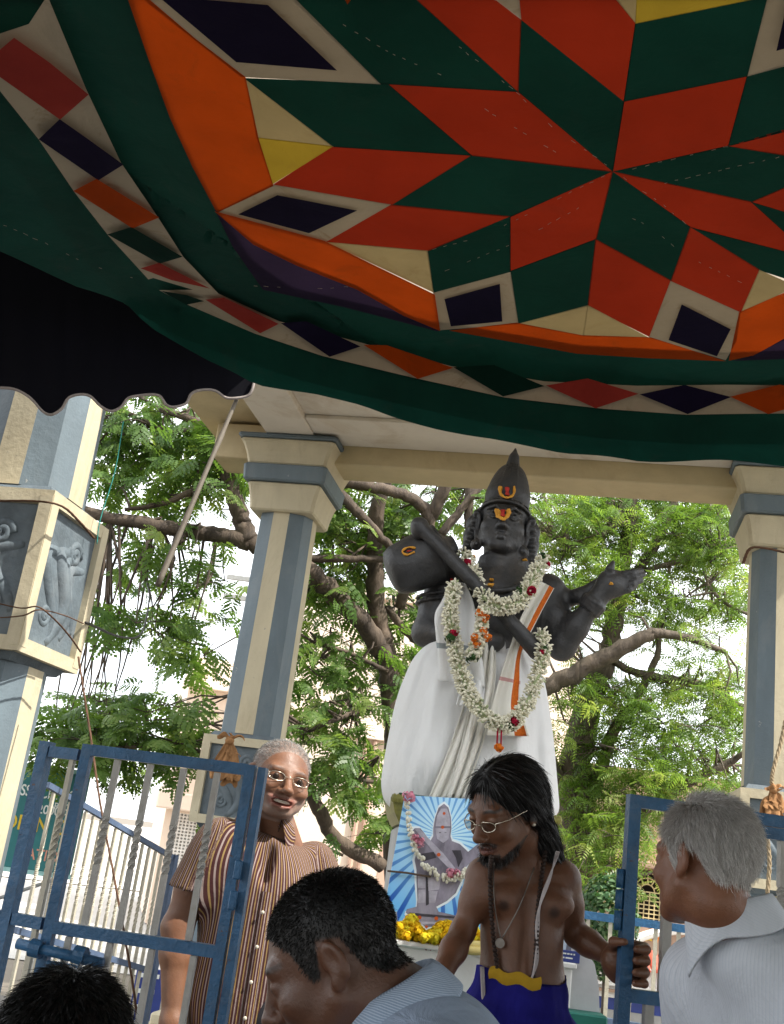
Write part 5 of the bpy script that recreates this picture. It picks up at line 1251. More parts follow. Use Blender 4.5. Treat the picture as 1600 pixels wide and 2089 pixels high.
    q = lay([(1008, 1760), (1008, 1840), (1022, 1915)], 0.006); q2 = lay([(1090, 1770), (1060, 1850), (1024, 1915)], 0.006); mb = MB(); mb.tube(q, 0.0014, 5); mb.tube(q2, 0.0014, 5)
    mb.build('neck_chain', SIL, man, True); mb = MB(); pc = lay([(1020, 1924), (1024, 1930)], 0.01)[0]
    mb.tube([pc + (0, -0.003, 0), pc + (0, 0.003, 0)], 0.010, 14); mb.build('pendant', SIL, man)
    for sx in (-1, 1):
        fs = Sdf(); p = np.array([hz0[0] + sx * 0.09, -0.02, 0.06]); fs.cap(p + (0, 0.06, -0.01), p + (0, -0.14, -0.03), 0.045, 0.028, 0.02); fs.cap(p, p + (0, 0.05, 0.12), 0.04, 0.04, 0.02); Vf, Qf = fs.mesh(0.009); quads_obj('foot', Vf, Qf, sk, man, True)
priest()

# ---------------- 5. old man at the right, seen from behind
def old_man():
    Y = 1.95; Mh = head_matrix(P(1438, 1757, Y), -150, 5, -3, 0.90)
    man = thing('person', 'silver-haired person in white pinstriped shirt seen from behind at right edge', 'person', (P(1500, 1950, Y)[0], Y, 0)); inv = man.matrix_basis.inverted()
    sk = skin_mat('warm_brown_skin', (0.21, 0.088, 0.045), (0.2, 0.07, 0.05), (0.03, 0.02, 0.015), 0.42); H = lambda p: at_w(Mh, p)
    hc = np.array(Mh)[:3, 3]; nb = P(1512, 1925, Y + 0.01); s = head_sdf(Sdf(), jaw=1.02); s.cap((0, 0.03, -0.075), H(nb), 0.060, 0.066, 0.035)
    ls, rs = nb + (0.0, 0.19, -0.075), nb + (0.12, -0.18, -0.085); s.cap(H(ls), H(rs), 0.05, 0.05, 0.05)
    for sx, a in ((1, ls), (-1, rs)):
        b, c_ = a + (0.02, sx * 0.03, -0.28), a + (-0.12, sx * 0.02, -0.48); s.chain([H(a), H(b), H(c_)], [0.048, 0.04, 0.027], 0.03); f_ = (c_ - b) / np.linalg.norm(c_ - b); s.cap(H(c_), H(c_ + f_ * 0.07), 0.027, 0.032, 0.02)
        for dy, ln in ((-0.027, 0.13), (-0.009, 0.15), (0.009, 0.15), (0.027, 0.13)): s.chain([H(c_ + f_ * 0.065 + (0, dy, 0)), H(c_ + f_ * ln + (0, dy, 0))], [0.0095, 0.0075], 0.006)
        s.chain([H(c_ + f_ * 0.02 + (-0.02, 0, 0)), H(c_ + f_ * 0.08 + (-0.05, 0, 0))], [0.012, 0.009], 0.008)
    V, Q = s.mesh(0.0032, None, 2); mk = hairline(V[:, 0], V[:, 1], V[:, 2], -0.004, -0.004) * (V[:, 2] > -0.06)
    att = head_tints(V, 0, 0.0, 0.6); att['pale'] = np.maximum(att['pale'], 0.6 * mk)
    quads_obj('body', xf(inv @ Mh, V), Q, sk, man, True, attrs=att); N_ = vnormals(V, Q); M2 = inv @ Mh
    grey = hair_mat('iron_grey_hair', (0.36, 0.34, 0.32), (0.84, 0.82, 0.79), 0.42, 0.45)
    flow = lambda p: np.stack([0.6 * p[:, 0], 0.10 - 0.6 * np.maximum(0, p[:, 1] - 0.05), -0.10 * (p[:, 2] < 0.10) - 0.6 * np.maximum(0, p[:, 1])], 1)
    grow_hair('hair', V, N_, mk, M2, grey, man, 34000, lambda p: np.where(p[:, 1] > 0.07, 0.024, 0.036) * np.where(p[:, 2] < -0.02, 0.5, 1), flow, 0.03, 0.0004, 31, 0.06, 7, slack=0.002, gravity=0.05)
    grow_hair('stray_hair', V, N_, mk, M2, grey, man, 500, 0.030, flow, 0.22, 0.00035, 44, 0.22, 6, slack=0.003)
    PIN = stripe_mat('white_pinstriped_shirting', (0.62, 0.65, 0.70), [(0.5, 0.14, (0.54, 0.58, 0.64)), (0.15, 0.06, (0.57, 0.60, 0.66))], 1 / 0.0070, wr=0.6)
    it = lambda p: np.array(inv @ Vector(p)); n_, l_, r_ = it(nb), it(ls), it(rs); yawm = Matrix.Rotation(R(-110), 3, 'Z')
    fw = np.array((-0.94, 0.34, 0)); sd = np.array((0.34, 0.94, 0))
    def torso(s):
        s.cap(lerp(l_, r_, 0.10) + (0, 0, -0.02), lerp(l_, r_, 0.9) + (0, 0, -0.02), 0.085, 0.088, 0.06)
        rt = rotm(0, 0, -20)
        s.ell((l_ + r_) / 2 + (0.05, 0, -0.15), (0.125, 0.19, 0.22), 0.09, rot=rotm(0, 0, 14)); s.ell((l_ + r_) / 2 + (0.05, 0, -0.45), (0.13, 0.175, 0.28), 0.09, rot=rotm(0, 0, 14))
        s.ell(n_ + (0.02, 0, -0.030), (0.100, 0.125, 0.070), 0.06)
        s.cap(l_, l_ + (0.02, 0.03, -0.22), 0.075, 0.08, 0.05); s.cap(r_, r_ + (0.02, -0.03, -0.22), 0.075, 0.08, 0.05)
    cm = (l_ + r_) / 2
    shirt('shirt', torso, man, PIN, 0.0075, wrinkles(0.0065, 0.8, 12), [(cm + (0, 0, 0.1), cm + (0, 0, -0.6), 0.16)])
    nm = Matrix.Translation(Vector(it(lerp(nb, hc, 0.16)))) @ Matrix.Rotation(R(-110), 4, 'Z') @ Matrix.Rotation(R(20), 4, 'X')
    collar(man, nm, PIN, 0.070, 0.094, 0.044, 0.050, 22, fall=0.012)
    hp = [it(nb + (0.03, 0.10, -0.62)), it(nb + (0.05, -0.10, -0.62))]; ft = [np.array((hp[0][0], hp[0][1], 0.08)), np.array((hp[1][0], hp[1][1], 0.08))]
    legs_part('trousers', man, hp, ft, TROUSER); feet_part(man, ft, SHOE, (-0.9, 0.4, 0))
old_man()

# ------------------------------------------------------------------ gates and railings
GBLUE = mottled('blue_gate_enamel', (0.030, 0.110, 0.225), 0.30, 14, 0.36, 0.45, 70, dirt=(0.11, 0.16, 0.22), dirt_amt=0.6, chips=((0.09, 0.045, 0.025), 26, 0.66))
GREYBAR = mottled('weathered_silver_paint', (0.42, 0.405, 0.37), 0.15, 18, 0.5, 0.3, 80, dirt=(0.24, 0.21, 0.17), dirt_amt=0.5, chips=((0.12, 0.07, 0.04), 30, 0.68))
PALEBAR = mottled('cream_bar_paint', (0.52, 0.48, 0.38), 0.15, 18, 0.5, 0.3, 80, dirt=(0.30, 0.24, 0.17), dirt_amt=0.4)
STEELBLUE = mottled('faded_blue_rail_paint', (0.09, 0.13, 0.21), 0.25, 14, 0.45, 0.3, 70)
def twisted_bar(parent, a, b, w, mat, t0=0.35, t1=0.65, turns=1.5, name='bar'):
    a, b = np.array(a, float), np.array(b, float); rings = []
    for t in [0, t0 * 0.98] + list(np.linspace(t0, t1, 22)) + [t1 + (1 - t1) * 0.02, 1]:
        ang = math.pi / 4 + 2 * math.pi * turns * np.clip((t - t0) / (t1 - t0), 0, 1); p = lerp(a, b, t)
        rings.append([(p[0] + w * 0.707 * math.cos(ang + k * math.pi / 2), p[1] + w * 0.707 * math.sin(ang + k * math.pi / 2), p[2]) for k in range(4)])
    m = MB(); m.loft(rings); return m.build(name, mat, parent)
def part_bar(parent, name, a, b, w, d, mat, up=(0, 0, 1)):
    m = MB(); m.bar(a, b, w, d, up=up); return m.build(name, mat, parent)

# left gate leaf
def left_gate():
    a, b = P(180, 1531, 2.80), P(512, 1570, 2.74); fx_ = P(95, 1526, 2.84)
    yaw = math.atan2(b[1] - a[1], b[0] - a[0]); L_ = math.hypot(b[0] - a[0], b[1] - a[1]); zt = (a[2] + b[2]) / 2; zm = P(280, 1917, 2.77)[2]
    g_ = thing('gate', 'blue steel gate leaf with twisted silver bars and sliding bolt at left', 'gate', (a[0], a[1], 0), yaw)
    w = 0.026
    part_bar(g_, 'stile', (0, 0, 0.06), (0, 0, zt + w / 2), w, w, GBLUE); part_bar(g_, 'stile', (L_, 0, 0.06), (L_, 0, zt + w / 2), w, w, GBLUE)
    part_bar(g_, 'hanging_post', (L_ + 0.0185 + 0.012, 0.004, 0.0), (L_ + 0.0185 + 0.012, 0.004, zt + 0.01), 0.020, 0.030, GBLUE)
    for z in (zt, zm, zm - 0.62, 0.10): part_bar(g_, 'rail', (w / 2, 0, z), (L_ - w / 2, 0, z), 0.026, 0.028, GBLUE)
    for k in range(4):
        x = L_ * (k + 0.95) / 4.9
        twisted_bar(g_, (x, 0, zm + 0.0161), (x, 0, zt - 0.0161), 0.0145, GREYBAR)
    for k in range(4):
        x = L_ * (k + 0.5) / 4.1; twisted_bar(g_, (x, 0, zm - 0.62 + 0.0161), (x, 0, zm - 0.0161), 0.0145, GREYBAR)
        twisted_bar(g_, (x, 0, 0.1161), (x, 0, zm - 0.62 - 0.0161), 0.0145, GREYBAR)
    bz = zm - 0.055
    m = MB(); m.tube([(-0.055, -0.045, bz + 0.012), (0.165, -0.045, bz - 0.003)], 0.0125, 12); bo = m.build('bolt', GBLUE, g_, True)
    for x in (-0.006, 0.105):
        m = MB(); m.tube([(x - 0.014, -0.044, bz + 0.008), (x + 0.014, -0.044, bz + 0.006)], 0.021, 12); m.bar((x, -0.03, bz), (x, -0.0181, bz), 0.03, 0.03); m.build('bolt_bracket', GBLUE, g_)
    m = MB(); m.box((0.02, -0.034, bz - 0.06), (0.11, -0.026, bz - 0.016), bevel=0.003); m.build('bolt_plate', GBLUE, g_)
    for z in (zt - 0.26, zt - 0.33):
        m = MB(); m.box((L_ + 0.006, -0.034, z), (L_ + 0.024, -0.0175, z + 0.045), bevel=0.003); m.build('hinge', GBLUE, g_)
    # narrow fixed side panel
    p_ = thing('side_railing', 'narrow blue fixed railing panel joining the left gate to the near column', 'railing', (fx_[0], fx_[1], 0), math.atan2(a[1] - fx_[1], a[0] - fx_[0]))
    D = math.hypot(a[0] - fx_[0], a[1] - fx_[1]) - 0.02; z1 = fx_[2]
    part_bar(p_, 'post', (0, 0, 0), (0, 0, z1 + 0.016), 0.030, 0.030, GBLUE)
    for z in (z1 - 0.008, zm + 0.004, 0.12): part_bar(p_, 'rail', (0.018, 0, z), (D, 0, z), 0.026, 0.028, GBLUE); part_bar(p_, 'rail', (-0.35, 0, z), (-0.018, 0, z), 0.026, 0.028, GBLUE) if z < z1 - 0.1 else None
    for x in (D * 0.82,):
        twisted_bar(p_, (x, 0, zm + 0.0181), (x, 0, z1 - 0.0221), 0.013, PALEBAR); twisted_bar(p_, (x, 0, 0.1341), (x, 0, zm - 0.0101), 0.013, PALEBAR)
left_gate()
def right_gate():
    a, b = P(1293, 1634, 2.36), P(1640, 1652, 2.40); zm = P(1340, 2038, 2.36)[2]
    g_ = thing('gate', 'blue steel gate leaf beside the silver-haired person, held by the priest', 'gate', (a[0], a[1], 0), math.atan2(b[1] - a[1], b[0] - a[0])); g_['label'] = 'blue steel gate leaf held by the bare-chested person at right'
    L_ = math.hypot(b[0] - a[0], b[1] - a[1]) + 0.25; zt = a[2] + 0.0; w = 0.026
    part_bar(g_, 'stile', (0, 0, 0.06), (0, 0, zt + 0.013), w, w, GBLUE); part_bar(g_, 'stile', (L_, 0, 0.06), (L_, 0, zt + 0.013), w, w, GBLUE)
    for z in (zt, zm, zm - 0.6, 0.1): part_bar(g_, 'rail', (0.0131, 0, z), (L_ - 0.0131, 0, z), 0.022, 0.026, GBLUE)
    part_bar(g_, 'rail', (0.24, 0.0, zt - 0.027), (L_ - 0.0131, 0.0, zt - 0.027), 0.018, 0.025, GBLUE)
    for k in range(6):
        x = 0.086 + 0.0865 * k
        if x > L_ - 0.03: break
        twisted_bar(g_, (x, 0, zm + 0.0131), (x, 0, zt - (0.041 if x > 0.24 else 0.0131)), 0.019, GREYBAR, 0.42, 0.72); twisted_bar(g_, (x - 0.03, 0, zm - 0.5869), (x - 0.03, 0, zm - 0.0131), 0.019, GREYBAR)
        twisted_bar(g_, (x - 0.03, 0, 0.1131), (x - 0.03, 0, zm - 0.6131), 0.019, GREYBAR)
    z = P(1280, 1900, 2.36)[2]
    for k in range(3):
        m = MB(); m.tube([(-0.0215, -0.004, z + 0.042 * k), (-0.0215, -0.004, z + 0.042 * k + 0.039)], 0.0085, 10); m.build('hinge_knuckle', GBLUE, g_, True)
right_gate()
# blue-topped railing round the pavilion, seen to the right of the altar
def side_railing():
    Y = 5.3; a, b = P(1130, 1857, Y), P(1440, 1892, Y - 0.15)
    g_ = thing('railing', 'low blue-topped railing with cream bars behind the right gate', 'railing', (a[0], a[1], 0), math.atan2(b[1] - a[1], b[0] - a[0])); L_ = math.hypot(b[0] - a[0], b[1] - a[1]) + 0.9
    zt = a[2]; zb = P(1250, 2082, Y)[2]
    part_bar(g_, 'rail', (0, 0, zt), (L_, 0, zt), 0.035, 0.035, GBLUE); part_bar(g_, 'rail', (0, 0, zb), (L_, 0, zb), 0.03, 0.03, STEELBLUE); part_bar(g_, 'rail', (0, 0, 0.24), (L_, 0, 0.24), 0.03, 0.03, STEELBLUE)
    n = int(L_ / 0.103)
    for k in range(n):
        x = 0.06 + 0.103 * k; m = MB(); m.bar((x, 0, 0.2551), (x, 0, zt - 0.0176), 0.018, 0.018); m.build('bar', PALEBAR, g_)
    for x in (0.0, L_): part_bar(g_, 'post', (x, 0.04, 0.2), (x, 0.04, zt), 0.04, 0.04, GBLUE)
side_railing()
# sloping stair rail outside the left gate
def stair_rail():
    a, b = P(90, 1597, 3.95), P(350, 1748, 4.9); c_, d_ = P(10, 1893, 3.95), P(340, 1985, 4.9)
    yaw = math.atan2(b[1] - a[1], b[0] - a[0]); g_ = thing('railing', 'sloping stair railing with thin cream twisted bars behind the left gate', 'railing', (a[0], a[1], 0), yaw); L_ = math.hypot(b[0] - a[0], b[1] - a[1])
    ext = 0.02; s = (b[2] - a[2]) / L_; s2 = (d_[2] - c_[2]) / L_
    part_bar(g_, 'handrail', (ext, 0, a[2] + s * ext), (L_, 0, b[2]), 0.022, 0.020, STEELBLUE); part_bar(g_, 'rail', (ext, 0, c_[2] + s2 * ext), (L_, 0, d_[2]), 0.024, 0.022, STEELBLUE)
    z0 = min(0.1, d_[2] - 0.5)
    n = 17
    for k in range(n):
        x = lerp(ext + 0.05, L_ - 0.03, k / (n - 1)); zt = a[2] + s * x - 0.013; zb = c_[2] + s2 * x
        twisted_bar(g_, (x, 0, zb + 0.012), (x, 0, zt), 0.011, PALEBAR, 0.30, 0.6); m = MB(); m.bar((x, 0, 0.02), (x, 0, zb - 0.0125), 0.011); m.build('bar', PALEBAR, g_)
    part_bar(g_, 'post', (L_ + 0.02, 0, 0), (L_ + 0.02, 0, b[2] + 0.01), 0.032, 0.032, STEELBLUE)
stair_rail()

# ------------------------------------------------------------------ statue with its clothes, garlands, altar and picture
SYD = 5.6
def S(px, py, dy=0.0): return P(px, py, SYD + dy)
STONE = mottled('black_granite', (0.028, 0.028, 0.029), 0.40, 7, 0.46, 0.55, 34, dirt=(0.085, 0.072, 0.058), dirt_amt=0.7, spec=0.45)
def statue():
    sc = 1.62; Mh = head_matrix(S(1027, 1072, -0.02), -7, -2, 3, sc); H = lambda p: at_w(Mh, p); q = 1 / sc; base = S(985, 1650); Rin = np.array(Mh.to_3x3().normalized().inverted())
    st = thing('statue', 'life-size black stone statue in tall crown holding a veena, wrapped in white cloth', 'statue', (base[0], base[1], base[2])); inv = Matrix.Translation(-Vector(base))
    s = head_sdf(Sdf(), jaw=1.18, ears=False, nose=0.97, cheeks=1.15, mouth=False)
    E = lambda c, r, k=0.05, op='+', rot=None: s.ell(H(c), np.array(r) * q, k * q, op, rot=Rin if rot is None else rot)
    Cc = lambda a, b, ra, rb, k=0.04: s.cap(H(a), H(b), ra * q, rb * q, k * q)
    s.ell((0, -0.035, -0.035), (0.070, 0.058, 0.062), 0.02)
    for sx in (-1, 1):                                     # carved eyes, brows
        s.ell((sx * 0.034, -0.086, 0.000), (0.020, 0.011, 0.0095), 0.003); s.chain([(sx * 0.013, -0.097, 0.001), (sx * 0.034, -0.1005, 0.0125), (sx * 0.056, -0.084, 0.004)], [0.0040] * 3, 0.003)
        s.chain([(sx * 0.013, -0.096, -0.003), (sx * 0.034, -0.098, -0.011), (sx * 0.056, -0.083, 0.002)], [0.0034] * 3, 0.003)
        s.chain([(sx * 0.010, -0.100, 0.014), (sx * 0.032, -0.099, 0.031), (sx * 0.060, -0.080, 0.021)], [0.005, 0.006, 0.004], 0.004)
    for z, w, y in ((-0.0655, 0.022, -0.0985), (-0.079, 0.017, -0.096)): s.chain([(-w, y + 0.010, z + 0.003), (-w * 0.4, y - 0.002, z + 0.002), (0, y, z), (w * 0.4, y - 0.002, z + 0.002), (w, y + 0.010, z + 0.003)], [0.003, 0.0065, 0.006, 0.0065, 0.003], 0.003)
    s.cap((-0.022, -0.098, -0.0722), (0, -0.112, -0.0735), 0.0018, 0.0022, 0.002, '-'); s.cap((0, -0.112, -0.0735), (0.022, -0.098, -0.0722), 0.0022, 0.0018, 0.002, '-')
    # tall crown
    s.chain([(0, 0.010, 0.062), (0, 0.012, 0.11), (0, 0.014, 0.160), (0, 0.014, 0.190)], [0.079, 0.075, 0.063, 0.046], 0.015); s.chain([(0, 0.014, 0.236), (0, 0.014, 0.262), (0, 0.014, 0.302)], [0.024, 0.018, 0.002], 0.006)
    n = 26; ring = [(0.083 * math.sin(a), 0.008 - 0.100 * math.cos(a), 0.052 + 0.004 * math.cos(2 * a)) for a in np.linspace(-1.7, 1.7, n)]
    s.chain(ring, [0.006] * n, 0.003); s.chain([(x * 0.99, y * 1.0, z + 0.012) for x, y, z in ring], [0.0035] * n, 0.002)
    for a in (-0.35, 0.0, 0.35): s.chain([(0.076 * math.sin(a), 0.012 - 0.077 * math.cos(a), 0.11), (0.064 * math.sin(a), 0.014 - 0.066 * math.cos(a), 0.17), (0.045 * math.sin(a), 0.014 - 0.050 * math.cos(a), 0.222)], [0.003] * 3, 0.003)
    for sx in (-1, 1):                                     # hair locks, long ears, ear ornaments
        s.chain([(sx * 0.086, 0.02, 0.035), (sx * 0.100, 0.025, 0.0), (sx * 0.104, 0.02, -0.05), (sx * 0.110, 0.01, -0.10)], [0.022, 0.026, 0.025, 0.018], 0.012)
        for k in range(5): s.ell((sx * (0.094 + 0.004 * k), -0.002, 0.03 - 0.030 * k), (0.015, 0.014, 0.013), 0.004)
        s.ell((sx * 0.084, -0.012, -0.006), (0.009, 0.012, 0.034), 0.005); s.ell((sx * 0.088, -0.022, -0.006), (0.004, 0.008, 0.022), 0.003, '-')
        s.cap((sx * 0.086, -0.014, -0.04), (sx * 0.082, -0.020, -0.078), 0.008, 0.008, 0.005); s.ell((sx * 0.080, -0.030, -0.094), (0.020, 0.016, 0.020), 0.006); s.ell((sx * 0.080, -0.048, -0.094), (0.010, 0.006, 0.010), 0.003)
    neck = S(1030, 1160); s.cap((0, 0.02, -0.07), H(neck), 0.054, 0.060, 0.02)
    for z in (-0.128, -0.142): s.chain([(0.060 * math.sin(a), 0.02 - 0.066 * math.cos(a), z) for a in np.linspace(-1.3, 1.3, 12)], [0.004] * 12, 0.003)
    ls, rs = S(908, 1203), S(1116, 1210, 0.02); ch = S(1015, 1235); wa = S(1005, 1312)
    Cc(ls, rs, 0.105, 0.105, 0.06); E(ch, (0.27, 0.19, 0.19), 0.08); E(S(1010, 1280), (0.23, 0.17, 0.17), 0.08); E(wa, (0.22, 0.17, 0.13), 0.07); Cc(neck, ch, 0.11, 0.15, 0.08)
    for sx in (-1, 1): E(S(1015 + sx * 42, 1232, -0.15), (0.10, 0.07, 0.085), 0.05)
    for k, dz in enumerate((0.0, 0.035)): s.chain([H(S(1015 + 62 * math.sin(a) * (1 + 0.3 * k), 1178 + 26 * math.cos(a) * (1 + 0.9 * k), -0.14 - 0.09 * math.cos(a))) for a in np.linspace(-1.35, 1.35, 15)], [0.013 * q] * 15, 0.006)
    el, wr = S(872, 1290, -0.02), S(985, 1305, -0.26); s.chain([H(ls), H(S(888, 1245, 0)), H(el)], [0.088 * q, 0.080 * q, 0.072 * q], 0.03); s.chain([H(el), H(wr)], [0.078 * q, 0.055 * q], 0.03); E(wr + (0.04, 0, 0), (0.075, 0.05, 0.055), 0.03)
    for k in range(2): s.chain([H(S(890, 1228, 0) + (0.104 * math.cos(a), 0.104 * math.sin(a), 0.02 * math.cos(a) + 0.03 * k)) for a in np.linspace(0, 6.283, 16)], [0.010 * q] * 16, 0.004)
    er, w2 = S(1146, 1318, -0.05), S(1215, 1226, -0.18); s.chain([H(rs), H(S(1135, 1262, -0.02)), H(er)], [0.084 * q, 0.080 * q, 0.070 * q], 0.03); s.chain([H(er), H(lerp(er, w2, 0.4)), H(w2)], [0.070 * q, 0.062 * q, 0.044 * q], 0.03)
    for k in range(3): s.chain([H(lerp(er, w2, 0.82 + 0.07 * k) + (0.047 * math.cos(a), 0.060 * math.sin(a), 0.047 * math.sin(a) * 0.4 - 0.03 * math.cos(a))) for a in np.linspace(0, 6.283, 14)], [0.012 * q] * 14, 0.004)
    pal = S(1243, 1192, -0.20); s.cap(H(w2), H(pal), 0.052 * q, 0.062 * q, 0.02); E(S(1252, 1190, -0.20), (0.085, 0.045, 0.075), 0.03)
    for i, (x1, y1, x2, y2, x3, y3) in enumerate(((1268, 1172, 1290, 1168, 1309, 1163), (1270, 1183, 1294, 1178, 1314, 1172), (1268, 1196, 1290, 1191, 1309, 1185), (1262, 1207, 1282, 1203, 1296, 1197))):
        s.chain([H(S(x1, y1, -0.20)), H(S(x2, y2, -0.22)), H(S(x3, y3, -0.20))], [0.020 * q, 0.018 * q, 0.013 * q], 0.006)
    s.chain([H(S(1238, 1180, -0.21)), H(S(1245, 1160, -0.24)), H(S(1251, 1147, -0.24))], [0.026 * q, 0.021 * q, 0.012 * q], 0.008)
    s.chain([H(S(1125, 1196, 0.08)), H(S(1150, 1222, 0.0)), H(S(1185, 1216, -0.08)), H(S(1222, 1185, -0.13))], [0.05 * q, 0.045 * q, 0.040 * q, 0.020 * q], 0.02)
    # veena: neck and gourd
    s.chain([H(S(853, 1070, -0.30)), H(S(960, 1180, -0.36)), H(S(1050, 1278, -0.36)), H(S(1095, 1328, -0.34))], [0.036 * q, 0.037 * q, 0.038 * q, 0.046 * q], 0.004)
    s.ell(H(S(857, 1078, -0.28)), np.array((0.05, 0.06, 0.06)) * q, 0.01)
    g0, g1 = S(826, 1158, -0.14), S(862, 1143, -0.14); ax = (g1 - g0) / np.linalg.norm(g1 - g0); e1 = np.cross(ax, (0, 1, 0)); e1 /= np.linalg.norm(e1); e2 = np.cross(ax, e1)
    
    s.cap(H(S(1000, 1330)), H(S(985, 1640)), 0.20 * q, 0.20 * q, 0.05)
    gm = MB(); prof = [(-0.125, 0.02), (-0.120, 0.085), (-0.105, 0.118), (-0.07, 0.136), (0.0, 0.146), (0.07, 0.152), (0.125, 0.156), (0.135, 0.166), (0.150, 0.166), (0.158, 0.152), (0.172, 0.152), (0.178, 0.162), (0.192, 0.160), (0.20, 0.12), (0.23, 0.08), (0.27, 0.06)]
    gm.loft([[tuple(np.array(inv @ Vector(g0 + ax * (t + 0.03) + (e1 * math.cos(k * math.pi / 16) + e2 * math.sin(k * math.pi / 16)) * r))) for k in range(32)] for t, r in prof]); gm.build('veena_gourd', STONE, st, True)
    V, Q = s.mesh(0.0040, None, 1)
    quads_obj('body', xf(inv @ Mh, V), Q, STONE, st, True); Vw = xf(Mh, V)
    # painted marks
    MY = mottled('turmeric_paste', (0.62, 0.29, 0.03), 0.15, 60, 0.7, 0.2); MR = mottled('vermilion_paste', (0.42, 0.025, 0.015), 0.15, 60, 0.7, 0.2)
    def front(px, py, off=0.004):
        d = pray(px, py); d = d / np.linalg.norm(d); r = Vw - EYE; t = r @ d; dd = np.linalg.norm(r - t[:, None] * d, axis=1); near = dd < 0.016
        t0 = np.min(t[near]) if near.any() else SYD; return np.array(inv @ Vector(EYE + d * (t0 - off)))
    def mark(path, wpx, mat, off=0.004, dy=None):
        m = MB(); pts = [front(a, b, off) if dy is None else np.array(inv @ Vector(S(a, b, dy))) for a, b in smooth_path(path, 5)]; m.tube(pts, [wpx * 0.72 * 0.0027 * (0.8 + 0.2 * math.sin(i)) for i in range(len(pts))], 6, flat=0.5); m.build('painted_mark', mat, st, True)
    for cx, cy, s_ in ((1035, 1003, 1.0), (1026, 1047, 0.85)):
        mark([(cx - 14 * s_, cy - 11 * s_), (cx - 14 * s_, cy + 2), (cx - 8 * s_, cy + 10 * s_), (cx, cy + 12 * s_), (cx + 8 * s_, cy + 10 * s_), (cx + 14 * s_, cy + 2), (cx + 14 * s_, cy - 11 * s_)], 7, MY); mark([(cx, cy - 9 * s_), (cx, cy), (cx, cy + 7 * s_)], 7, MR, 0.007)
    mark([(1019, 1040), (1020, 1052), (1028, 1060), (1036, 1050), (1036, 1040)], 7, MY)
    mark([(848, 1118), (832, 1117), (821, 1125), (830, 1132), (846, 1126)], 7, MY, 0.0, -0.287); mark([(830, 1125), (840, 1122)], 4, MR, 0.0, -0.296)
    for cx, cy in ((967, 1134), (1072, 1141), (1247, 1189), (1003, 1182), (1002, 1192)): mark([(cx - 3, cy), (cx, cy + 2), (cx + 3, cy)], 9, MY); mark([(cx - 1, cy), (cx + 1, cy)], 4, MR, 0.009)
    # dhoti: lofted, with folds
    DH = cloth('white_cotton_dhoti', (0.86, 0.86, 0.85), 0.28, 0.03, 3, wrinkle=0.7); rows = [(1288, 925, 1062), (1310, 878, 1078), (1340, 846, 1094), (1375, 828, 1108), (1430, 808, 1118), (1500, 793, 1127), (1560, 782, 1132), (1600, 778, 1136), (1632, 784, 1138), (1650, 800, 1130)]
    rr = smooth_path(rows, 5); rings = []; nA = 96
    for j, (py, xl, xr) in enumerate(rr):
        t = j / (len(rr) - 1); a_, b_ = S(xl, py), S(xr, py + 14); cx = (a_ + b_) / 2; hw = np.linalg.norm(b_ - a_) / 2; dp = min(0.40, 0.17 + 0.35 * t)
        ring = []
        for i in range(nA):
            an = 2 * math.pi * i / nA; c_, s_ = math.cos(an), math.sin(an)
            fold = (0.014 + 0.042 * t) * (math.sin(7 * an + 6.0 * t) * 0.7 + math.sin(13 * an - 7 * t + 1) * 0.5 + 0.35 * math.sin(25 * an + 11 * t + math.sin(9 * t))) * (0.25 + 0.75 * abs(s_))
            p = cx + (b_ - a_) / 2 * math.copysign(abs(c_)**0.9, c_) + np.array([0, (dp + fold) * math.copysign(abs(s_)**0.9, s_), 0.02 * math.sin(3 * an) * t])
            ring.append(tuple(np.array(inv @ Vector(p))))
        rings.append(ring)
    m = MB(); m.loft(rings, caps=False); m.build('dhoti', DH, st, True)
    def ribbon(name, Lp, Rp, dyL, dyR, mat, mats=None, bands=(), edge=None, wave=0.02, nw=3, cols=18, ph=0.0):
        """a hanging strip of cloth: left and right edges in the picture plane, its depth, gentle folds; edge = share of the width with the border cloth"""
        n = max(len(Lp), len(Rp)); a_, b_ = smooth_path(Lp, 8), smooth_path(Rp, 8); k = min(len(a_), len(b_)); V = []; F_ = []; mi = []
        for j in range(k):
            t = j / (k - 1)
            for i in range(cols + 1):
                u = i / cols; px, py = lerp(a_[j][0], b_[j][0], u), lerp(a_[j][1], b_[j][1], u)
                dy = lerp(dyL[0], dyL[1], t) * (1 - u) + lerp(dyR[0], dyR[1], t) * u - wave * math.sin(u * math.pi * 2 * nw + ph + 1.5 * t) - 0.6 * wave * math.sin(7 * t + 3 * u + ph)
                V.append(tuple(np.array(inv @ Vector(S(px, py, dy)))))
        for j in range(k - 1):
            for i in range(cols):
                F_.append((j*(cols+1)+i, j*(cols+1)+i+1, (j+1)*(cols+1)+i+1, (j+1)*(cols+1)+i)); u = (i + 0.5) / cols; t = (j + 0.5) / (k - 1); z = 0
                if edge and edge[0] <= u <= edge[1]: z = 1
                for b0, b1 in bands:
                    if b0 <= t <= b1 and z == 0: z = 2
                mi.append(z)
        o = mesh_obj(name, V, F_, None, st, True, mats or [mat], mi); md = o.modifiers.new('t', 'SOLIDIFY'); md.thickness = 0.004; return o
    BORD = cloth('orange_woven_border', (0.50, 0.115, 0.015), 0.1, 0.25, 60, stain=(0.35, 0.03, 0.02)); GREYB = cloth('grey_woven_band', (0.33, 0.37, 0.38), 0.15, 0.1, 20); ROSEB = cloth('rose_woven_band', (0.60, 0.35, 0.33), 0.15, 0.1, 20); REDC = cloth('dark_red_cloth', (0.22, 0.015, 0.012), 0.05, 0.15, 10)
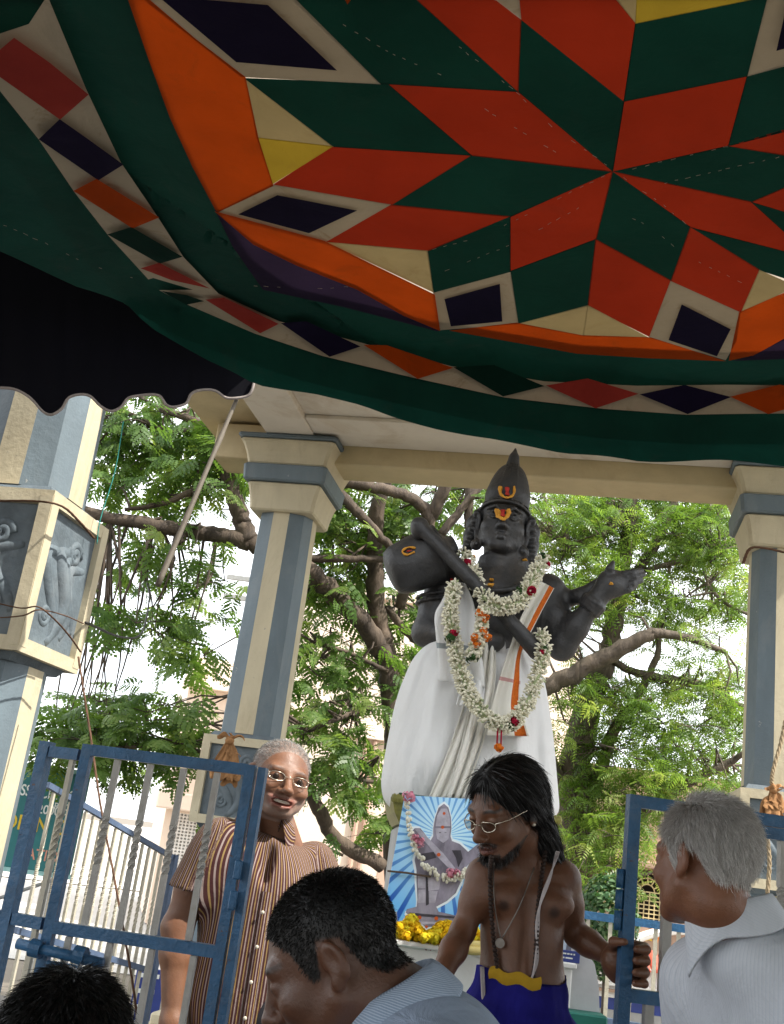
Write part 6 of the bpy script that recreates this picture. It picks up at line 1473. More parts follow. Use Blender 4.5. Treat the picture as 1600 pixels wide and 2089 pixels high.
    DH2 = cloth('cream_white_cotton', (0.86, 0.84, 0.77), 0.28, 0.03, 3, wrinkle=0.5)
    ribbon('shawl', [(922, 1186), (903, 1225), (888, 1255), (890, 1300), (893, 1345), (893, 1388)], [(950, 1190), (965, 1225), (972, 1262), (975, 1310), (984, 1350), (990, 1402)], (-0.22, -0.34), (-0.26, -0.36), DH, [DH, BORD, GREYB], ((0.66, 0.695), (0.72, 0.73), (0.745, 0.75)), (0.40, 0.44), 0.022, 2.2)
    ribbon('shawl', [(1103, 1186), (1062, 1260), (1040, 1320), (1020, 1380), (1003, 1440), (992, 1500)], [(1130, 1200), (1098, 1262), (1066, 1330), (1062, 1390), (1062, 1440), (1080, 1502)], (-0.20, -0.42), (-0.20, -0.40), DH, [DH2, BORD, ROSEB], ((0.60, 0.625), (0.665, 0.68), (0.70, 0.71)), (0.66, 0.95), 0.014, 1.6, 20, 1.0)
    ribbon('red_lining', [(920, 1180), (917, 1215), (922, 1240)], [(936, 1186), (942, 1215), (932, 1242)], (-0.24, -0.30), (-0.24, -0.30), REDC, None, (), None, 0.006, 1, 8)
    for Lp, Rp, w_, bm_ in (([(962, 1385), (935, 1470), (905, 1555), (872, 1632)], [(985, 1385), (978, 1470), (950, 1555), (918, 1632)], 0.02, DH2), ([(985, 1310), (968, 1400), (940, 1520), (905, 1632)], [(1012, 1312), (1010, 1400), (985, 1520), (945, 1632)], 0.026, DH2), ([(948, 1330), (940, 1400), (930, 1440)], [(985, 1330), (990, 1400), (985, 1440)], 0.02, DH)):
        ribbon('pleat', Lp, Rp, (-0.30, -0.46), (-0.28, -0.44), bm_, [bm_, BORD, GREYB], (), (0.86, 0.99) if w_ < 0.025 and len(Lp) == 4 else None, w_, 2.5, 18, w_ * 100)
    ribbon('waistband', [(940, 1288), (940, 1300), (941, 1312)], [(1030, 1306), (1032, 1316), (1032, 1328)], (-0.24, -0.25), (-0.24, -0.25), DH, None, (), None, 0.006, 1, 14)
    return st
STAT = statue()

# ------------------------------------------------------------------ flower garlands
TUBE = cloth('tuberose_petal', (0.86, 0.83, 0.68), 0.3, 0.08, 30, wrinkle=0.1); GREENL = cloth('tuberose_green', (0.40, 0.46, 0.26), 0.2, 0.2, 30, wrinkle=0.1); ROSE = cloth('red_rose_petal', (0.30, 0.008, 0.03), 0.15, 0.25, 40); ORF = cloth('orange_petal', (0.62, 0.16, 0.015), 0.2, 0.2, 40); LEAFD = cloth('dark_leaf', (0.03, 0.07, 0.02), 0.2, 0.3, 30)
def buds(path, rad, n, length, seed, flat=1.0, w=0.0062, jit=0.0):
    """spindle buds standing out from a path; returns verts, quads, material index"""
    g_ = np.random.default_rng(seed); path = np.asarray(path); k = len(path)
    f = g_.uniform(0, k - 1.001, n); i = f.astype(int); t = (f - i)[:, None]; c = path[i] * (1 - t) + path[i + 1] * t; tg = path[i + 1] - path[i]; tg /= np.linalg.norm(tg, axis=1)[:, None]
    r = g_.normal(0, 1, (n, 3)); r -= (r * tg).sum(1)[:, None] * tg; r /= np.linalg.norm(r, axis=1)[:, None]; d = r + tg * g_.normal(0, 0.45, n)[:, None]; d /= np.linalg.norm(d, axis=1)[:, None]
    L_ = length * g_.uniform(0.7, 1.25, n)[:, None]; b = c + r * rad * g_.uniform(0.25, 0.85, n)[:, None]; e1 = np.cross(d, tg + 0.01); e1 /= np.linalg.norm(e1, axis=1)[:, None]; e2 = np.cross(d, e1); V = []
    for s_, wr in ((0.0, 0.35), (0.45, 0.6), (0.78, 1.15), (1.0, 0.35)):
        for a in range(4): V.append(b + d * L_ * s_ + (e1 * math.cos(a * math.pi / 2) + e2 * math.sin(a * math.pi / 2)) * w * wr)
    V = np.stack(V, 1).reshape(-1, 3); o = (np.arange(n) * 16)[:, None]; Q = []
    for lv in range(3):
        for a in range(4): Q.append(np.stack([o[:, 0] + lv*4 + a, o[:, 0] + lv*4 + (a+1) % 4, o[:, 0] + (lv+1)*4 + (a+1) % 4, o[:, 0] + (lv+1)*4 + a], 1))
    Q.append(np.stack([o[:, 0] + 12 + a for a in range(4)], 1)); Q = np.stack(Q, 1).reshape(-1, 4); mi = np.repeat((g_.uniform(0, 1, n) < 0.05).astype(int), 13); mi2 = mi.reshape(n, 13); mi2[:, 0:4] = 1 * (g_.uniform(0, 1, (n, 1)) < 0.35)
    return V, Q, mi2.ravel()
def petals(center, r, n, seed):
    g_ = np.random.default_rng(seed); V = []; Q = []
    for k in range(n):
        d = g_.normal(0, 1, 3); d /= np.linalg.norm(d); u = np.cross(d, g_.normal(0, 1, 3)); u /= np.linalg.norm(u); v = np.cross(d, u); c = np.asarray(center) + d * r * g_.uniform(0.3, 1.0); s = r * g_.uniform(0.35, 0.6)
        V += [c - u * s, c - v * s * 0.8 + d * s * 0.3, c + u * s, c + v * s * 0.8 + d * s * 0.3]; Q.append((4*k, 4*k+1, 4*k+2, 4*k+3))
    return np.array(V), np.array(Q)
def garland(label, px, dys, rad, n, length, seed, roses=(), leaves=(), group='garlands on the statue', extra=None, w=0.006):
    pts = smooth_path([(a, b, dy) for (a, b), dy in zip(px, dys)], 7); path = np.array([S(a, b, dy) for a, b, dy in pts]); base = path[np.argmin(path[:, 2])]
    t_ = thing('garland', label, 'garland', base, group=group); V, Q, mi = buds(path - base, rad, n, length, seed, w=w); o = quads_obj('flowers', V, Q, None, t_, True, mats=[TUBE, GREENL], midx=mi); o['kind'] = 'stuff'
    m = MB(); m.tube(path - base, rad * 0.45, 8); m.build('string', GREENL, t_, True)
    for k, (a, b, dy, r) in enumerate(roses):
        V, Q = petals(S(a, b, dy) - base, r, 60, seed + 5 + k); quads_obj('rose', V, Q, ROSE, t_, True)
    for k, (a, b, dy, r) in enumerate(leaves):
        V, Q = petals(S(a, b, dy) - base, r, 14, seed + 50 + k); quads_obj('leaf_spray', V, Q, LEAFD, t_, True)
    return t_
garland('thick short garland of white tuberoses round the statue neck', [(945, 1128), (960, 1160), (975, 1195), (992, 1222), (1022, 1238), (1055, 1230), (1078, 1200), (1095, 1165), (1112, 1138)], [-0.18, -0.26, -0.33, -0.40, -0.43, -0.42, -0.36, -0.28, -0.16], 0.028, 1000, 0.032, 3, roses=((953, 1146, -0.28, 0.022), (1084, 1204, -0.42, 0.026), (1118, 1152, -0.2, 0.018)), leaves=((1105, 1140, -0.2, 0.035), (1060, 1205, -0.42, 0.03)))
garland('long white tuberose garland hanging to the statue knees', [(930, 1190), (922, 1225), (920, 1270), (928, 1320), (940, 1370), (958, 1415), (985, 1455), (1020, 1478), (1050, 1470), (1075, 1435), (1095, 1385), (1108, 1330), (1105, 1288)], [-0.34, -0.38, -0.42, -0.44, -0.47, -0.50, -0.54, -0.56, -0.54, -0.50, -0.46, -0.40, -0.34], 0.024, 1900, 0.029, 11, roses=((926, 1293, -0.46, 0.022), (1050, 1472, -0.58, 0.022), (1106, 1330, -0.44, 0.014)), leaves=((922, 1302, -0.46, 0.035), (1043, 1480, -0.57, 0.03), (1112, 1325, -0.42, 0.025)))
t_ = garland('short hanging tassel of cream jasmine buds with orange petals on statue chest', [(985, 1240), (982, 1275), (978, 1305), (968, 1330), (962, 1342)], [-0.46, -0.48, -0.49, -0.48, -0.47], 0.030, 420, 0.018, 23, leaves=((963, 1342, -0.5, 0.03), (975, 1320, -0.5, 0.02)), w=0.0085)
for k, (a, b) in enumerate(((978, 1250), (990, 1262), (968, 1300), (985, 1288), (972, 1312), (995, 1300))):
    V, Q = petals(S(a, b, -0.53) - np.array(t_.location), 0.022, 18, 90 + k); quads_obj('orange_flower', V, Q, ORF, t_, True)
t_ = thing('pendant_cord', 'thin red cord loop with orange bobble hanging below the long garland', 'cord', S(1018, 1525, -0.58)); b_ = np.array(t_.location)
for x0, x1 in ((1016, 1014), (1024, 1022)):
    m = MB(); m.tube([S(x0, 1478, -0.56) - b_, S((x0 + x1) / 2, 1500, -0.585) - b_, S(x1, 1520, -0.58) - b_], 0.004, 6); m.build('cord', ROSE, t_)
V, Q = petals((0, 0, 0), 0.022, 60, 77); quads_obj('bobble', V, Q, ORF, t_, True)

# ------------------------------------------------------------------ pedestal and altar
pdl = thing('pedestal', 'dark stone pedestal with green and gold moulded rim under the statue', 'pedestal', (S(985, 1650)[0], SYD, 0)); zt = S(985, 1650)[2]
m = MB(); x0 = S(798, 1750)[0] - pdl.location[0]
xq = S(1080, 1750)[0] - pdl.location[0]; m.box((x0, -0.46, 0.2), (xq, 0.46, zt - 0.14), bevel=0.02); m.build('block', GREYSTONE, pdl)
m = MB(); GILT = mottled('green_gold_paint', (0.16, 0.15, 0.03), 0.5, 20, 0.5, 0.3); DKG = mottled('dark_green_paint', (0.02, 0.06, 0.04), 0.3, 12, 0.5, 0.2)
m.loft([[((x0 - e_) if sx < 0 else (xq + e_), sy * (e_ + 0.46), z) for sx, sy in ((-1, -1), (1, -1), (1, 1), (-1, 1))] for z, e_ in ((zt - 0.139, 0.0), (zt - 0.09, 0.03), (zt - 0.05, 0.042), (zt - 0.012, 0.045))]); m.build('rim', GILT, pdl)
m = MB(); m.box((x0 - 0.02, -0.48, zt - 0.0115), (xq + 0.02, 0.48, zt), bevel=0.004); m.build('top_slab', DKG, pdl)
for k in range(46):
    a = lerp(x0 - 0.04, xq + 0.04, k / 45); m = MB(); m.ball((a, -0.507, zt - 0.03), (0.016, 0.010, 0.022), 6, 4); m.build('bead', GILT, pdl)

AY = 4.12
alt = thing('altar', 'white stepped altar block with green painted band before the statue', 'altar', (P(1000, 1990, AY)[0], AY, 0)); ax0 = alt.location[0]
zA = P(1000, 1942, AY)[2]; zg1 = P(1000, 2038, AY)[2]; zg0 = P(1000, 2066, AY)[2]; xl = -0.46; xr = P(1168, 1990, AY)[0] - ax0; xR = P(1228, 2060, AY)[0] - ax0
m = MB(); m.box((xl, 0, zg1), (xr, 0.85, zA - 0.02), bevel=0.006); m.build('upper_block', WHITE, alt)
m = MB(); m.box((xl - 0.012, -0.012, zA - 0.0195), (xr + 0.012, 0.86, zA), bevel=0.004); m.build('top_slab', WHITE, alt)
m = MB(); cy = [(xr + 0.001, zg1 + 0.22), (xr + 0.05, zg1 + 0.205), (xr + 0.085, zg1 + 0.16), (xr + 0.105, zg1 + 0.09), (xR, zg1 + 0.001), (xr + 0.001, zg1 + 0.001)]
m.loft([[(x, y, z) for x, z in cy] for y in (0.03, 0.80)]); m.build('side_scroll', mottled('grey_marble', (0.55, 0.55, 0.56), 0.1, 9, 0.5, 0.1, dirt=(0.3, 0.3, 0.3), dirt_amt=0.4), alt)
GREENP = mottled('green_band_paint', (0.012, 0.16, 0.12), 0.2, 10, 0.5, 0.2); m = MB(); m.box((xl - 0.05, -0.06, zg0), (xR + 0.01, 0.9, zg1), bevel=0.006); m.build('green_band', GREENP, alt)
m = MB(); m.box((xl - 0.03, -0.03, 0), (xR - 0.01, 0.88, zg0), bevel=0.006); m.build('base', GREYSTONE, alt)
npx = P(1140, 1945, AY - 0.02)
pl = thing('nameplate', 'small dark blue plate with white lettering standing on altar corner', 'nameplate', (npx[0], AY + 0.02, zA)); m = MB(); m.box((0, -0.01, 0), (0.085, 0.0, 0.04), bevel=0.002); m.build('plate', PBLUE, pl)
for zz_, spans in ((0.026, ((0.004, 0.034), (0.037, 0.046), (0.049, 0.056), (0.060, 0.066))), (0.012, ((0.004, 0.016), (0.020, 0.028), (0.032, 0.058)))):
    for a_, b_ in spans: m = MB(); m.box((a_, -0.0115, zz_), (b_, -0.0101, zz_ + 0.005)); m.build('printed_line', TXTW, pl)
sp = thing('picture_card', 'small pale picture card with grey standing figure leaning behind the nameplate', 'picture', (P(1148, 1935, AY)[0], AY + 0.06, zA)); m = MB(); m.box((0, 0, 0), (0.075, 0.004, 0.155), bevel=0.001); m.build('card', mottled('pale_blue_print', (0.55, 0.65, 0.75), 0.15, 20, 0.4, 0), sp)
m = MB(); ring = [(0.037 + 0.5 * x, z) for x, z in ((-0.03, 0.01), (0.03, 0.01), (0.025, 0.08), (0.035, 0.10), (0.012, 0.115), (0.008, 0.145), (-0.008, 0.145), (-0.012, 0.115), (-0.03, 0.095), (-0.02, 0.07))]; m.loft([[(x, -0.002, z) for x, z in ring], [(x, -0.0005, z) for x, z in ring]]); m.build('printed_figure', mottled('grey_print', (0.18, 0.18, 0.22), 0.3, 60, 0.4, 0), sp)

# ------------------------------------------------------------------ picture of the statue
def picture():
    Yp = 4.42; tl, tr, bl = P(826, 1622, Yp + 0.03), P(1020, 1634, Yp + 0.03), P(786, 1856, Yp - 0.03)
    o = thing('picture_board', 'blue sunburst picture board of a grey standing statue leaning on the altar', 'picture', (bl[0], Yp - 0.05, zA)); ux = np.array([1.0, -0.02, 0]); ux /= np.linalg.norm(ux)
    def Q_(px, py, off=0.0):                                # pixel -> point on the leaning board
        d = pray(px, py); n = np.array([0.02, -1.0, 0.22]); n /= np.linalg.norm(n); p0 = np.array([bl[0], Yp - 0.03, bl[2]]); t = ((p0 - EYE) @ n) / (d @ n); return EYE + d * t + n * off - np.array(o.location)
    def flat(name, pts, mat, off, th=0.0012):
        m = MB(); m.loft([[tuple(Q_(x, y, off - th)) for x, y in pts], [tuple(Q_(x, y, off)) for x, y in pts]]); return m.build(name, mat, o)
    mt, N, L, b = new_mat('blue_sunburst_print'); tc = N.new('ShaderNodeTexCoord'); sp_ = N.new('ShaderNodeSeparateXYZ'); L.new(tc.outputs['Object'], sp_.inputs[0]); fc = Q_(905, 1705)
    dx = node(N, 'ShaderNodeMath', operation='SUBTRACT'); dx.inputs[1].default_value = fc[0]; L.new(sp_.outputs[0], dx.inputs[0]); dz = node(N, 'ShaderNodeMath', operation='SUBTRACT'); dz.inputs[1].default_value = fc[2]; L.new(sp_.outputs[2], dz.inputs[0])
    at = node(N, 'ShaderNodeMath', operation='ARCTAN2'); L.new(dz.outputs[0], at.inputs[0]); L.new(dx.outputs[0], at.inputs[1]); mu = node(N, 'ShaderNodeMath', operation='MULTIPLY'); mu.inputs[1].default_value = 36 / (2 * math.pi); L.new(at.outputs[0], mu.inputs[0])
    fr = node(N, 'ShaderNodeMath', operation='FRACT'); L.new(mu.outputs[0], fr.inputs[0]); ry = ramp(N, L, fr.outputs[0], [(0.30, (0, 0, 0)), (0.36, (1, 1, 1)), (0.64, (1, 1, 1)), (0.70, (0, 0, 0))])
    h1 = node(N, 'ShaderNodeMath', operation='MULTIPLY'); L.new(dx.outputs[0], h1.inputs[0]); L.new(dx.outputs[0], h1.inputs[1]); h2 = node(N, 'ShaderNodeMath', operation='MULTIPLY_ADD'); L.new(dz.outputs[0], h2.inputs[0]); L.new(dz.outputs[0], h2.inputs[1]); L.new(h1.outputs[0], h2.inputs[2]); sq = node(N, 'ShaderNodeMath', operation='SQRT'); L.new(h2.outputs[0], sq.inputs[0])
    lt = ramp(N, L, sq.outputs[0], [(0.05, (0.58, 0.84, 0.95)), (0.32, (0.18, 0.52, 0.90))]); dk = ramp(N, L, sq.outputs[0], [(0.05, (0.20, 0.50, 0.82)), (0.32, (0.02, 0.11, 0.46))]); c_ = mixc(N, L, ry, lt, dk); L.new(c_, b.inputs['Base Color']); b.inputs['Roughness'].default_value = 0.3
    flat('board', [(826, 1622), (1030, 1634), (1012, 1900), (812, 1888), (810, 1859), (784, 1856)], mt, 0.0, 0.012)
    G1 = mottled('print_grey', (0.24, 0.22, 0.27), 0.45, 22, 0.35, 0.0, dirt=(0.33, 0.31, 0.36), dirt_amt=0.9, stretch=(1, 1, 0.4)); G2 = mottled('print_light_grey', (0.42, 0.40, 0.46), 0.3, 30, 0.35, 0); G3 = mottled('print_dark_grey', (0.055, 0.05, 0.06), 0.4, 30, 0.35, 0); GW = mottled('print_white_glow', (0.80, 0.88, 0.92), 0.05, 10, 0.35, 0); GO = mottled('print_orange', (0.55, 0.10, 0.02), 0.2, 40, 0.35, 0)
    fig = [(906, 1640), (915, 1648), (920, 1668), (921, 1690), (919, 1706), (922, 1716), (938, 1722), (955, 1738), (975, 1722), (985, 1722), (990, 1735), (972, 1752), (955, 1765), (945, 1775), (940, 1800), (930, 1822), (912, 1838), (890, 1850), (895, 1860), (930, 1868), (932, 1885), (870, 1892), (850, 1878), (828, 1862), (830, 1855), (850, 1850), (852, 1835), (850, 1800), (850, 1775), (846, 1755), (852, 1730), (838, 1700), (846, 1690), (858, 1690), (878, 1716), (884, 1706), (884, 1690), (888, 1668), (895, 1648)]
    cx, cy = np.mean([p[0] for p in fig]), np.mean([p[1] for p in fig])
    glow = [(x + 5 * (x - cx) / (math.hypot(x - cx, y - cy) + 1), y + 5 * (y - cy) / (math.hypot(x - cx, y - cy) + 1)) for x, y in fig]
    flat('printed_glow', glow, GW, 0.0016); flat('printed_figure', fig, G1, 0.003)
    for pts, mt_ in (([(888, 1690), (919, 1690), (915, 1712), (904, 1720), (892, 1712)], G2), ([(892, 1664), (900, 1650), (912, 1650), (917, 1664), (919, 1686), (889, 1686)], G2), ([(846, 1692), (856, 1692), (905, 1742), (934, 1778), (926, 1782), (896, 1752)], G2), ([(852, 1785), (868, 1785), (868, 1812), (853, 1812)], G2), ([(872, 1790), (900, 1788), (896, 1815), (874, 1818)], G2),
                     ([(854, 1816), (868, 1815), (868, 1842), (853, 1842)], G2), ([(876, 1818), (893, 1818), (888, 1842), (876, 1842)], G2), ([(869, 1785), (873, 1785), (875, 1845), (869, 1848)], G3), ([(922, 1735), (940, 1735), (944, 1752), (935, 1770), (930, 1750)], G3), ([(835, 1862), (930, 1870), (928, 1874), (838, 1868)], G3), ([(850, 1880), (925, 1882), (922, 1886), (855, 1886)], G2), ([(860, 1742), (885, 1738), (890, 1750), (862, 1758)], G3), ([(896, 1698), (900, 1698), (900, 1700), (896, 1700)], G3), ([(907, 1698), (911, 1698), (911, 1700), (907, 1700)], G3)):
        flat('printed_shade', pts, mt_, 0.0042)
    for x, y, r in ((906, 1660, 3), (903, 1688, 3.5), (895, 1744, 4), (982, 1728, 3), (856, 1872, 4), (890, 1874, 4), (870, 1891, 3)): flat('printed_dot', [(x + r * math.cos(a), y + r * math.sin(a)) for a in np.linspace(0, 6.283, 9)[:-1]], GO, 0.0052)
    # bud string hung over the board
    pth = np.array([Q_(x, y, 0.022) for x, y in smooth_path([(829, 1640), (832, 1680), (840, 1710), (850, 1745), (872, 1772), (892, 1786), (915, 1794), (940, 1788), (960, 1776)], 6)]); gl = thing('flower_string', 'string of white jasmine buds with pink blossoms looped over the picture board', 'garland', np.array(o.location) + pth[-1]); bb = pth[-1]
    m = MB(); rg = np.random.default_rng(4)
    for k in range(170):
        f = rg.uniform(0, len(pth) - 1.01); i = int(f); p = lerp(pth[i], pth[i + 1], f - i) - bb + rg.normal(0, 0.0055, 3); m.ball(p, (0.0062, 0.0062, 0.0085), 6, 4)
    w_ = m.build('bud', mottled('jasmine_bud', (0.72, 0.70, 0.58), 0.15, 60, 0.6, 0), gl, True); w_['kind'] = 'stuff'
    PK = cloth('pink_petal', (0.68, 0.28, 0.36), 0.2, 0.2, 60)
    for x, y, r in ((833, 1628, 0.026), (853, 1722, 0.022), (846, 1712, 0.018), (918, 1786, 0.022), (930, 1784, 0.016)): V, Q = petals(Q_(x, y, 0.03) - bb, r, 34, int(x)); quads_obj('pink_blossom', V, Q, PK, gl, True)
    m = MB(); m.tube([Q_(790, 1778, 0.012) - bb * 0, Q_(830, 1782, 0.013), Q_(878, 1790, 0.012)], 0.0045, 6); rp = m.build('tie_string', mottled('brown_string', (0.10, 0.07, 0.05), 0.2, 60, 0.9, 0.3), o)
picture()
# marigolds heaped along the altar top
MARI = cloth('marigold_petal', (0.85, 0.58, 0.02), 0.3, 0.15, 60); MARI2 = cloth('lemon_marigold_petal', (0.88, 0.76, 0.05), 0.3, 0.12, 60)
def heap(name, label, px0, px1, dy, n, seed, rows=2):
    c0 = P((px0 + px1) / 2, 1935, AY + dy); t_ = thing(name, label, 'flowers', (c0[0], c0[1], zA)); rg = np.random.default_rng(seed); Vs = [[], []]; Qs = [[], []]; cnt = [0, 0]
    for k in range(n):
        x = rg.uniform(P(px0, 1935, AY + dy)[0], P(px1, 1935, AY + dy)[0]) - c0[0]; e = 1 - abs(2 * x / (P(px1, 1935, AY + dy)[0] - P(px0, 1935, AY + dy)[0])); h = rg.uniform(0.010, 0.02 + 0.06 * max(0.15, e if rows > 1 else 1 - e)); V, Q = petals((x, rg.normal(0, 0.03), h), 0.017, 64, seed * 1000 + k); j = int(rg.uniform() < 0.45); Vs[j].append(V); Qs[j].append(Q + cnt[j]); cnt[j] += len(V)
    for j in (0, 1):
        if Vs[j]: ob = quads_obj('blossoms', np.vstack(Vs[j]), np.vstack(Qs[j]), (MARI, MARI2)[j], t_, True); ob['kind'] = 'stuff'
    return t_
h1 = heap('marigold_heap', 'heap of yellow marigolds at left foot of the picture board', 803, 862, 0.10, 70, 5); h2 = heap('marigold_heap', 'heap of yellow marigolds at right foot of the picture board', 868, 940, 0.10, 70, 6); h3 = heap('marigold_heap', 'heap of orange and yellow marigolds behind the bare-chested person', 940, 985, 0.10, 20, 7); h4 = heap('marigold_heap', 'low line of yellow marigolds along altar front edge', 808, 925, 0.02, 54, 8, 1)
for k, (x, y) in enumerate(((848, 1905), (872, 1934))):
    c_ = P(x, y, AY + 0.02); r_ = thing('rose', ('red rose among the marigolds left of picture base', 'red rose lying on altar front edge')[k], 'flower', c_, group='red roses on the altar'); V, Q = petals((0, 0, 0), 0.024, 70, 40 + k); quads_obj('petals', V, Q, ROSE, r_, True)
bn = thing('banana_bunch', 'small bunch of yellow bananas lying on the altar by the marigolds', 'fruit', P(960, 1945, AY + 0.0)); BAN = mottled('banana_skin', (0.68, 0.55, 0.20), 0.15, 20, 0.5, 0.1)
for k in range(4):
    m = MB(); a = [(-0.06 + 0.12 * t, 0.02 * k - 0.03, 0.012 + 0.016 * (k % 2) + 0.05 * (t - 0.5)**2) for t in np.linspace(0, 1, 9)]; m.tube(a, [0.004, 0.011, 0.014, 0.015, 0.015, 0.015, 0.014, 0.010, 0.004], 7); m.build('banana', BAN, bn, True)

# ------------------------------------------------------------------ trees
def leaf_mat(name, lo, mid, hi, trans=0.45):
    m, N, L, b = new_mat(name); a = N.new('ShaderNodeAttribute'); a.attribute_name = 'rnd'
    c = ramp(N, L, a.outputs['Fac'], [(0.0, lo), (0.55, mid), (1.0, hi)]); L.new(c, b.inputs['Base Color']); b.inputs['Roughness'].default_value = 0.38; b.inputs['Specular IOR Level'].default_value = 0.45
    t = N.new('ShaderNodeBsdfTranslucent'); c2 = mixc(N, L, 1.0, c, (1.0, 1.0, 0.45), 'MULTIPLY'); L.new(c2, t.inputs['Color']); mx = N.new('ShaderNodeMixShader'); mx.inputs[0].default_value = trans
    L.new(b.outputs[0], mx.inputs[1]); L.new(t.outputs[0], mx.inputs[2]); L.new(mx.outputs[0], N['Material Output'].inputs['Surface']); return m
def bark_mat(name, lo, hi):
    m, N, L, b = new_mat(name); n1 = noise(N, L, 9, 8, 0.7, dist=0.8, stretch=(1, 1, 0.3)); n2 = noise(N, L, 2.2, 4, 0.6)
    c = ramp(N, L, n1, [(0.35, lo), (0.68, hi)]); f = ramp(N, L, n2, [(0.5, (0, 0, 0)), (0.7, (0.5,) * 3)]); c = mixc(N, L, f, c, [x * 1.5 for x in hi]); L.new(c, b.inputs['Base Color']); b.inputs['Roughness'].default_value = 0.9
    bump(N, L, b, n1, 0.9, 0.03); return m
def leaflet_rows(n_pairs, length, ll, lw, droop, terminal=True, fold=0.25):
    """one pinnate leaf along +x: diamond leaflets in pairs"""
    out = []
    for i in range(n_pairs):
        t = (i + 0.8) / (n_pairs + 0.4); x = length * t; z = -droop * t * t; sz = 0.65 + 0.5 * math.sin(math.pi * min(1, t * 0.9 + 0.1))
        for s in (-1, 1):
            d = np.array([0.45, s * 0.9, -0.15 - fold * 0.5]); d /= np.linalg.norm(d); w = np.array([0.9, -s * 0.45, -0.1]); b = np.array([x, 0, z])
            out.append([b, b + d * ll * sz * 0.5 + w * lw * sz * 0.5 + (0, 0, 0.004), b + d * ll * sz, b + d * ll * sz * 0.5 - w * lw * sz * 0.5 + (0, 0, 0.004)])
    if terminal: b = np.array([length, 0, -droop]); out.append([b, b + (ll * 0.5, lw * 0.5, 0), b + (ll, 0, -0.01), b + (ll * 0.5, -lw * 0.5, 0)])
    return np.array(out)
def place_leaf(tpl, origin, yaw, pitch, roll):
    Rm = np.array(Euler((roll, pitch, yaw), 'XYZ').to_matrix()); return tpl @ Rm.T + origin
def bipinnate(g_):
    """leaf of the dark tree: pinnae in pairs, each with rounded leaflets"""
    out = []; L_ = 0.24
    for i in range(4):
        t = (i + 0.7) / 4.2; base = np.array([L_ * t, 0, -0.05 * t * t])
        for s in (-1, 1): out.append(place_leaf(leaflet_rows(4, 0.12, 0.042, 0.034, 0.03), base, s * (1.15 - 0.5 * t) + g_.normal(0, 0.1), 0.25 + g_.normal(0, 0.12), s * 0.3))
    return np.vstack(out)
def neem_tuft(g_):
    out = []
    for k in range(5):
        out.append(place_leaf(leaflet_rows(6, 0.20, 0.062, 0.017, 0.07, True, 0.6), np.zeros(3), g_.uniform(0, 6.28), g_.uniform(-0.5, 0.6), g_.normal(0, 0.3)))
    return np.vstack(out)
def limb_mesh(limbs, rough=0.06, seed=1):
    mb = MB(); rg = np.random.default_rng(seed); samples = []
    for lim in limbs:
        px = [(a, b, Y, r) for a, b, Y, r in lim]; sm = smooth_path(px, 7); pts = [P(a, b, Y) for a, b, Y, r in sm]; rad = [max(0.006, 0.86 * r * mpp(a, b, Y) / 2) for a, b, Y, r in sm]
        pts = [p + rg.normal(0, 1, 3) * rr * 0.10 for p, rr in zip(pts, rad)]; rad = [rr * rg.uniform(1 - rough, 1 + rough) for rr in rad]; mb.tube(pts, rad, 10 if max(rad) > 0.03 else 6)
        samples += list(zip(pts, rad))
    return mb, samples
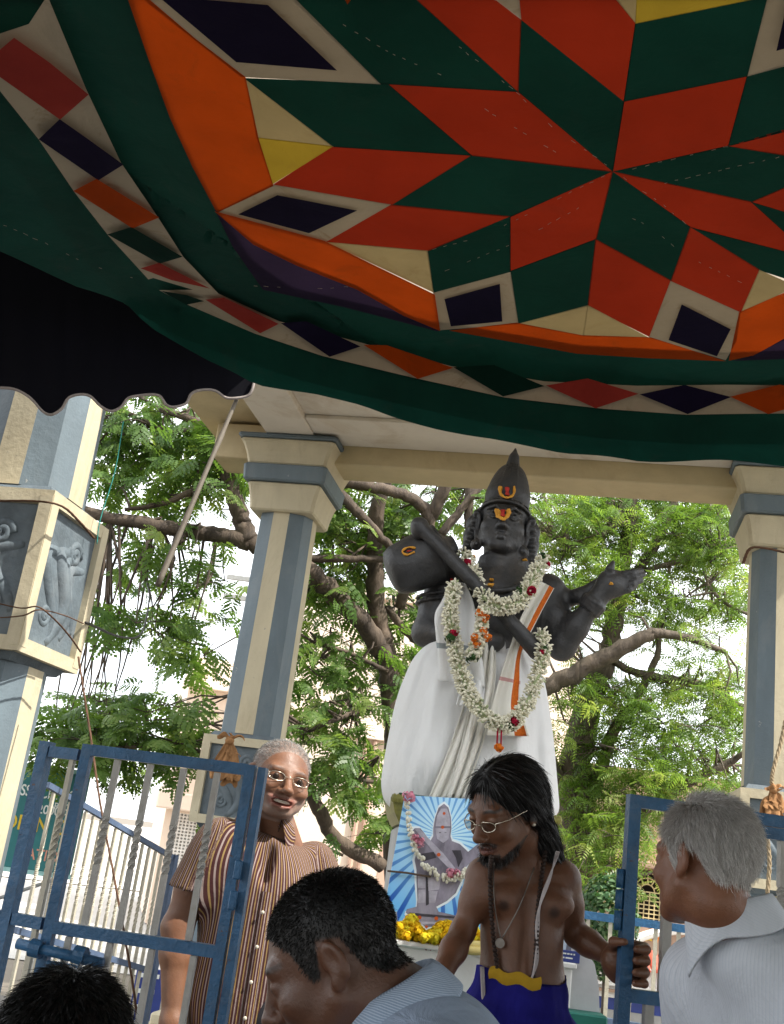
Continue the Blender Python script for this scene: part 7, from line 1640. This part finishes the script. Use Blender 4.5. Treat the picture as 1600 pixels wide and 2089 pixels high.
def build_tree(name, label, limbs, regions, templates, leafm, barkm, seed, cl_n=12, cl_r=0.30, base=None, extra_world=()):
    rg = np.random.default_rng(seed); mb, samp = limb_mesh(limbs, seed=seed); SP = np.array([p for p, r in samp]); base = np.array(base if base is not None else SP[np.argmin(SP[:, 2])]); base[2] = 0
    t_ = thing(name, label, 'tree', base); cents = []
    for (cx, cy, rx, ry, n, y0, y1) in regions:
        for _ in range(n):
            while True:
                u, v = rg.uniform(-1, 1, 2)
                if u * u + v * v <= 1: break
            cents.append(P(cx + rx * u, cy + ry * v, rg.uniform(y0, y1)))
    for (c, r, n) in extra_world:
        for _ in range(n): d = rg.normal(0, 1, 3); d /= np.linalg.norm(d); cents.append(np.array(c) + d * np.array(r) * rg.uniform(0.3, 1) ** 0.5)
    tw = MB(); V = []; rnd = []
    for c in cents:
        dist = np.linalg.norm((SP - c) * (1, 0.7, 1), axis=1); j = int(np.argmin(dist)); a = SP[j]
        mid = lerp(a, c, 0.5) + rg.normal(0, 0.10, 3) + (0, 0, 0.05); 
        if dist[j] < 2.2: tw.tube([a, lerp(a, mid, 0.6), mid, lerp(mid, c, 0.6) + rg.normal(0, 0.03, 3), c], [0.014, 0.012, 0.010, 0.007, 0.004], 4, caps=False)
        shade = rg.normal(0, 0.12)
        for k in range(cl_n):
            o = c + rg.normal(0, 1, 3) * np.array([cl_r, cl_r, cl_r * 0.62]); T = templates[rg.integers(len(templates))] * rg.uniform(0.6, 1.0)
            out = o - c; yaw = math.atan2(out[1], out[0]) + rg.normal(0, 0.6); q = place_leaf(T, o, yaw, rg.normal(0.30, 0.40), rg.normal(0, 0.45))
            V.append(q.reshape(-1, 3)); rnd.append(np.repeat(np.clip(0.45 + shade + rg.normal(0, 0.16) + rg.normal(0, 0.08, len(T)), 0, 1), 4))
            if k % 2 == 0: tw.tube([c, lerp(c, o, 0.5) + (0, 0, 0.015), o], [0.005, 0.0035, 0.002], 3, caps=False)
    for i, w in enumerate(tw.v): pass
    off = base
    mb.v = [tuple(np.array(p) - off) for p in mb.v]; tw.v = [tuple(np.array(p) - off) for p in tw.v]; mb.build('trunk', barkm, t_, True); t2 = tw.build('twigs', barkm, t_, True); t2['kind'] = 'stuff'
    V = np.vstack(V) - off; Q = np.arange(len(V)).reshape(-1, 4); cr = quads_obj('crown', V, Q, leafm, t_, False, attrs={'rnd': np.concatenate(rnd)}); cr['kind'] = 'stuff'; return t_
g_ = np.random.default_rng(3)
TA = [bipinnate(g_) for _ in range(5)]; TB = [neem_tuft(g_) for _ in range(5)]
LEAFA = leaf_mat('dark_green_leaf', (0.06, 0.13, 0.03), (0.15, 0.26, 0.065), (0.34, 0.42, 0.14), 0.6); LEAFB = leaf_mat('neem_leaf', (0.09, 0.18, 0.035), (0.22, 0.35, 0.085), (0.45, 0.52, 0.18), 0.62)
BARKA = bark_mat('dark_brown_bark', (0.035, 0.026, 0.020), (0.125, 0.092, 0.066)); BARKB = bark_mat('grey_brown_bark', (0.06, 0.047, 0.036), (0.18, 0.14, 0.105))
limbsA = [[(812, 2060, 9.6, 60), (810, 1760, 9.6, 56), (806, 1560, 9.6, 52), (800, 1440, 9.6, 50), (785, 1330, 9.6, 48), (768, 1240, 9.5, 44), (764, 1120, 9.4, 40), (772, 1030, 9.3, 36), (800, 940, 9.2, 30), (830, 820, 9.1, 26)],
          [(790, 1350, 9.6, 46), (745, 1275, 9.4, 48), (690, 1222, 9.2, 47), (630, 1165, 9.0, 46), (560, 1125, 8.9, 44), (505, 1104, 8.85, 42), (430, 1090, 8.8, 38), (330, 1074, 8.7, 34), (205, 1052, 8.6, 28), (60, 1010, 8.6, 22)],
          [(508, 1105, 8.85, 46), (490, 1050, 8.85, 44), (472, 990, 8.85, 40), (455, 930, 8.85, 34), (430, 885, 8.85, 26), (395, 858, 8.8, 20), (330, 835, 8.8, 14)],
          [(480, 985, 8.85, 18), (400, 1000, 8.8, 16), (330, 1028, 8.8, 13), (255, 1040, 8.7, 9)], [(410, 870, 8.8, 16), (350, 880, 8.8, 13), (250, 840, 8.7, 9)],
          [(690, 985, 9.0, 26), (740, 990, 9.0, 27), (800, 1002, 9.1, 27), (850, 1022, 9.2, 28), (876, 1060, 9.3, 30), (862, 1110, 9.4, 30), (842, 1165, 9.5, 28), (815, 1240, 9.6, 26)], [(930, 940, 9.1, 24), (905, 1000, 9.2, 30), (880, 1055, 9.3, 30)],
          [(690, 1005, 9.0, 30), (735, 1050, 9.0, 24), (780, 1100, 9.1, 22), (830, 1150, 9.2, 18)], [(625, 1140, 9.1, 18), (700, 1140, 9.1, 18), (790, 1141, 9.2, 16)],
          [(985, 985, 9.3, 16), (940, 1040, 9.3, 20), (900, 1090, 9.3, 22)], [(958, 940, 9.35, 22), (957, 1000, 9.35, 22), (956, 1075, 9.35, 20)],
          [(615, 1575, 9.0, 24), (650, 1650, 9.1, 32), (690, 1715, 9.3, 34), (780, 1765, 9.5, 34)], [(650, 1590, 9.0, 12), (720, 1590, 9.1, 12), (790, 1600, 9.2, 10)],
          [(790, 1240, 9.6, 18), (830, 1290, 9.5, 20), (880, 1330, 9.5, 20)], [(640, 1310, 9.2, 12), (720, 1335, 9.3, 10), (790, 1370, 9.5, 12)], [(630, 1490, 9.0, 12), (680, 1470, 9.0, 11), (760, 1440, 9.3, 12)], [(640, 1720, 9.2, 12), (700, 1745, 9.3, 8)]]
regA = [(350, 880, 170, 85, 37, 8.5, 9.6), (300, 960, 110, 60, 12, 8.5, 9.5), (430, 1010, 60, 60, 5, 8.6, 9.5), (300, 1130, 110, 45, 9, 8.5, 9.4), (430, 1190, 55, 40, 3, 8.6, 9.4), (330, 1265, 75, 40, 8, 8.4, 9.2), (420, 1300, 50, 40, 3, 8.4, 9.2), (200, 1280, 40, 60, 2, 8.4, 9.2), (250, 1500, 140, 52, 26, 8.3, 9.2), (420, 1560, 60, 30, 5, 8.3, 9.0), (180, 1440, 60, 35, 5, 8.3, 9.2), (330, 1430, 60, 35, 3, 8.4, 9.2), (720, 1060, 130, 75, 25, 9.0, 10.4), (850, 1050, 90, 60, 16, 9.3, 10.6), (680, 1220, 70, 60, 12, 9.0, 10.2), (840, 1240, 60, 70, 10, 9.6, 10.6), (700, 1340, 90, 60, 14, 9.0, 10.2), (660, 1470, 60, 60, 10, 8.9, 9.8), (730, 1560, 60, 40, 8, 9.0, 10), (780, 1660, 40, 50, 5, 9.4, 10), (830, 1400, 40, 80, 6, 9.7, 10.5), (10, 830, 40, 50, 4, 8.5, 9.3), (660, 1620, 40, 25, 2, 8.9, 9.4)]
build_tree('tree', 'dark-barked spreading tree with feathery dark green leaves behind the left columns', limbsA, regA, TA, LEAFA, BARKA, 11, 6, 0.17, P(812, 2060, 9.6), (((-2.5, 10.2, 6.0), (2.6, 1.2, 1.2), 46), ((0.6, 10.6, 6.2), (1.5, 1.0, 1.2), 26)))
limbsB = [[(1150, 2060, 10.6, 105), (1160, 1880, 10.6, 100), (1172, 1750, 10.6, 95), (1172, 1640, 10.6, 84), (1180, 1520, 10.6, 72), (1205, 1420, 10.6, 62), (1240, 1330, 10.5, 50), (1258, 1240, 10.4, 42), (1275, 1130, 10.3, 36), (1290, 1050, 10.2, 30), (1285, 960, 10.1, 24), (1280, 850, 10, 18)],
          [(1050, 1420, 10.0, 46), (1110, 1402, 9.9, 44), (1180, 1370, 9.8, 42), (1250, 1332, 9.7, 40), (1336, 1288, 9.6, 30)], [(1330, 1290, 9.6, 26), (1400, 1300, 9.6, 18), (1480, 1330, 9.6, 12)],
          [(1190, 1655, 10.6, 40), (1225, 1570, 10.6, 32), (1258, 1480, 10.5, 26), (1300, 1420, 10.4, 20), (1340, 1340, 10.3, 16), (1345, 1290, 10.3, 12)], [(1205, 1760, 10.5, 46), (1240, 1720, 10.4, 40), (1300, 1660, 10.3, 30), (1400, 1600, 10.2, 24), (1480, 1560, 10.1, 18), (1520, 1535, 10.0, 12)],
          [(1262, 1230, 10.4, 28), (1310, 1150, 10.3, 24), (1350, 1090, 10.2, 20), (1375, 1020, 10.1, 16), (1390, 940, 10, 12)], [(1240, 1340, 10.5, 20), (1290, 1370, 10.4, 18), (1360, 1385, 10.3, 22), (1440, 1400, 10.2, 18), (1530, 1450, 10.1, 12)], [(1265, 1175, 10.3, 14), (1330, 1160, 10.2, 13), (1400, 1140, 10.1, 10), (1480, 1120, 10.0, 8)],
          [(1280, 1030, 10.2, 14), (1230, 1090, 10.1, 10), (1160, 1110, 10.1, 8)], [(1150, 1600, 10.6, 30), (1120, 1540, 10.5, 26), (1100, 1480, 10.4, 22)], [(1440, 1190, 10, 10), (1480, 1230, 9.9, 9), (1540, 1260, 9.8, 8)], [(1160, 1790, 10.4, 18), (1240, 1800, 10.2, 12), (1330, 1780, 10.1, 8)], [(1285, 1870, 10.3, 8), (1270, 1800, 10.3, 9), (1275, 1740, 10.3, 9)]]
regB = [(1180, 1060, 110, 75, 44, 9.6, 11.2), (1350, 1060, 140, 75, 60, 9.6, 11.2), (1450, 1150, 80, 80, 26, 9.6, 11), (1280, 1200, 120, 70, 34, 9.7, 11), (1420, 1260, 100, 60, 22, 9.6, 11), (1150, 1250, 60, 60, 14, 9.8, 11), (1200, 1450, 70, 70, 16, 9.7, 11), (1350, 1420, 120, 45, 20, 9.6, 11), (1430, 1500, 90, 60, 22, 9.6, 11), (1300, 1560, 110, 60, 24, 9.6, 11), (1260, 1660, 70, 50, 18, 9.5, 10.8), (1240, 1740, 60, 40, 12, 9.4, 10.6), (1360, 1620, 60, 40, 8, 9.5, 10.8), (1480, 1610, 50, 40, 6, 9.5, 10.8), (1000, 1040, 60, 50, 8, 10, 11), (1180, 1600, 30, 60, 5, 9.8, 10.4), (1490, 1390, 40, 50, 8, 9.5, 10.5)]
build_tree('tree', 'light green neem tree with thick grey trunk to the right of the statue', limbsB, regB, TB, LEAFB, BARKB, 12, 5, 0.18, P(1150, 2060, 10.6), (((2.6, 11, 6.3), (2.4, 1.2, 1.3), 60),))
# clipped shrub before the tan wall
def shrub():
    c0 = P(1238, 1888, 8.6); t_ = thing('shrub', 'rounded leafy green shrub in front of the tan wall near the railing', 'shrub', (c0[0], c0[1], 0)); rg = np.random.default_rng(2); n = 2600; d = rg.normal(0, 1, (n, 3)); d /= np.linalg.norm(d, axis=1)[:, None]; r = np.array([0.24, 0.24, 0.38]); c = np.array([0, 0, c0[2]]) + d * r * rg.uniform(0.75, 1.05, n)[:, None]
    u = np.cross(d, rg.normal(0, 1, (n, 3))); u /= np.linalg.norm(u, axis=1)[:, None]; v = np.cross(d + rg.normal(0, 0.5, (n, 3)), u); v /= np.linalg.norm(v, axis=1)[:, None]; s = rg.uniform(0.018, 0.030, n)[:, None]
    V = np.stack([c - u * s, c - v * s * 0.6 + d * 0.006, c + u * s, c + v * s * 0.6 + d * 0.006], 1).reshape(-1, 3); o = quads_obj('foliage', V, np.arange(len(V)).reshape(-1, 4), leaf_mat('shrub_leaf', (0.02, 0.07, 0.02), (0.06, 0.15, 0.05), (0.20, 0.30, 0.16), 0.35), t_, False, attrs={'rnd': np.repeat(rg.uniform(0, 1, n), 4)}); o['kind'] = 'stuff'
    m = MB(); m.tube([(0, 0, 0), (0.02, 0, 0.5), (0, 0, c0[2])], [0.03, 0.025, 0.015], 8); m.build('stem', BARKB, t_, True)
shrub()

# ------------------------------------------------------------------ ropes, pole, rag knots, wires
BAMBOO = mottled('weathered_bamboo', (0.13, 0.11, 0.085), 0.2, 8, 0.7, 0.3, 40, dirt=(0.16, 0.12, 0.08), dirt_amt=0.4)
ROPEM = mottled('jute_rope', (0.34, 0.26, 0.16), 0.25, 60, 0.9, 0.4, 120); RUST = mottled('rust_brown_wire', (0.11, 0.055, 0.03), 0.3, 30, 0.8, 0.2); RAG = cloth('brown_rag', (0.36, 0.19, 0.085), 0.15, 0.25, 14, wrinkle=0.8); DARKWIRE = mottled('dark_wire', (0.02, 0.018, 0.016), 0.2, 30, 0.6, 0)
a, b = P(487, 806, 3.66), P(322, 1194, 3.42)
bp = thing('bamboo_pole', 'slanting bamboo pole hanging below the scalloped awning', 'pole', b); m = MB(); n = 22; pts = []; rd = []
for i in range(n): pts.append(lerp(a, b, i / (n - 1)) - b); rd.append(0.0075 + 0.003 * (i / (n - 1)) + (0.0022 if i in (5, 6, 14) else 0))
m.tube(pts, rd, 10); m.build('cane', BAMBOO, bp, True)
def rope(name, label, path, r, mat, cat='rope', twist=True):
    pts = np.array([P(x, y, Y) for x, y, Y in path]) if len(path[0]) == 3 else np.array(path); sm = smooth_path(pts, 10); base = sm[np.argmin(sm[:, 2])]; t_ = thing(name, label, cat, base)
    if twist:
        for k in range(3):
            m = MB(); q = []
            for i, p in enumerate(sm): an = i * 0.9 + k * 2.094; q.append(p - base + np.array([math.cos(an), math.sin(an), 0]) * r * 0.5)
            m.tube(q, r * 0.62, 5); m.build('strand', mat, t_, True)
    else: m = MB(); m.tube(sm - base, r, 6); m.build('line', mat, t_, True)
    return t_
rope('rope', 'jute rope hanging down the right column to the brown rag', [(1603, 1470, 6.25), (1592, 1520, 6.24), (1578, 1570, 6.22), (1574, 1600, 6.22)], 0.012, ROPEM)
rope('rope', 'jute rope hanging below the brown rag on the right column', [(1572, 1640, 6.20), (1566, 1700, 6.2), (1570, 1760, 6.2), (1566, 1825, 6.2)], 0.012, ROPEM)
rope('rope', 'dark cord tied round the top of the right column shaft', [(1516, 1150, 6.36), (1530, 1120, 6.30), (1560, 1118, 6.28), (1605, 1128, 6.28)], 0.010, RUST, twist=True)
rope('wire', 'thin brown wire wound round the carved block of near column', [(-40, 1222, 3.86), (40, 1240, 3.86), (78, 1238, 3.84), (110, 1262, 3.90), (140, 1295, 4.05), (165, 1330, 4.18)], 0.004, RUST, 'wire')
rope('wire', 'second brown wire sagging lower on the near column block', [(-30, 1262, 3.86), (45, 1256, 3.85), (80, 1244, 3.835), (130, 1255, 4.0), (170, 1272, 4.16)], 0.0035, RUST, 'wire')
rope('wire', 'rusty wire tied along the top of the near column block', [(-20, 1022, 3.86), (70, 1022, 3.86), (125, 1032, 3.9), (160, 1062, 4.05), (192, 1098, 4.2)], 0.006, RUST, 'wire')
rope('cord', 'long brown cord slanting down behind the left gate bars', [(160, 1340, 4.1), (185, 1500, 4.0), (205, 1640, 3.9), (235, 1800, 3.8), (270, 2000, 3.7), (285, 2120, 3.7)], 0.0042, RUST, 'cord')
rope('twine', 'teal twine hanging beside the near column', [(252, 860, 4.3), (235, 960, 4.3), (205, 1060, 4.3), (198, 1110, 4.3)], 0.0022, mottled('teal_twine', (0.03, 0.25, 0.22), 0.2, 40, 0.8, 0), 'twine')
rope('power_cable', 'thin black cable looping between tree and near column', [(175, 1270, 4.4), (250, 1300, 5.5), (290, 1290, 6.5), (305, 1220, 7.5), (300, 1190, 8.3)], 0.006, DARKWIRE, 'cable', False)
def rag(label, px, py, Y, s, seed):
    c0 = P(px, py, Y); t_ = thing('rag', label, 'rag', c0); rg = np.random.default_rng(seed)
    for k in range(11):
        a0 = rg.uniform(0, 6.28); L_ = s * rg.uniform(0.5, 1.7); up = 1 if k < 2 else -1; V = []; n = 9; w = 6
        for i in range(n):
            t = i / (n - 1); c_ = np.array([math.cos(a0) * (0.25 * s * t + 0.10 * s * math.sin(3 * t)), -0.25 * s * abs(math.sin(a0)) * t - 0.02, up * L_ * t * (1 if up < 0 else 0.28) + 0.02 * math.sin(5 * t + k)])
            for j in range(w): u = j / (w - 1) - 0.5; V.append(c_ + np.array([u * s * (0.12 + 0.60 * t * rg.uniform(0.7, 1.3)), 0.10 * s * math.sin(u * 11 + 5 * t + k) * (0.3 + t), 0.14 * s * math.sin(u * 9 + 2 * k) * t]))
        Q = [(i*w+j, i*w+j+1, (i+1)*w+j+1, (i+1)*w+j) for i in range(n - 1) for j in range(w - 1)]; o = quads_obj('fold', np.array(V), np.array(Q), RAG, t_, True); md = o.modifiers.new('t', 'SOLIDIFY'); md.thickness = 0.004; sd = o.modifiers.new('s', 'SUBSURF'); sd.levels = 1; sd.render_levels = 1
    m = MB(); m.ball((0, -0.03, 0), (0.035 * s / 0.2, 0.03 * s / 0.2, 0.03 * s / 0.2), 12, 8); m.build('knot', RAG, t_, True)
rag('brown rag knotted on middle column above the left gate corner', 470, 1512, 6.92, 0.17, 4); rag('brown rag knotted on right column above the right gate', 1574, 1612, 6.2, 0.15, 9)
up_ = P(452, 1700, 14.0); po = thing('utility_pole', 'slim grey utility pole beyond the leaves between the left columns', 'pole', (up_[0], 14.0, 0)); m = MB(); m.tube([(0, 0, 0), (0, 0, P(470, 1150, 14.0)[2])], [0.09, 0.07], 10); m.build('post', GREYSTONE, po, True)
for k in range(2): m = MB(); z = P(470, 1180 + 40 * k, 14.0)[2]; m.bar((-0.5, -0.08, z), (0.4, -0.08, z), 0.06, 0.06); m.build('crossarm', GREYSTONE, po)
nb_ = P(292, 2010, 8.0); bd_ = thing('shop_board', 'narrow navy street board with white marks behind the stair railing', 'signboard', (nb_[0], 8.0, 0), R(8)); m = MB(); m.box((-0.06, 0, 0.10), (0.14, 0.03, P(292, 1975, 8.0)[2]), bevel=0.003); m.build('board', PBLUE, bd_)
for k in range(6): m = MB(); zz_ = nb_[2] - 0.10 * k + 0.05; m.box((-0.03, -0.004, zz_), (0.10 - 0.015 * (k % 3), -0.001, zz_ + 0.028)); m.build('printed_line', TXTW, bd_)
